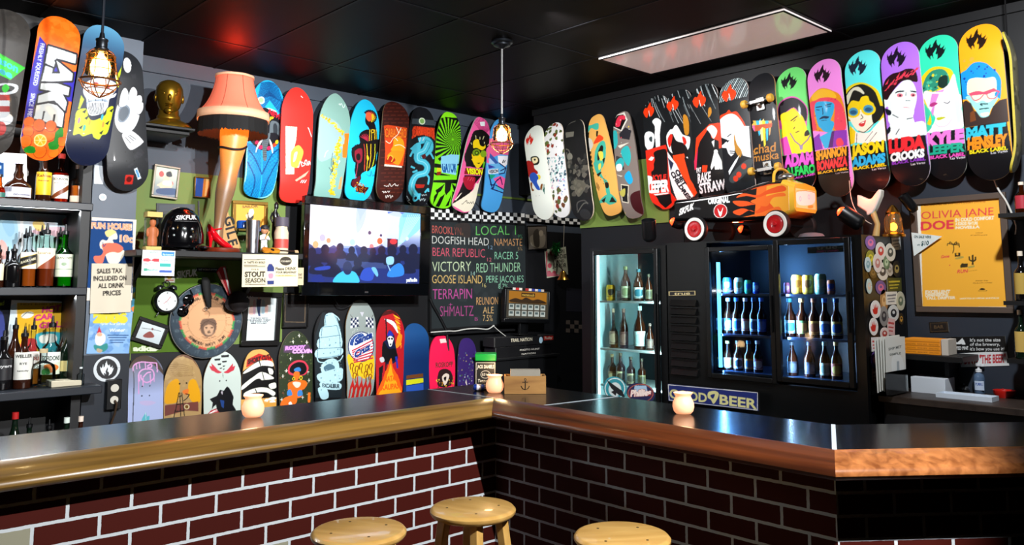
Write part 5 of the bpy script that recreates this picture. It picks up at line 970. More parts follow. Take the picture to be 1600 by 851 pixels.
# ---- wall display to the right of the pier
YS = 4.72;ZS = zz(345,393,YS)
sh = thing('wall_shelf','long black wall shelf carrying the leg lamp and other keepsakes','shelf',(2.1,WL-.02,ZS-.03))
x0,x1 = onP(213,393,'Y',YS).x,onP(474,393,'Y',YS).x;MB().b2((x0,YS,ZS-.035),(x1,WL-.013,ZS)).build('board',BLACKW,sh,bevel=.003)
for xx in (x0+.12,x1-.15): MB().prism([(0,0),(.3,0),(0,-.25)],Fr((xx,WL-.0125,ZS-.036),(0,-1,0),(0,0,1)),-.012,.012).build('bracket',BLACKW,sh)
YH = 4.98;ZH = zz(262,197,YH-.1)
hs = thing('bust_shelf','small black moulded wall shelf under the golden bust','shelf',(onP(262,197,'Y',YH).x,WL-.01,ZH))
x0,x1 = onP(222,197,'Y',YH-.12).x,onP(304,197,'Y',YH-.12).x;MB().b2((x0,YH-.14,ZH-.018),(x1,WL-.003,ZH)).build('top_board',BLACKW,hs,bevel=.004);MB().b2((x0+.02,YH-.11,ZH-.045),(x1-.02,WL-.003,ZH-.019)).build('moulding',BLACKW,hs,bevel=.006)
# a plain golden head on a round shouldered base
M_gold = mat('gold_paint','#a07a24',.28,.85,noise=.1,nscale=20);q = onP(263,190,'Y',YH);k = mpp(q)
bu = thing('gold_bust','plain golden head and shoulders bust on its small black shelf','bust',(q.x,YH,ZH),-.32)
MB().lathe([(.001,0),(35*k,0),(35*k,4*k),(30*k,9*k),(20*k,14*k),(17*k,16*k),(17*k,20*k),(15*k,22*k),(14.5*k,30*k),(.001,30*k)],n=36,sy=.7).build('base',M_gold,bu,local=True)
H_ = [(.001,22),(9,23),(13,28),(17,36),(20,46),(21.5,56),(20.5,65),(16,72.5),(9,76.5),(.001,77.5)]
mb = MB().lathe([(a*k,b*k) for a,b in H_],n=32,sy=1.08,sx=.95)
mb.ball((0,-19.5*k,47*k),(3*k,6*k,6*k),12,8).ball((0,-18*k,37*k),(6*k,4*k,1.3*k),12,6).ball((0,-18*k,34.4*k),(5*k,4*k,1.3*k),12,6).ball((0,-14*k,27*k),(7*k,6*k,5*k),12,6)
for s_ in (-1,1): mb.ball((s_*7.5*k,-18.2*k,52.5*k),(4*k,3*k,2.2*k),12,6).ball((s_*7.5*k,-17.8*k,57*k),(5.5*k,3*k,1.2*k),12,6).ball((s_*19.5*k,0,49*k),(2.4*k,5*k,7*k),12,8)
o = mb.build('head',M_gold,bu,local=True,smooth=60)
# leg lamp
YG = 4.85;q = onP(344,390,'Y',YG);k = mpp(q);XG = q.x
lg = thing('leg_lamp','lamp shaped like a stockinged leg in a red heel under a pink fringed shade','table lamp',(XG,YG,ZS))
def LP(px,py): p = onP(px,py,'Y',YG);return Vector((p.x-XG,0,p.z-ZS))
SQ = LP(366,180);kk = k
MB().lathe([(.001,0),(29*k,0),(30*k,2*k),(30*k,5*k),(27*k,7*k),(.001,7*k)],n=36).build('base',woodm('mahogany_base','#4a1608','#7a2a12',.3),lg,local=True)
LEGP = [(367,196,22),(366,212,22),(364.5,226,20.5),(362,242,18),(360,256,15.5),(358.5,266,14),(356,276,14.5),(354,288,15),(351,302,14.5),(348,318,12),(345,334,9.5),(343,346,8),(341.5,356,7.5),(340,364,8.5),(340,372,8)]
R = []
for px,py,r in LEGP: c = LP(px,py);R.append([c+Vector((math.cos(t)*r*k,math.sin(t)*r*k*.95,0)) for t in [2*PI*j/28 for j in range(28)]])
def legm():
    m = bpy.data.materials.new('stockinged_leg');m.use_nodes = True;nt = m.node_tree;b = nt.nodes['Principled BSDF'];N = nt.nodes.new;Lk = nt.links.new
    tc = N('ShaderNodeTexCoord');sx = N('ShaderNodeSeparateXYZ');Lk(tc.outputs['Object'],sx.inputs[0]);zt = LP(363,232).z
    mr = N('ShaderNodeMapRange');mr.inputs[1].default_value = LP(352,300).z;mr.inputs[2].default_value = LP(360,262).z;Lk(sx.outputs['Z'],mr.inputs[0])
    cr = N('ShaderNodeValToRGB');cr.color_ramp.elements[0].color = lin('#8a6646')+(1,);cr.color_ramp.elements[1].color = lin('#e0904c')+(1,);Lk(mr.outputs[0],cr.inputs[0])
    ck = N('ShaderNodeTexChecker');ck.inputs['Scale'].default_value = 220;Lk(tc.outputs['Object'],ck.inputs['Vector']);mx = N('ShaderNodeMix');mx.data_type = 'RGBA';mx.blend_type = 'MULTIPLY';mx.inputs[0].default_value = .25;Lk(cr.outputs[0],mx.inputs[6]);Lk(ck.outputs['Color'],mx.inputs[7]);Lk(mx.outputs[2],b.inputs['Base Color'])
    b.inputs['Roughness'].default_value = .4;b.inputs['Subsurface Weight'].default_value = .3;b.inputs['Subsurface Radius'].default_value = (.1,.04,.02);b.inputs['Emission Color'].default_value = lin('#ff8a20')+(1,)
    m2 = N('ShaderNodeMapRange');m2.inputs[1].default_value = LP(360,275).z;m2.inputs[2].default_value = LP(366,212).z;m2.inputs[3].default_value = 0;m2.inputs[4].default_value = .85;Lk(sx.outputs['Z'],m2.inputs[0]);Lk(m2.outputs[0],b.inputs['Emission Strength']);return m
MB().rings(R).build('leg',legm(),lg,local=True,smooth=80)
g0 = [LP(363.5,232)+Vector((math.cos(t)*20.8*k,math.sin(t)*20*k,(3*math.cos(t-.3)+3*math.cos(2*t))*k)) for t in [2*PI*j/40 for j in range(40)]]
MB().tube(g0,1.9*k,8,True).build('garter',mat('black_lace','#0a0808',.7),lg,local=True)
M_shoe = mat('red_patent_leather','#c80a18',.12,coat=.8)
# the shoe points to the right: sole, toe box, open throat and a stiletto heel
sh_pts = [((327,358),8,8),((331,364),9.5,9),((337,370),9.5,8),((344,377),9,7),((350,381.5),9,6),((356,384),8,4.5),((361,385.5),5,3),((363.5,386),1.5,1.5)]
R = [[LP(*p)+Vector((0,math.cos(t)*a*k,math.sin(t)*b*k)) for t in [2*PI*j/18 for j in range(18)]] for p,a,b in sh_pts]
MB().rings(R).build('shoe',M_shoe,lg,local=True,smooth=70)
MB().rings([[LP(*p)+Vector((math.cos(t)*r*k,math.sin(t)*r*k,0)) for t in [2*PI*j/14 for j in range(14)]] for p,r in (((330.5,362),7),((330,370),4.5),((329,378),2.4),((328.5,387),1.7))]).build('heel',M_shoe,lg,local=True)
MB().tube([LP(337,358)+Vector((math.cos(t)*9*k,math.sin(t)*9*k,math.cos(t)*1.5*k)) for t in [2*PI*j/24 for j in range(24)]],1.3*k,6,True).build('ankle_strap',M_shoe,lg,local=True)
# octagonal bell shade: panels, trim band, fringe
prof = [(28.5,121),(29.5,126),(31,134),(33.5,144),(37,154),(42,164),(47.5,172),(53,178)]
cs = LP(366,150)
def oct(r,z): return [Vector((cs.x+math.cos(j*PI/16)*r*k*(1+.012*math.cos(j*PI/2)),math.sin(j*PI/16)*r*k*(1+.012*math.cos(j*PI/2)),z)) for j in range(32)]
M_sh = mat('pink_shade_cloth','#f07c60',.7,emit=.3,ec='#ff6a48',noise=.04)
mb = MB().rings([oct(r,LP(366,y).z) for r,y in prof],cap0=False,cap1=False);o = mb.build('lamp_shade',M_sh,lg,local=True,smooth=60);s_ = o.modifiers.new('cloth','SOLIDIFY');s_.thickness = .003
for j in range(8): MB().tube([oct(r,LP(366,y).z)[j*4] for r,y in prof],.0022,6).build('seam',mat('dark_pink_piping','#b8543c',.7),lg,local=True)
M_tr = mat('gold_shade_trim','#e8b894',.5,emit=.2,ec='#ffb080')
for (ra,ya),(rb,yb) in (((53.5,177),(54.5,189.5)),((28.6,119),(28.9,122.5))):
    o = MB().rings([oct(ra,LP(366,ya).z),oct(rb,LP(366,yb).z)],cap0=False,cap1=False).build('trim_band',M_tr,lg,local=True,smooth=60);s_ = o.modifiers.new('cloth','SOLIDIFY');s_.thickness = .006;s_.offset = 1
mb = MB();R2 = random.Random(1);zt,zb_ = LP(366,189).z,LP(366,211).z
O1 = oct(53.5,0)
for j in range(32):
    A_,B_ = O1[j],O1[(j+1) % 32]
    for i in range(9):
        f = (i+.5)/9;p = A_.lerp(B_,f);d_ = (B_-A_).normalized()*.0032;zz_ = zb_+R2.uniform(-.006,.006);n_ = Vector((p.x-cs.x,p.y,0)).normalized()*.0035
        mb.add([p-d_+Vector((0,0,zt)),p+d_+Vector((0,0,zt)),p+d_*.8+n_+Vector((0,0,zz_)),p-d_*.8+n_+Vector((0,0,zz_)),p-d_-n_+Vector((0,0,zt)),p+d_-n_+Vector((0,0,zt)),p+d_*.8+Vector((0,0,zz_)),p-d_*.8+Vector((0,0,zz_))],[(0,1,2,3),(7,6,5,4),(0,3,7,4),(1,5,6,2),(3,2,6,7)])
o = mb.build('fringe',mat('black_fringe','#0c0a0a',.8),lg,local=True,smooth=0);o['kind'] = 'stuff'
MB().ball(cs+Vector((0,0,-.02)),(.032,.032,.045)).build('bulb',mat('red_bulb','#ff5030',.4,emit=6,ec='#ff2a10'),lg,local=True)
point('leg_lamp_light',Vector((XG,YG,ZS))+cs+Vector((0,0,.09)),7,.04,(1,.04,.015));point('leg_lamp_glow',Vector((XG,YG,ZS))+cs+Vector((0,0,-.10)),3.5,.05,(1,.5,.18))
# ---- frames and keepsakes
M_silver = mat('silver_frame','#9a9284',.3,.8);M_goldf = mat('gilt_frame','#8a6a2c',.35,.6);M_blackf = mat('black_frame','#0c0b0b',.35)
YW = WL-.026
def g(a):
    a.z(220,240,5.315);a.grad('#c8d4c0','#6a7a8a',.2,1);a.e('#c8504c',170,170,20,24);a.e('#d0706a',250,250,16,20);a.c('#e8c8a8','200,190 230,190 235,220 260,260 230,300 170,290 150,270 130,260 180,230');a.c('#222a34','210,160 245,150 255,190 215,190');a.c('#f0ece4','190,225 250,230 240,265 180,255');a.c('#2c4a74','140,290 280,290 280,340 140,330')
framed('framed_pinup','small silver framed picture of a seated woman on the green wall','picture frame','Y',YW,((242,257),(282,262),(274,313),(233,306)),3.2,'#d8dcc8',g,M_silver)
def g(a): a.z(220,240,5.315);a.p('#1c58b8','440,190 520,200 510,360 440,360');a.p('#d88a28','520,200 570,205 555,360 505,360');a.p('#f4d080','540,205 560,205 545,350 525,350')
framed('framed_card','small gilt framed blue and orange card left of the lamp leg','picture frame','Y',YW,((303,276),(328,278),(327,310),(302,308)),1.5,'#1c58b8',g,M_goldf)
def g(a):
    a.z(340,290,5.007);a.t('#6a4a18','SAILOR',192,175,310,170,20,(0,-1),.04);a.c('#2a2420','225,230 250,200 280,240 260,270 230,275');a.c('#f0e4c8','245,190 275,185 280,220 250,250 240,230');a.c('#d8b890','215,230 235,225 230,260')
framed('framed_print','gilt framed yellow sailor print behind the jars on the shelf','picture frame','Y',YW,((362,313),(417,316),(416,362),(362,360)),5,'#e0a030',g,M_goldf)
# clear package with an orange figure
def on_shelf(px,Y): return onP(px,390,'Y',Y).x
x = on_shelf(237,4.82);t = thing('boxed_figure','orange figure in a clear plastic package left of the black helmet','toy',(x,4.82,ZS));k = mpp(Vector((x,4.82,ZS)))
M_clearp = clearm('clear_plastic','#f2f6f6')
MB().b2((-11*k,-8*k,6*k),(11*k,8*k,52*k)).build('blister',M_clearp,t,bevel=.01,local=True);MB().b2((-11.5*k,-9*k,0),(11.5*k,9*k,6*k)).build('tray',mat('yellow_card','#d8c070',.7),t,local=True);MB().b2((-11.5*k,-9*k,52*k),(11.5*k,9*k,60*k)).build('header_card',mat('yellow_card','#d8c070',.7),t,local=True)
MB().lathe([(.001,7*k),(7*k,7*k),(7.5*k,16*k),(6*k,24*k),(7.5*k,30*k),(6*k,36*k),(3*k,38*k),(5*k,42*k),(4.5*k,47*k),(.001,49*k)],n=16).ball((-7*k,0,28*k),(2.5*k,2.5*k,7*k)).ball((7*k,0,28*k),(2.5*k,2.5*k,7*k)).build('figure',mat('orange_rubber','#d87848',.5),t,local=True)
x = on_shelf(284,4.86);t = thing('batting_helmet','shiny black batting helmet with white scrawled letters on the shelf','helmet',(x,4.88,ZS));k = mpp(Vector((x,4.86,ZS)))
mb = MB().lathe([(33*k,0),(34.5*k,10*k),(34*k,26*k),(31*k,42*k),(26*k,55*k),(18*k,64*k),(9*k,69*k),(.001,70*k)],n=36,sy=.95);mb.build('shell',mat('black_gloss_shell','#08080a',.1,coat=.5),t,local=True)
R = [[Vector((math.cos(a)*r*k,math.sin(a)*r*k*1.0,z*k)) for r,z in ((31,10),(44,5),(44,7.5),(31,14))] for a in [PI*1.22+PI*.56*j/16 for j in range(17)]]
MB().rings(R).build('brim',mat('black_gloss_shell','#08080a',.1),t,local=True)
face = math.atan2(CP.y-4.88,CP.x-x)
aw = Art(34*k,14*k,'#0a0a0c',None,.0012);aw.t('#f4f6f8','SIKFUK',4,84,96,66,58,(.06,-1),.03);VV = np.zeros((aw.ny,aw.nx,3));tt = face+.28+np.linspace(-.62,.62,aw.nx);hh = np.linspace(58*k,46*k,aw.ny);rr = np.interp(hh,[42*k,55*k,64*k],[31.6*k,26.8*k,18.8*k])
VV[...,0] = rr[:,None]*np.cos(tt)[None,:];VV[...,1] = rr[:,None]*np.sin(tt)[None,:]*.96;VV[...,2] = hh[:,None];link('lettering',grid_mesh('lettering',VV,aw.done(),[PR,PR],lambda P: P*.997),t)
for dx,z in ((-.35,34),(.15,34),(.5,34),(-.3,24),(.45,22)): MB().ball((math.cos(face+dx)*33*k,math.sin(face+dx)*32*k,z*k),2.2*k if dx != .15 else 3.4*k,10,6).build('rivet',mat('steel_rivet','#b8c4c4',.3,.8),t,local=True)
def pln(name,label,cat,quad,Y,base,paint,th_=.01,m=None,edge_=None,group=None):
    fr,w,h = fr_quad('Y',Y,*quad);a = Art(w,h,base,fr,.0025);paint(a);return tag(sheet(name,a,[m or PS,edge_ or BLACKW],th_,None,fr),label,cat,group)
pln('leaning_board','flat dark board leaning behind the black helmet','panel',((247,318),(301,319),(306,393),(240,393)),5.08,'#22282c',lambda a: a.z(220,240,5.315).p('#2f3940','150,430 420,420 430,470 150,480'))
pln('steel_rod','thin dark rod leaning on the wall between helmet and lamp leg','rod',((306,314),(308,314),(314,392),(312,392)),5.05,'#15161a',lambda a: None)
# cardboard scrap with stencilled letters
fr = fr_flat('Y',4.97,358,360);P = [fr.pt(*p) for p in ((354,326),(377,388),(346,386),(349,340))];t = frthing('cardboard_scrap','torn brown cardboard corner with stencilled letters GILE beside the lamp','cardboard',fr)
MB().prism([p for p in P],Fr((0,0,0),(1,0,0),(0,1,0)),-.003,.003).build('board',mat('brown_cardboard','#b08a58',.85),t,local=True)
for ch,(px,py) in zip('GILE',((359,346),(359.5,356),(362,366),(364,380))):
    v,tr = glyphs(ch,.03);gx0,gy0 = fr.pt(px,py);s_ = .085;c_,n_ = math.cos(-1.25),math.sin(-1.25);w0 = v[:,0].mean();h0 = .36
    if len(tr): MB().add([((gx0+((q[0]-w0)*c_-(q[1]-h0)*n_)*s_),gy0+((q[0]-w0)*n_+(q[1]-h0)*c_)*s_,.0036) for q in v],[tuple(int(i) for i in f) for f in tr]).build('letter',BLACKP,t,local=True,smooth=0)
def lath(name,label,cat,px,Y,parts,zb=None,axis='Y',group=None,yb=390):
    q = onP(px,yb,axis,Y);k = mpp(q);t = thing(name,label,cat,(q.x,q.y,ZS if zb is None else zb),0,group)
    for nm,m,pf in parts: MB().lathe([(max(.0005,r*k),z*k) for r,z in pf],n=24).build(nm,m,t,local=True)
    return t,k
M_pewter = mat('pewter','#8a8e90',.25,.9);M_blueg = mat('cobalt_glass','#1c4a9a',.15)
lath('steel_tumbler','tall shiny steel tumbler behind the baseball figure','tumbler',394,4.9,[('cup',STEEL,[(.01,0),(9,0),(11,52),(10.2,52),(8.5,3),(.01,3)])])
lath('glass_jar','clear glass jar with a blue lid behind the cardboard scrap','jar',379,5.0,[('jar',G_CL,[(.01,0),(11,0),(12,3),(12,30),(9,36),(9,40)]),('lid',M_blueg,[(.01,40),(10.5,40),(10.5,50),(9.5,52),(.01,52)])])
lath('glass_jar','low glass bowl with a blue rim behind the baseball figure','jar',402,5.02,[('jar',G_CL,[(.01,0),(11,0),(13,20),(12,36)]),('rim',M_blueg,[(12,36),(13,36),(13,42),(12,42)])])
lath('cork_jar','pale jar with red print and a dark square lid on the right of the shelf','jar',439,4.92,[('jar',mat('pale_jar','#c8b89c',.4,noise=.15),[(.01,0),(10,0),(11,3),(11,34),(9,40),(9,44),(.01,44)]),('lid',mat('slate_lid','#4a4450',.6),[(.01,44),(10.5,44),(10.5,58),(.01,58)]),('print_band',mat('red_print','#b8443a',.5),[(11.05,10),(11.2,10),(11.2,24),(11.05,24)])])
t,k = lath('black_figurine','slender black figurine standing on the shelf by the red board','figurine',428,5.06,[])
MB().rings([[Vector((x*k+math.cos(a)*r*k,math.sin(a)*r*k*.8,z*k)) for a in [2*PI*j/12 for j in range(12)]] for x,z,r in ((0,0,7),(0,4,7),(0,6,3.5),(1,20,3),(-1,32,3.6),(0,46,4.5),(2,58,5),(0,66,4.5),(1,71,2),(2,74,3.4),(2,80,3.6),(2,84,1))]).build('body',mat('black_resin','#0b0b0d',.3),t,local=True,smooth=70)
for s_ in (-1,1): MB().tube([(s_*4*k,0,66*k),(s_*8*k,-2*k,58*k),(s_*5*k,-4*k,50*k)],1.6*k,8).build('arm',mat('black_resin','#0b0b0d',.3),t,local=True)
# bobblehead in white baseball uniform
t,k = lath('bobblehead_figure','small baseball figure in white uniform and dark cap on the shelf','figurine',412,4.80,[('base',BLACKP,[(.01,0),(8,0),(8,2),(.01,2)])])
M_uni = mat('white_uniform','#e4e4e4',.6);M_skin = mat('painted_skin','#b8805c',.5)
mb = MB().lathe([(.01,14*k),(4.5*k,14*k),(5*k,18*k),(5.5*k,25*k),(4.5*k,29*k),(1.5*k,30.5*k)],n=16,sy=.75)
for s_ in (-1,1): mb.tube([(s_*2.4*k,0,15*k),(s_*3.2*k,-1*k,9*k),(s_*3.4*k,0,2.5*k)],[2.6*k,2.2*k,1.8*k],10).tube([(s_*5*k,0,27*k),(s_*7*k,-3*k,22*k),(s_*2*k,-7*k,23*k)],[2*k,1.7*k,1.4*k],8)
mb.build('uniform',M_uni,t,local=True);MB().ball((0,-1*k,36.5*k),(6*k,6*k,6.5*k)).ball((0,-6.8*k,35.5*k),(1.2*k,1.5*k,1.3*k),8,6).ball((-1.5*k,-7.5*k,23*k),1.6*k,8,6).build('head',M_skin,t,local=True)
MB().lathe([(6.3*k,38*k),(6.2*k,41*k),(4.5*k,44*k),(.001,45*k)],(0,-1*k,0),16).b2((-4.5*k,-11*k,38*k),(4.5*k,-5*k,38.8*k)).build('cap',mat('navy_cap','#14161c',.6),t,local=True)
MB().tube([(-2*k,-7.5*k,22*k),(4*k,-9*k,34*k)],[.8*k,1.3*k],8).build('bat',mat('ash_bat','#c89048',.4),t,local=True)
# miniature guitar lying on the shelf edge
q = onP(424,389,'Y',4.765);k = mpp(q);t = thing('miniature_guitar','small sunburst guitar lying at the front edge of the shelf','guitar',(q.x,4.768,ZS+.001),.0)
body = smoothpts([(-17,0),(-15,5),(-9,6),(-4,4),(2,5.5),(10,4.5),(13,1),(13,-1),(10,-4.5),(2,-5.5),(-4,-4),(-9,-6),(-15,-5)],3)
F0 = Fr((0,0,0),(1,0,-.03),(0,.75,.66));MB().prism([(x*k,y*k) for x,y in body],F0,4.2*k,7*k).build('body',woodm('sunburst_wood','#8a4c14','#e0982c',.2),t,local=True,smooth=30)
MB().tube([F0.W(12*k,0,6.4*k),F0.W(38*k,0,6.4*k)],1.1*k,8).build('neck',mat('dark_neck','#2a1a10',.4),t,local=True);MB().prism([(38*k,-2*k),(44*k,-2.5*k),(44*k,2.5*k),(38*k,2*k)],F0,5.4*k,7.4*k).build('headstock',mat('pale_headstock','#b8a078',.4),t,local=True)
MB().lathe([(.001,0),(3*k,0),(3*k,.3*k),(.001,.3*k)],F0.W(0,0,7*k),16,Matrix((F0.ex,F0.up,F0.n)).transposed()).build('sound_hole',BLACKP,t,local=True)
# signs hanging on the shelf front
YQ = YS-.006
def g(a):
    a.z(340,290,5.007);K = '#38332c';a.t(K,'A TASTE SO BOLD',208,608,370,608,15,(0,-1),.04);a.l(K,5,'205,580 370,580');a.l(K,5,'208,634 370,634');a.t(K,'THIS IS',262,660,318,660,12);a.t(K,'STOUT',214,712,368,710,40,(0,-1),.05);a.t(K,'SEASON',216,756,370,754,34,(0,-1),.03);a.l(K,5,'214,770 372,770');a.l(K,4,'205,622 370,622')
    a.p('#2a3468','385,640 400,612 422,612 440,640 438,770 386,772');a.p('#c8a8a8','402,565 420,565 422,612 400,612');a.p('#e8dce0','386,670 440,670 438,740 386,742');a.c('#b88090','395,690 430,685 430,720 400,725')
    a.e('#3a342c',530,590,46,34);a.t('#d8d0b8','FOUNDERS',492,598,568,598,14);a.t(K,'Please DRINK',450,660,608,658,22,(.1,-1),.03);a.t(K,'YOUR BREAKFAST',452,684,612,684,15,(0,-1),.04);a.t('#8a7a30','FOUNDERS BREWING CO',452,708,610,708,12,(0,-1),.03);a.p('#eef0ec','448,722 616,720 616,768 448,770')
pln('beer_sign','cream STOUT SEASON sign with a bottle hung from the shelf front','sign',((377,397),(465,398),(465,447),(379,448)),YQ-.004,'#cdc2a4',g,.004,PM,WHITE_EDGE)
pln('beer_sign','small tan sign half hidden behind the STOUT SEASON sign','sign',((462,418),(474,418),(474,445),(462,445)),YQ+.002,'#b8a888',lambda a: (a.z(340,290,5.007),a.t('#38332c','TNT',628,705,660,705,18),a.t('#38332c','ONE',630,725,658,725,12)),.003,PM,WHITE_EDGE)
def g(a):
    a.z(200,380,4.73);a.p('#f0f4f4','105,50 345,60 340,235 100,232');a.p('#2a86d8','245,62 340,66 338,98 245,94');a.t('#e8f4fc','Parliament',255,90,330,92,14);a.p('#d02030','112,112 150,110 170,125 190,112 228,114 226,138 190,136 170,126 150,136 112,134');a.p('#28b0a8','232,148 312,150 312,174 232,172');a.p('#2a58b8','228,200 240,196 320,200 318,216 228,214');a.t('#88a8a0','Marlboro',160,76,230,72,16);a.t('#8a9aa8','Newport',242,132,330,136,18);a.t('#9aa4b0','Marlboro',120,158,212,154,14);a.t('#4aa890','Menthol',140,202,215,202,16);a.p('#2aa080','115,184 140,182 138,204 115,204')
t = pln('price_card','white rounded card of cigarette brand names hung under the shelf','price card',((222,390),(273,392),(272,431),(221,430)),YQ-.004,'#e8eeee',g,.006,PS,WHITE_EDGE)
def g(a):
    a.z(200,380,4.73);a.t('#f2f6ec','SIKFUK',360,258,508,240,52,(.08,-1),.04);a.p('#15171a','505,180 700,180 700,222 505,208');a.t('#e8e8e0','THE WORST DRINK BAR',515,200,690,202,12);a.p('#e8e8dc','270,235 345,235 345,290 270,288');a.c('#e0a828','285,240 325,238 318,262 292,262');a.p('#b03020','278,270 336,270 336,276 278,276')
    a.t('#dfe8cc','adidas',42,792,235,792,38,(0,-1),.06)
pln('felt_banner','green felt banner with white lettering hanging behind the dartboard','banner',((209,417),(352,417),(352,549),(209,549)),WL-.016,'#4d6c1c',g,.003,PM,M_green)
def g(a): a.z(200,380,4.73);a.grad('#2c9ac0','#2c9ac0');a.e('#e8d84c',68,385,34,28);a.e('#20282c',72,365,8);a.c('#e07830','30,470 110,450 112,490 40,505');a.c('#d8b040','60,420 90,410 95,440 60,440')
pln('sticker','small blue and yellow cartoon bird sticker beside the pier','sticker',((206,449),(227,449),(225,489),(206,488)),WL-.0164,'#2c9ac0',g,.002,PS,WHITE_EDGE)
pln('sticker','white slip of paper pinned above the tilted photo frame','note',((229,483),(264,487),(262,504),(227,498)),WL-.0166,'#d0e0dc',lambda a: (a.z(200,380,4.73),a.l('#2a3430',4,'170,550 200,520 220,560 250,530')),.002,PM,WHITE_EDGE)
def g(a): a.z(200,380,4.73);a.grad('#d6e0e2','#c0ccd0');a.l('#3a4044',3,'100,625 200,640 240,650',True);a.c('#8a4038','110,680 160,650 190,680 180,695 130,695');a.e('#6a3430',178,634,8)
fr_t = framed('framed_photo','black framed photo of a sitting man, tilted, below the clock','picture frame','Y',WL-.022,((215,494),(265,508),(250,546),(206,530)),5.5,'#d6e0e2',g,M_blackf,.02)
# clock
fr = fr_flat('Y',WL-.03,257,470);k = mpp(fr.o);t = frthing('alarm_clock','old round twin bell alarm clock on the green wall','clock',fr)
RX = Matrix.Identity(3);MB().lathe([(.001,0),(18*k,0),(19*k,.008),(19*k,.04),(17*k,.05),(15*k,.046)],(0,0,0),36,None,True,False).build('case',mat('dark_chrome','#4a4c4c',.25,.9),t,local=True)
a = Art(32*k,32*k,'#d8dedc',None,.0015);a.e('#e4e8e6',50,50,44);
for j in range(12): a.l('#555',2,[(50+36*math.cos(j*PI/6),50+36*math.sin(j*PI/6)),(50+42*math.cos(j*PI/6),50+42*math.sin(j*PI/6))])
a.l('#b04048',2.5,'50,50 66,28');a.l('#b04048',2.5,'50,50 34,62');a.l('#888',1.5,'50,50 60,72')
A = a.done();ns = 16;V = np.zeros((ns,41,3));rr = np.linspace(1,.001,ns)*15.2*k;tt = -np.linspace(0,2*PI,41);V[...,0] = rr[:,None]*np.cos(tt);V[...,1] = rr[:,None]*np.sin(tt);V[...,2] = .045
ix = np.clip(((V[...,0]/a.w+.5)*a.nx).astype(int),0,a.nx-1);iy = np.clip(((.5-V[...,1]/a.h)*a.ny).astype(int),0,a.ny-1);link('dial',grid_mesh('dial',V,A[iy,ix],PS),t)
for s_ in (-1,1):
    MB().lathe([(6*k,0),(6*k,2*k),(4*k,5*k),(.001,6*k)],(s_*10*k,19*k,.025),16,Matrix.Rotation(-s_*.5,3,'Z') @ Matrix.Rotation(-PI/2,3,'X')).build('bell',mat('dark_chrome','#4a4c4c',.25,.9),t,local=True)
    MB().cyl((s_*9*k,-16*k,.02),(s_*13*k,-23*k,.02),1.2*k).build('foot',mat('dark_chrome','#4a4c4c',.25,.9),t,local=True)
MB().torus((0,26*k,.025),5*k,.9*k,20,6).build('handle',mat('dark_chrome','#4a4c4c',.25,.9),t,local=True)
# dartboard
def g(a):
    a.e('#36424c',323,501,55.5,57)
    for k in range(20):
        t_ = 2*PI*(k+.5)/20;c1 = ('#3f8a4a','#c0503c')[k % 2]
        for f in (0,): a.p(c1,[(323+math.cos(t_+d)*r*.965,501+math.sin(t_+d)*r) for d,r in ((-PI/20,45),(PI/20,45),(PI/20,41.5),(-PI/20,41.5))])
        a.t('#56646c',str([20,1,18,4,13,6,10,15,2,17,3,19,7,16,8,11,14,9,12,5][k]),323+math.sin(2*PI*k/20)*49-3,501-math.cos(2*PI*k/20)*50+2.5,323+math.sin(2*PI*k/20)*49+3,501-math.cos(2*PI*k/20)*50+2.5,5)
    a.e('#d29e74',323,501,40.2,41.6)
    for k in range(20): t_ = 2*PI*(k+.5)/20;a.l('#8a6848',.5,[(323+math.cos(t_)*12,501+math.sin(t_)*12),(323+math.cos(t_)*39,501+math.sin(t_)*41)])
    a.e('#8a6848',323,501,30.5,31.5);a.e('#d29e74',323,501,30,31);K = '#3a2c24'
    for k,ch in enumerate('ORIGINAL SAILOR JERRY'):
        t_ = PI*(1.12+.76*k/20);x,y = 323+math.cos(t_)*34.5,501+math.sin(t_)*35.5;ux,uy = math.cos(t_),math.sin(t_)
        if ch != ' ': a.t(K,ch,x+uy*1.8,y-ux*1.8,x-uy*1.8,y+ux*1.8,4.6,(ux,uy),.04)
    for k,ch in enumerate('SPICED NAVY RUM'):
        t_ = PI*(.76-.52*k/14);x,y = 323+math.cos(t_)*38,501+math.sin(t_)*39;ux,uy = math.cos(t_),math.sin(t_)
        if ch != ' ': a.t(K,ch,x-uy*1.6*-1*-1,y+ux*1.6*-1*-1,x+uy*1.6,y-ux*1.6,4.4,(-ux,-uy),.04) if False else a.t(K,ch,x-uy*-1.6,y+ux*-1.6,x+uy*-1.6*-1*-1,y-ux*-1.6,4.4,(-ux,-uy),.04) if False else a.t(K,ch,x+uy*-1.7,y-ux*-1.7,x-uy*-1.7,y+ux*-1.7,4.4,(-ux,-uy),.04)
    a.z(200,380,4.73);a.c('#6a5244','540,570 590,555 640,560 655,600 640,660 600,690 560,680 535,640');a.c('#c09878','560,620 595,600 630,615 625,665 600,678 570,668');a.l(K,3,'525,640 560,590 600,575 650,600',True);a.l(K,3,'545,690 600,700 650,685',True)
    for x,y,r in ((578,622,8),(618,622,8),(598,655,12)): a.e(K,x,y,r,r*.7)
    a.e('#c09878',598,653,7,3);a.l(K,2.5,'595,545 600,515 585,500 575,485',True)
o = disc('dartboard_face',None,None,'Y',WL-.05,323,501,56.5,'#2c363e',g,PM,ry=57.5)
fr = fr_flat('Y',WL-.05,323,501);t = frthing('dartboard','round dartboard with a tan face and sailor monkey print on the green wall','dartboard',fr);o.parent = t;o.matrix_basis = Matrix();o.name = 'face';r_ = abs(fr.pt(379.5,501)[0]-fr.pt(266.5,501)[0])/2;ry_ = abs(fr.pt(323,443)[1]-fr.pt(323,559)[1])/2
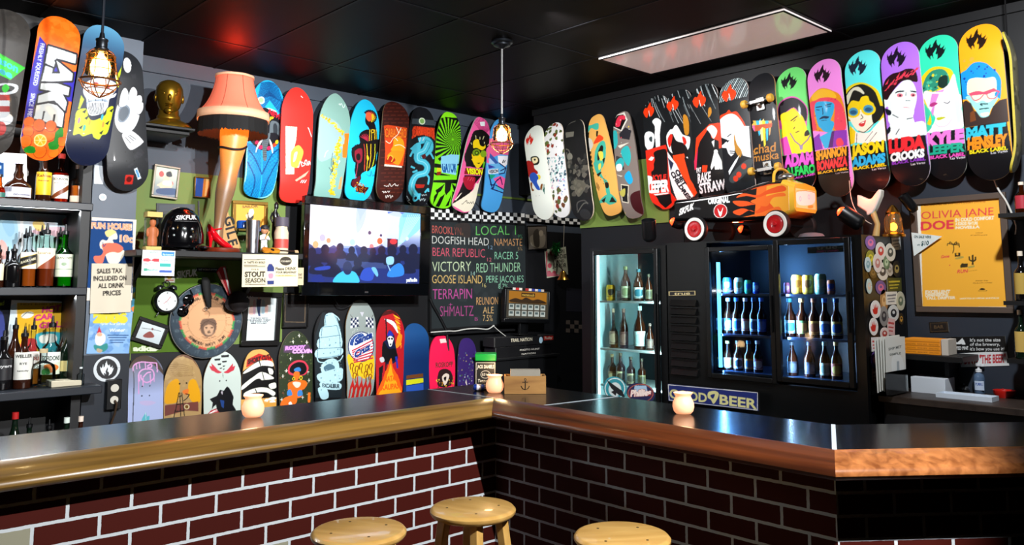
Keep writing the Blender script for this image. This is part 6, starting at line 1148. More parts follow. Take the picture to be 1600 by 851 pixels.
MB().lathe([(.001,-.03),(r_*1.0,-.03),(r_*1.012,-.01),(r_*1.005,.002),(r_*.98,.0015)],n=56,sy=ry_/r_,cap1=False).build('body',mat('dartboard_rim','#1c2226',.6),t,local=True)
MB().torus((0,0,.004),r_*1.0,.0025,56,6).build('wire_ring',STEEL,t,local=True)
# sunglasses hanging on the dartboard
fr = fr_flat('Y',WL-.062,290,472);k = mpp(fr.o);t = frthing('sunglasses','black sunglasses hooked on the left of the dartboard','sunglasses',fr)
for (px,py) in ((294.5,468),(286,486)):
    x,y = fr.pt(px,py);MB().lathe([(.001,0),(8.2*k,0),(8.5*k,.004),(7*k,.008),(.001,.010)],(x,y,0),20).build('lens',mat('smoked_lens','#060607',.08),t,local=True)
x0,y0 = fr.pt(294,475);x1,y1 = fr.pt(288,480);MB().cyl((x0,y0,.006),(x1,y1,.006),1.5*k).build('bridge',BLACKP,t,local=True)
x0,y0 = fr.pt(299,463);x1,y1 = fr.pt(300,460);MB().tube([(x0,y0,.004),(x1,y1,.01),(x1-.01,y1+.03,-.005)],1*k,6).build('temple',BLACKP,t,local=True)
# knotted dark cloth hanging in front of the dartboard, with a red pennant and a cap
fr = fr_flat('Y',WL-.08,323,455);k = mpp(fr.o);t = frthing('black_windsock','black cloth tassel hanging in front of the dartboard','tassel',fr)
pf = [((320,433),4),((321,437),6.5),((322,443),6.8),((323,452),6.6),((324.5,462),6),((326,472),4.5),((327,480),3.4)]
MB().rings([[Vector((fr.pt(*p)[0]+math.cos(a)*r*k,fr.pt(*p)[1],math.sin(a)*r*k*.6)) for a in [2*PI*j/14 for j in range(14)]] for p,r in pf]).build('cloth',mat('black_cloth','#0c0b0b',.8),t,local=True,smooth=70);MB().torus((fr.pt(322,482)[0],fr.pt(322,482)[1],0),2.6*k,.5*k,16,6).build('ring',STEEL,t,local=True)
fr = fr_flat('Y',WL-.09,349,440);t = frthing('red_pennant','narrow red pennant with white edging hanging under the shelf','pennant',fr);P = [fr.pt(*p) for p in ((338,425),(344,417),(352,416),(362,460),(357,462))]
MB().prism(P,Fr((0,0,0),(1,0,0),(0,1,0)),-.004,.004).build('felt',mat('red_felt','#b01824',.8),t,local=True);P = [fr.pt(*p) for p in ((348,418),(351,418),(360,458),(358,459))];MB().prism(P,Fr((0,0,0),(1,0,0),(0,1,0)),.0042,.006).build('white_edge',mat('white_felt','#e4dcd8',.8),t,local=True)
P = [fr.pt(*p) for p in ((338.5,426),(341.5,423.5),(355,455),(354,457))];MB().prism(P,Fr((0,0,0),(1,0,0),(0,1,0)),.0042,.006).build('lettering_band',mat('pale_red_felt','#d88a80',.8),t,local=True)
q = onP(371,472,'Y',WL-.09);k = mpp(q);t = thing('baseball_cap','dark baseball cap with white stitching hanging right of the dartboard','cap',(q.x,WL-.09,q.z));M_cap = mat('charcoal_cap','#1c1618',.8)
MB().lathe([(17*k,0),(17*k,5*k),(14*k,12*k),(8*k,16*k),(.001,17*k)],n=24,R=Matrix.Rotation(.5,3,'Y') @ Matrix.Rotation(PI/2.4,3,'X')).build('crown',M_cap,t,local=True);MB().lathe([(.001,-2),(14*k,-1),(17*k,-.6),(14*k,1*k)],(-6*k,-.01,-6*k),24,Matrix.Rotation(PI/2.2,3,'X'),sy=.7).build('brim',M_cap,t,local=True) if False else MB().lathe([(.001,0),(15*k,.5*k),(15*k,1.4*k),(.001,1.4*k)],(-7*k,-.012,-3*k),24,Matrix.Rotation(PI/2.2,3,'X'),sy=.75).build('brim',M_cap,t,local=True)
MB().tube([(8*k+j*2.2*k,-.055,6*k+(j % 2)*3*k) for j in range(6)],.9*k,6).build('stitching',mat('white_thread','#d8dcdc',.6),t,local=True)
def g(a):
    a.z(320,400,5.65);a.p('#2a3c64','455,380 495,380 490,420 484,500 488,530 470,530 460,480 452,420');a.c('#e8c0b8','390,460 420,440 425,520 390,520');a.c('#d0a8b8','425,400 445,395 445,500 425,510');a.c('#a8c8d8','500,395 525,400 525,500 500,500');a.c('#e0b8b0','530,440 555,430 550,510 528,510');a.e('#d8a890',474,374,8,10)
    for y,s_,x0,x1 in ((552,'THE MAN WITH',400,552),(568,'THE BIGGEST THIRST',372,580),(583,'FOR GOOD COLD',398,556),(598,'BEER TO LAST',404,542)): a.t('#34383c',s_,x0,y,x1,y,11,(0,-1),.05)
    for k in range(6): a.l('#a8b4b4',3,[(390+k % 2*10,612+k*12),(570-k % 3*12,612+k*12)])
    a.p('#14100f','350,350 395,350 350,425')
framed('framed_poster','black framed white film poster with a man in a blue suit','picture frame','Y',WL-.022,((377,455),(437,457),(436,539),(377,540)),8,'#d4dede',g,M_blackf,.025)
def g(a): a.z(320,400,5.65);a.l('#5c4c38',7,'706,338 884,338 878,582 706,578',closed=True);a.e('#1c1a1c',800,420,40,40);a.e('#0c0b0c',800,420,32,32);a.t('#33302c','CERTIFICATE',745,380,850,372,10)
framed('black_plaque','black award plaque with a thin gold line left of the television','plaque','Y',WL-.022,((441,456),(481,457),(480,511),(441,512)),2,'#0d0c0d',g,M_blackf,.02)
# ================================================================ lower row of decks on the left wall
YL = WL-.06;gB = 'skateboard decks in the lower row on the left wall'
def low(label,T,B,w,base,g,shape='old',ec='#8a6a44',dy=0.,m=None): deck(label,T,B,w,'Y',YL-dy,base,g,shape,ec,group=gB,m=m)
def drip(a,P,c='#d89ad0'): a.l(c,13,pts(P),True)
def g(a):
    a.z(195,540,6.546);a.grad('#585a6c','#a8b4dc',.05,.35);a.p('#4a3c34','40,240 80,150 150,105 240,100 330,140 400,260 400,300 300,190 160,170 80,230')
    for P in ('95,270 95,220 130,185 190,170 260,175 335,180','150,360 145,290 180,250 230,240 280,245 300,280 290,340 220,375 170,340 165,300','190,320 230,280 270,270','240,210 280,190 280,220 240,225'): drip(a,P)
    for x0,y0,y1 in ((130,190,240),(160,185,235),(220,180,230),(338,180,270),(140,300,490),(185,330,410),(300,280,365),(262,290,385)): a.l('#d89ad0',11,[(x0,y0),(x0,y1)])
    for x,y in ((176,415),(254,410),(172,512),(250,508)): a.e('#1c2030',x,y,7)
    a.l('#26282c',8,'95,260 90,500 80,780',True);a.c('#c8a8d0','150,570 240,560 320,580 240,610 170,600',al=.5);a.c('#5ab0c0','170,760 200,700 215,680 225,720 250,715 245,760 200,790');a.l('#d8e8e8',4,'210,680 215,770')
low('silver blue board with dripping pink lettering, leftmost of the lower row',(229,556),(227,728),55,'#8f98b8',g,'pop')
def g(a):
    a.z(195,540,6.546);a.p('#6a4a38','420,200 480,110 600,80 700,120 770,250 700,150 600,110 500,140');a.noise(60,['#b89a64','#8a6c3c','#c4a874'],2,9,3,al=.4);a.c('#d89a14','410,580 430,430 480,360 540,340 560,420 540,560 480,590');a.c('#d89a14','650,380 700,340 750,400 775,560 700,580 650,500');a.c('#d8702c','590,460 650,440 640,500 600,490')
    for k in range(7): a.l('#7a5c34',4,[(440+k*10,200+k*18),(560,190+k*20),(700,220+k*14)],True)
    a.e('#18140c',558,388,9);a.e('#18140c',630,381,9);a.p('#6e3c34','410,610 540,590 750,570 755,670 620,660 410,720');a.e('#c8b48a',632,622,30,28);a.e('#6a4a1c',632,622,18)
    for P in ('550,480 500,740','580,480 610,730','550,520 580,510','530,600 590,590','520,670 600,665','560,480 570,740','620,490 660,500 630,540 600,560'): a.l('#15120e',8,pts(P))
low('worn wooden board with an orange and brown painting in the lower row',(287,554),(285,724),60,'#a8895a',g,'old')
def g(a):
    a.z(195,540,6.546);K = '#15161a'
    for k,(x0,y0,x1,y1) in enumerate(((920,135,985,155),(990,100,1075,122),(995,158,1050,172),(950,185,990,200),(1000,205,1030,216),(968,228,996,238),(1002,238,1022,247))): a.p(K,[(x0,y0),(x1,y0-4),(x1-8,y1-4),(x0+6,y1)])
    a.t(K,'GUILT',1000,116,1072,108,16)
    for s_ in (-1,1): a.c('#b83040',[(1000+s_*x,y) for x,y in ((10,270),(40,255),(60,235),(110,180),(105,215),(130,205),(115,250),(90,262),(60,280),(30,280))],n=2)
    a.l(K,3,'1000,280 1003,330');a.e(K,968,360,7);a.e(K,1036,355,7);a.c('#0c0c10','870,545 940,510 970,450 1010,460 1045,415 1085,460 1110,530 1100,600 1145,690 960,700 930,600 890,650 900,580',n=2);a.p('#1c3c78','970,550 1015,560 1010,640 985,620');a.c('#b0a8b0','980,470 1000,465 995,500');a.p('#a82430','825,720 880,660 930,640 970,690 960,720');a.p('#e8e4e0','860,690 920,655 925,665 870,700');a.t('#e8e4e0','FUEL',890,690,945,665,22,(.3,-1),.03)
low('white board with pink flames over a ragged black shape in the lower row',(348,549),(348,720),59,'#bcc8c0',g,'old')
def g(a):
    a.z(370,500,5.32);a.p('#b02018','80,395 90,330 190,280 290,305 300,340 190,330 100,385');a.t('#3a0c0a','SHORT CUTS',95,365,292,320,40,(.1,-1),.06);K,W = '#0f0f0f','#dfe0d2'
    a.p(K,'40,440 60,420 180,335 300,345 330,450 335,640 40,660')
    for P in ('65,445 70,420 170,350 250,335 300,350 305,385 250,380 190,385','45,580 50,540 150,460 210,430 300,470 300,490 220,495 160,490','65,625 70,600 150,565 240,560 320,600 300,630 250,600 160,600'): a.c(W,P)
    for P in ('260,400 300,410 300,450 270,445','265,535 320,520 330,560 280,570','180,440 220,450 240,490 200,495','225,670 250,650 260,675','250,660 300,635 330,650 300,665','270,675 310,665 325,690 290,695'): a.c(W,P)
    for P in ('190,345 200,385','210,435 225,500','150,570 165,605','170,520 190,530'): a.l(K,7,pts(P))
    a.p('#c8903c','215,690 340,680 340,760 215,760')
low('tan board with white bones on black and a red band in the lower row',(405,546),(405,712),56,'#cf9a50',g,'sq')
def g(a):
    a.z(370,500,5.32);a.noise(240,['#4a5a30','#20281a','#6a4430','#35402a','#7a7a58'],.8,2.6,3);a.p('#5a3a60','390,210 600,205 625,275 390,270',.7);a.t('#c888d8','RODDY',405,248,565,238,30,(.15,-1),.08);a.t('#e0a0ea','COLVIN',462,275,625,270,30,(.15,-1),.08)
    for x,y in ((470,180),(585,185),(445,320),(545,300),(590,430),(410,420),(385,465),(600,500),(375,660),(545,640),(525,130)): a.l('#f0ece0',4,[(x-10,y),(x+10,y)]);a.l('#f0ece0',4,[(x,y-14),(x,y+14)])
    a.c('#c8384c','425,440 430,380 490,335 560,340 595,390 580,440 540,460 470,460');a.c('#120f12','440,430 450,380 500,350 555,355 580,395 565,440 520,455');a.c('#3878b8','475,405 510,390 530,405 525,425 480,425');a.c('#d86820','470,440 490,425 520,435 515,480 490,500 470,480');a.e('#d8c020',470,487,12,14);a.e('#120f12',470,487,6,8);a.e('#d8c020',532,478,14,18);a.e('#120f12',532,478,7,10)
    a.c('#e0641c','425,560 430,520 490,500 560,500 585,530 560,570 540,580 530,640 440,640 430,600');a.c('#c8c8b8','460,520 490,510 530,520 520,550 490,560');a.c('#3878b8','418,590 445,575 460,620 420,625');a.c('#3878b8','505,590 535,580 545,620 505,630');a.c('#e0641c','365,720 380,660 430,630 490,630 495,680 440,720');a.c('#f0ece8','430,690 445,675 460,700 445,720');a.c('#6a1c34','470,720 500,695 560,690 590,720');a.p('#d86820','590,600 615,600 612,690 590,695')
low('speckled dark green board with a seated woman in orange in the lower row',(463,517),(463,682),53,'#2a3320',g,'old','#8a7a68')
def g(a):
    a.z(480,460,4.725);W,S_ = '#a8ccd4','#486878'
    a.p('#1c2428','60,300 120,130 260,180 280,320 270,760 60,760')
    for P in ('135,160 200,140 235,220 240,300 140,290','110,240 220,230 245,330 100,330','90,320 240,300 245,400 90,400','80,400 250,390 245,450 75,470'): a.c(W,P);a.l(S_,4,pts(P),closed=True)
    for P in ('160,150 190,145 200,200','190,140 230,170 240,190','75,470 100,500 230,490 265,450'): a.l(W,8,pts(P),True)
    a.c(W,'100,540 130,490 190,470 230,500 235,560 200,600 140,600 110,580');a.c(S_,'120,540 160,510 200,530 190,570 150,580');a.c(W,'70,600 120,570 250,540 270,590 240,640 110,650');a.c(W,'105,640 240,650 240,700 110,690');a.t('#24343c','EXCALIBUR',112,684,238,690,30,(0,-1),.04);a.c(W,'80,690 140,690 160,760 110,770');a.noise(60,[S_,'#c8e4ea'],1,3,4,(.1,.25,.9,.78),.7)
low('black board with a pale blue sailing ship print in the lower row',(514,484),(515,642),46,'#121416',g,'old','#1c1c1c')
def g(a):
    a.z(480,460,4.725);W = '#dfe4e8'
    for s_ in (-1,1):
        for i in range(4):
            for j in range(4): a.p((W,'#1c2440')[(i+j) % 2],[(405+s_*(28+i*14),165+j*18+i*3),(405+s_*(42+i*14),165+j*18+(i+1)*3),(405+s_*(42+i*14),183+j*18+(i+1)*3),(405+s_*(28+i*14),183+j*18+i*3)])
        a.l('#555',4,[(405+s_*20,240),(405+s_*85,150)])
    a.p('#b8b8c0','390,130 420,130 405,165');a.c('#e8b820','300,440 400,500 490,450 490,620 460,600 420,620 380,600 340,620 320,580')
    R = random.Random(3)
    for k in range(5): x = 335+k*32;a.c('#b02420',[(x-14,775),(x-16,690),(x-4,640),(x+2,600-k % 2*20),(x+8,650),(x+18,690),(x+12,775)]);a.c('#8f9790',[(x-5,775),(x-6,710),(x+1,680),(x+6,712),(x+4,775)])
    for x,y in ((330,520),(365,540),(395,520),(440,530),(470,520),(350,590),(430,580),(465,600)): a.l('#7a4a10',7,[(x-10,y+30),(x-12,y),(x,y-14),(x+12,y),(x+2,y+30),(x+8,y+60)],True)
    a.e('#26305a',398,385,97,112);a.e(W,398,385,90,105)
    for k in range(7): a.p('#b83040',[(330+k*2,410+k*14-20*0),(485,330+k*22),(485,341+k*22),(330+k*2,421+k*14)])
    a.c('#2c4888','315,370 340,310 400,285 420,320 370,370');a.noise(20,['#e8ecf0'],.6,1.2,5,(.15,.27,.5,.38));a.t('#1c3478','Santa',345,375,480,315,52,(.1,-1),.06,W,.03);a.t('#1c3478','Cruz',345,470,465,400,52,(.1,-1),.06,W,.03)
low('grey board with a round star spangled emblem and flames in the lower row',(564,468),(565,628),47,'#8a9490',g,'old')
def g(a):
    a.z(480,460,4.725);a.p('#4a1414','510,200 560,130 650,110 700,200 640,140 560,160');a.c('#e0e8e8','575,180 640,200 668,260 665,285 630,230 590,200');a.l('#15141a',8,'583,180 580,560')
    for k in range(12): y = 150+k*20;a.c(('#f0b020','#e8701c')[k % 2],[(640+k*4.5,y),(665+k*3,y+10),(690,y+30),(660+k*2.5,y+22)])
    a.c('#e8881c','650,380 670,300 700,300 690,360 665,395');a.c('#141a3c','585,330 590,290 608,262 640,300 645,340 660,420 665,480 600,520 560,460 555,360');a.c('#2430a0','588,300 608,265 635,300 610,310');a.c('#e0e4e0','590,320 612,305 636,322 630,350 620,380 605,382 595,350');a.e('#15141a',602,326,8,8);a.e('#15141a',624,326,8,8);a.p('#15141a','604,362 622,362 614,378')
    a.c('#101014','560,350 600,400 650,400 660,470 600,500 555,480');a.c('#c0c4c8','535,470 560,460 570,490 545,500');a.l('#2430a0',14,'655,460 665,540');a.p('#15141a','530,540 560,520 545,690 530,700')
    a.c('#e85c14','525,750 540,660 560,620 570,580 590,540 605,490 620,470 630,530 650,570 670,600 690,660 700,735');a.c('#f4a01c','535,750 560,680 580,620 600,560 615,510 630,580 650,630 680,690 690,735');a.t('#e85c14','NATAS',568,645,660,630,40,(0,-1),.04);a.t('#e85c14','KAUPAS',548,705,675,690,40,(0,-1),.04)
low('red board with a hooded reaper above flames in the lower row',(611,484),(609,640),45,'#b01c24',g,'old','#5a2018')
def g(a):
    a.z(580,470,5.672);a.grad('#1c4a80','#0f2c5c',.1,.4);a.p('#c8ccc4','300,700 330,640 400,650 450,640 470,740 310,740') if False else None
    a.p('#c8c81c','310,700 460,680 462,720 310,745');a.p('#6a3c1c','312,660 458,640 460,672 310,692');a.p('#2850a8','310,752 462,728 462,790 310,800')
low('plain navy blue board with brown, yellow and blue bands low on it',(651,505),(651,650),40,'#12336a',g,'pop','#0c2040')
def g(a):
    a.z(580,470,5.672);a.p('#f0c8c0','615,340 668,335 675,370 620,376');a.t('#5a3028','ROSKOPP',570,590,722,580,46,(.05,-1),.02);a.c('#2c1c1c','585,690 600,620 650,600 700,620 725,680 710,740 650,765 590,750');a.noise(70,['#d8a82c','#e8c048','#1c1414','#b87c1c'],1,3,3,(.25,.62,.95,.9));a.c('#d8c8b8','625,670 660,640 690,660 670,720 650,745 635,720');a.c('#1c1414','640,680 665,670 655,710')
low('bright pink board with a yellow beast print in the lower row',(691,524),(692,632),41,'#e81c4c',g,'sq','#c01838')
def g(a): a.z(580,470,5.672);a.noise(120,['#2c2454','#4a5a70','#3a4a38','#8a7a60','#1c2430','#5a7a88'],1,3.6,6,(0,.2,1,1));a.p('#c8c0b0','830,720 840,690 850,760');a.noise(12,['#c8ccc0'],1,2.4,7,(.1,.5,.9,.9))
low('small purple board with a mottled print beside the black tin, rightmost of the lower row',(731,528),(731,636),31,'#33205e',g,'sq','#3a3040')
# ================================================================ television
YTV = 4.985
fr,w_,h_ = fr_quad('Y',YTV,(475,307),(672,321),(670,464),(472,459));t = frthing('television','black flat television showing a concert crowd on the left wall','television',fr)
fs,ws,hs_ = fr_quad('Y',YTV-.002,(489,320),(661,333),(659.5,441.5),(487,441));ox,oy = fr.pt(574,384);c0 = Vector((ox,oy))
b_ = .0;x0,x1,y0,y1 = ox-ws/2,ox+ws/2,oy-hs_/2,oy+hs_/2
M_tv = mat('gloss_black_bezel','#060709',.1,coat=.6)
mb = MB()
for a_ in ((-w_/2,w_/2,y1,h_/2),(-w_/2,w_/2,-h_/2,y0),(-w_/2,x0,y0,y1),(x1,w_/2,y0,y1)): mb.b2((a_[0],a_[2],-.04),(a_[1],a_[3],.006))
mb.build('bezel',M_tv,t,bevel=.004,local=True);MB().b2((-w_/2+.06,-h_/2+.06,-.085),(w_/2-.06,h_/2-.05,-.0405)).build('back_housing',BLACKP,t,bevel=.01,local=True)
MB().b2((-.12,-.1,-.245),(.12,.1,-.0855)).build('wall_mount',BLACKP,t,local=True)
a = Art(ws,hs_,'#4c6ab8',fs,.003);a.z(450,300,4.73);a.grad('#b8c8f0','#101c50',.3,.62)
for P,c,al in (('180,90 400,100 380,380 180,380','#f4ecf8',.9),('370,105 530,120 540,380 360,390','#f8f2fc',.8),('600,130 760,150 720,380 520,380','#f8f0fa',.95),('530,120 600,130 580,240 530,300','#a8b8f0',.8),('760,145 1000,160 1000,180 820,180','#3a58b8',.8),('740,180 860,160 860,380 720,390','#c8d4f4',.8),('860,160 1000,165 1000,260 850,380 840,330','#78c4ec',.8)): a.c(c,P,al)
for k in range(8): a.l('#d4eef8',5,[(840+k*4,370),(905+k*14,165)],al=.5)
for x,y,r,c in ((230,390,22,'#e8a878'),(325,360,16,'#e8906a'),(700,360,20,'#e8603c'),(625,300,12,'#584a6a'),(708,318,9,'#3a3a60'),(500,370,20,'#a8d0f0'),(640,400,16,'#d8787c'),(360,330,18,'#c8d8f8'),(280,340,22,'#b8b0d8'),(430,330,20,'#d0d8f8'),(900,340,12,'#c0e0f4')): a.e(c,x,y,r,r*1.2)
a.p('#3a1830','755,340 832,345 830,450 755,450');a.e('#e8343c',800,362,26,20);a.p('#1c2c70','180,420 1000,400 1000,680 180,680',.88);a.p('#6a8cd8','430,395 520,400 540,470 430,440',.6);a.p('#3a4a78','380,470 750,475 750,560 380,560',.7);a.l('#a8a8b0',7,'540,495 740,482');
R = random.Random(5);K = '#0c1434'
for x,y,r in ((205,450,30),(300,425,30),(410,410,26),(495,430,24),(585,430,26),(650,440,24),(715,430,28),(790,430,34),(870,420,26),(945,420,34),(245,500,34),(350,500,40),(540,520,30),(830,495,26),(910,500,30),(980,480,26)): a.e(K,x,y,r,r*1.25);a.c(K,[(x-r*1.7,y+r*3),(x-r*1.3,y+r*1.2),(x,y+r*.6),(x+r*1.3,y+r*1.2),(x+r*1.7,y+r*3)])
for P,c in (('370,670 380,620 440,580 490,580 530,600 545,670','#3ab4e4'),('760,620 780,560 840,520 875,550 870,610','#2a78d8'),('560,640 580,570 640,555 660,600 640,650','#2848b0'),('640,560 670,555 690,600 680,620','#68b0e0'),('750,480 800,475 800,525 755,530','#88c0e8'),('230,560 330,545 330,570 240,580','#2440a8'),('200,640 260,610 300,660 220,670','#162878')): a.c(c,P)
a.l('#9ac8f0',6,'760,535 778,575');a.t('#e8f0f8','palladia',898,655,976,652,26,(0,-1),.04);a.e('#1c2850',465,560,34,50)
o = sheet('screen',a,[printm('television_screen',.15,0,1.7),BLACKP],.004,t,None,None,.0);o.location = (ox,oy,-.004)
MB().b2((ox-.014,-h_/2+.02,.006),(ox+.014,-h_/2+.03,.0068)).build('brand_badge',STEEL,t,local=True)
point('television_glow',fs.W(0,0,.25),1.6,.2,(.55,.7,1))
# ================================================================ chalk board and chequered strips
def chk(a,quad,nc,nr,c0='#e4e6e4',c1='#111214'):
    TL,TR,BR,BL = [Vector(p) for p in quad]
    for i in range(nc):
        for j in range(nr):
            f = lambda u,v: tuple((TL.lerp(TR,u)).lerp(BL.lerp(BR,u),v))
            a.p((c0,c1)[(i+j) % 2],[f(i/nc,j/nr),f((i+1)/nc,j/nr),f((i+1)/nc,(j+1)/nr),f(i/nc,(j+1)/nr)])
q_ = ((673,324.5),(819.5,333.5),(819.5,351),(673,345));pln('chequered_strip','black and white chequered strip above the chalk board','wall strip',q_,WL-.014,'#111214',lambda a: chk(a,q_,25,3),.002,PS,BLACKP,'chequered strips')
q2 = ((821,333.5),(914,344),(914,351),(821,346.5));pln('chequered_strip','black and white chequered strip in the dark corner right of the chalk board','wall strip',q2,WL-.014,'#111214',lambda a: chk(a,q2,15,2),.002,PS,BLACKP,'chequered strips')
q3 = ((884,500),(917,501),(917,520),(884,519));pln('chequered_patch','small dim chequered patch low in the dark corner','wall strip',q3,WL-.0125,'#0e0f10',lambda a: chk(a,q3,5,3,'#5a5048'),.002,PS,BLACKP)
def g(a):
    a.z(440,300,2.364);a.noise(50,['#343a3c','#2a3032','#3c4244'],10,34,3,al=.25)
    T_ = [('BROOKLYN','#e0675c',553,152,660,160,30),('14','#e0a050',657,160,668,162,12),('LOCAL 1','#6fcf6a',714,160,862,158,36),('9%','#6fcf9a',868,172,886,172,16),('DOGFISH HEAD','#e4e8e0',553,190,762,198,30),('12','#8fb8d8',760,210,776,212,14),('NAMASTE','#e2a56a',782,198,885,199,28),('5%','#b09060',868,216,886,216,13),
     ('BEAR REPUBLIC','#e05a70',555,236,748,242,33),('12','#e07080',756,256,772,256,14),('RACER 5','#8fd8b0',783,248,870,248,29),('VICTORY','#cfe4b8',553,293,697,292,38),('14','#a8d8c8',696,308,711,308,16),('RED THUNDER','#a4dcae',716,297,880,293,36),('GOOSE ISLAND','#e8c070',553,336,738,337,32),('16','#e0d080',738,350,752,352,16),('PERE JACQUES','#96dcb4',752,334,890,333,27),('8.7%','#96dcb4',797,356,832,356,19),
     ('TERRAPIN','#cc4fa0',555,395,700,393,40),('+','#cc4fa0',614,422,628,422,16),('SHMALTZ','#b04888',582,458,706,456,40),('B','#b04888',710,474,722,474,14),('REUNION','#e2a868',716,416,796,414,30),('ALE','#e2b878',740,447,780,447,26),('7.5%','#e2b878',740,475,776,475,24)]
    for s_,c,x0,y0,x1,y1,h in T_: a.t(tuple(v*.86 for v in rgb(c)),s_,x0,y0,x1,y1,h,(0,-1),-.008)
    a.c('#3a2c28','640,120 690,118 690,170 640,150',al=.6)
fr,w_,h_ = fr_quad('Y',WL-.03,(672,345),(822,352),(818,503),(672,514));t = frthing('chalk_board','large chalk board listing draught beers in coloured chalk','chalk board',fr);a = Art(w_,h_,'#202628',fr,.0032);g(a);sheet('slate',a,[PM,BLACKW],.012,t)
bars(fr,w_+.03,h_+.03,.016,-.012,.016).build('frame',BLACKW,t,local=True)
# picture, poster, tinsel and bell in the corner
def g(a): a.z(660,310,2.578);a.grad('#6a6258','#4a443c');a.c('#8a8272','435,150 490,145 485,195 440,190');a.c('#3a342c','445,140 465,125 470,190 450,190');a.e('#a89c88',476,140,9,12)
framed('framed_photo','dim old brown photograph in a dark frame above the till monitor','picture frame','Y',WL-.02,((823,352),(855,352),(854,389),(824,391)),1.5,'#6a6258',g,M_blackf,.01)
def g(a):
    a.z(660,310,2.578)
    for s_,y,x0,x1,h in (('ROCKIN',222,512,570,16),('EDDIE',242,532,578,17),('AND',258,540,570,12),('JUNIOR',278,524,578,17)): a.t('#3a3c34',s_,x0,y,x1,y-2,h,(0,-1),.03)
    for x,y in ((512,270),(510,300),(565,298),(530,300),(520,220)): a.e('#b84858',x,y,8,10)
    a.l('#b84858',5,'500,215 500,312');a.p('#c86a78','497,290 560,310 500,314')
pln('concert_poster','pale concert poster under green tinsel in the dark corner','poster',((852,391),(886,384),(885,430),(853,433)),WL-.0145,'#b8bca4',g,.003,PM,WHITE_EDGE)
q = onP(868,386,'Y',WL-.05);k = mpp(q);t = thing('green_tinsel','tuft of shiny green tinsel on the pale poster','tinsel',q);mb = MB();R = random.Random(6)
for _ in range(90):
    d_ = Vector((R.uniform(-1,1),R.uniform(-.6,.1),R.uniform(-1,.8))).normalized();p0 = Vector((R.uniform(-6,6),0,R.uniform(-6,4)))*k;mb.tube([p0,p0+d_*5*k,p0+d_*9*k+Vector((0,0,-2*k))],[.5*k,.5*k,.2*k],4)
o = mb.build('strands',mat('green_foil','#1c7a34',.25,.6),t,local=True,smooth=0);o['kind'] = 'stuff'
q = onP(880,432,'Y',WL-.12);k = mpp(q);t = thing('brass_bell','small brass bell hanging beside the pale poster','bell',q)
MB().lathe([(.001,9*k),(3*k,8.6*k),(5*k,6*k),(6*k,1*k),(9*k,-4*k),(10*k,-5*k),(9*k,-5*k),(5.5*k,1*k),(4*k,6*k),(.001,8*k)],n=28,cap1=False).build('bell_body',BRASS,t,local=True);MB().ball((0,0,-4.5*k),2*k,10,8).build('clapper',BRASS,t,local=True)
MB().tube([(0,0,9*k),(2*k,.05,16*k),(5*k,.1,26*k)],.9*k,6).build('bracket',mat('dark_iron','#2a241c',.5),t,local=True);MB().tube([(2*k,.02,9*k),(6*k,.03,40*k),(12*k,.05,82*k)],.5*k,6).build('pull_cord',mat('pale_cord','#b0a898',.7),t,local=True)
pln('dim_notice','dark unlit notice on the corner wall right of the bell','notice',((884,450),(910,451),(909,487),(885,486)),WL-.0125,'#1c1c24',lambda a: None,.002,PM,BLACKP)
disc('sticker','small white and yellow beer sticker on the black panel below the chalk board','sticker','Y',WL-.0125,679,508,7.5,'#14161a',lambda a: (a.e('#c8d0d8',679,508,6.5),a.e('#20345c',679,506,5),a.c('#e0b030','676,506 682,506 682,513 676,513'),a.c('#f0f0e0','675,506 683,504 683,507 676,508')),thick=.002)
def cable(name,label,axis,val,P,r,m,cat='cable'):
    mb = MB().tube(smoothpts([tuple(onP(x,y,axis,val)) for x,y in P],5,False),r,8);return tag(mb.build(name,m),label,cat)
cable('white_cable','white cable sagging along the black ledge below the chalk board','Y',WL-.06,[(673,519),(700,517),(712,517),(728,514),(745,513),(762,514),(772,508)],.005,mat('white_cable_sheath','#c8c8c0',.5))
cable('black_cable','thick black cable running down the left edge of the chalk board','Y',WL-.05,[(672,466),(676,476),(684,490),(692,505),(698,520),(700,548)],.012,WIRE)
cable('black_cable','thin black cable arch over the chequered strip above the chalk board','Y',WL-.10,[(720,346),(727,330),(737,316),(746,320),(752,335),(753,348)],.003,WIRE)
cable('black_cable','loop of black cable hanging below the television','Y',WL-.07,[(523,466),(530,478),(541,480),(552,473),(557,463)],.004,WIRE)
o = MB().b2((onP(672,518,'Y',WL-.03).x,WL-.07,onP(700,522,'Y',WL-.05).z),(onP(815,518,'Y',WL-.03).x,WL-.014,onP(700,518.5,'Y',WL-.05).z)).build('black_ledge',BLACKW);tag(o,'narrow black ledge below the chalk board','ledge')
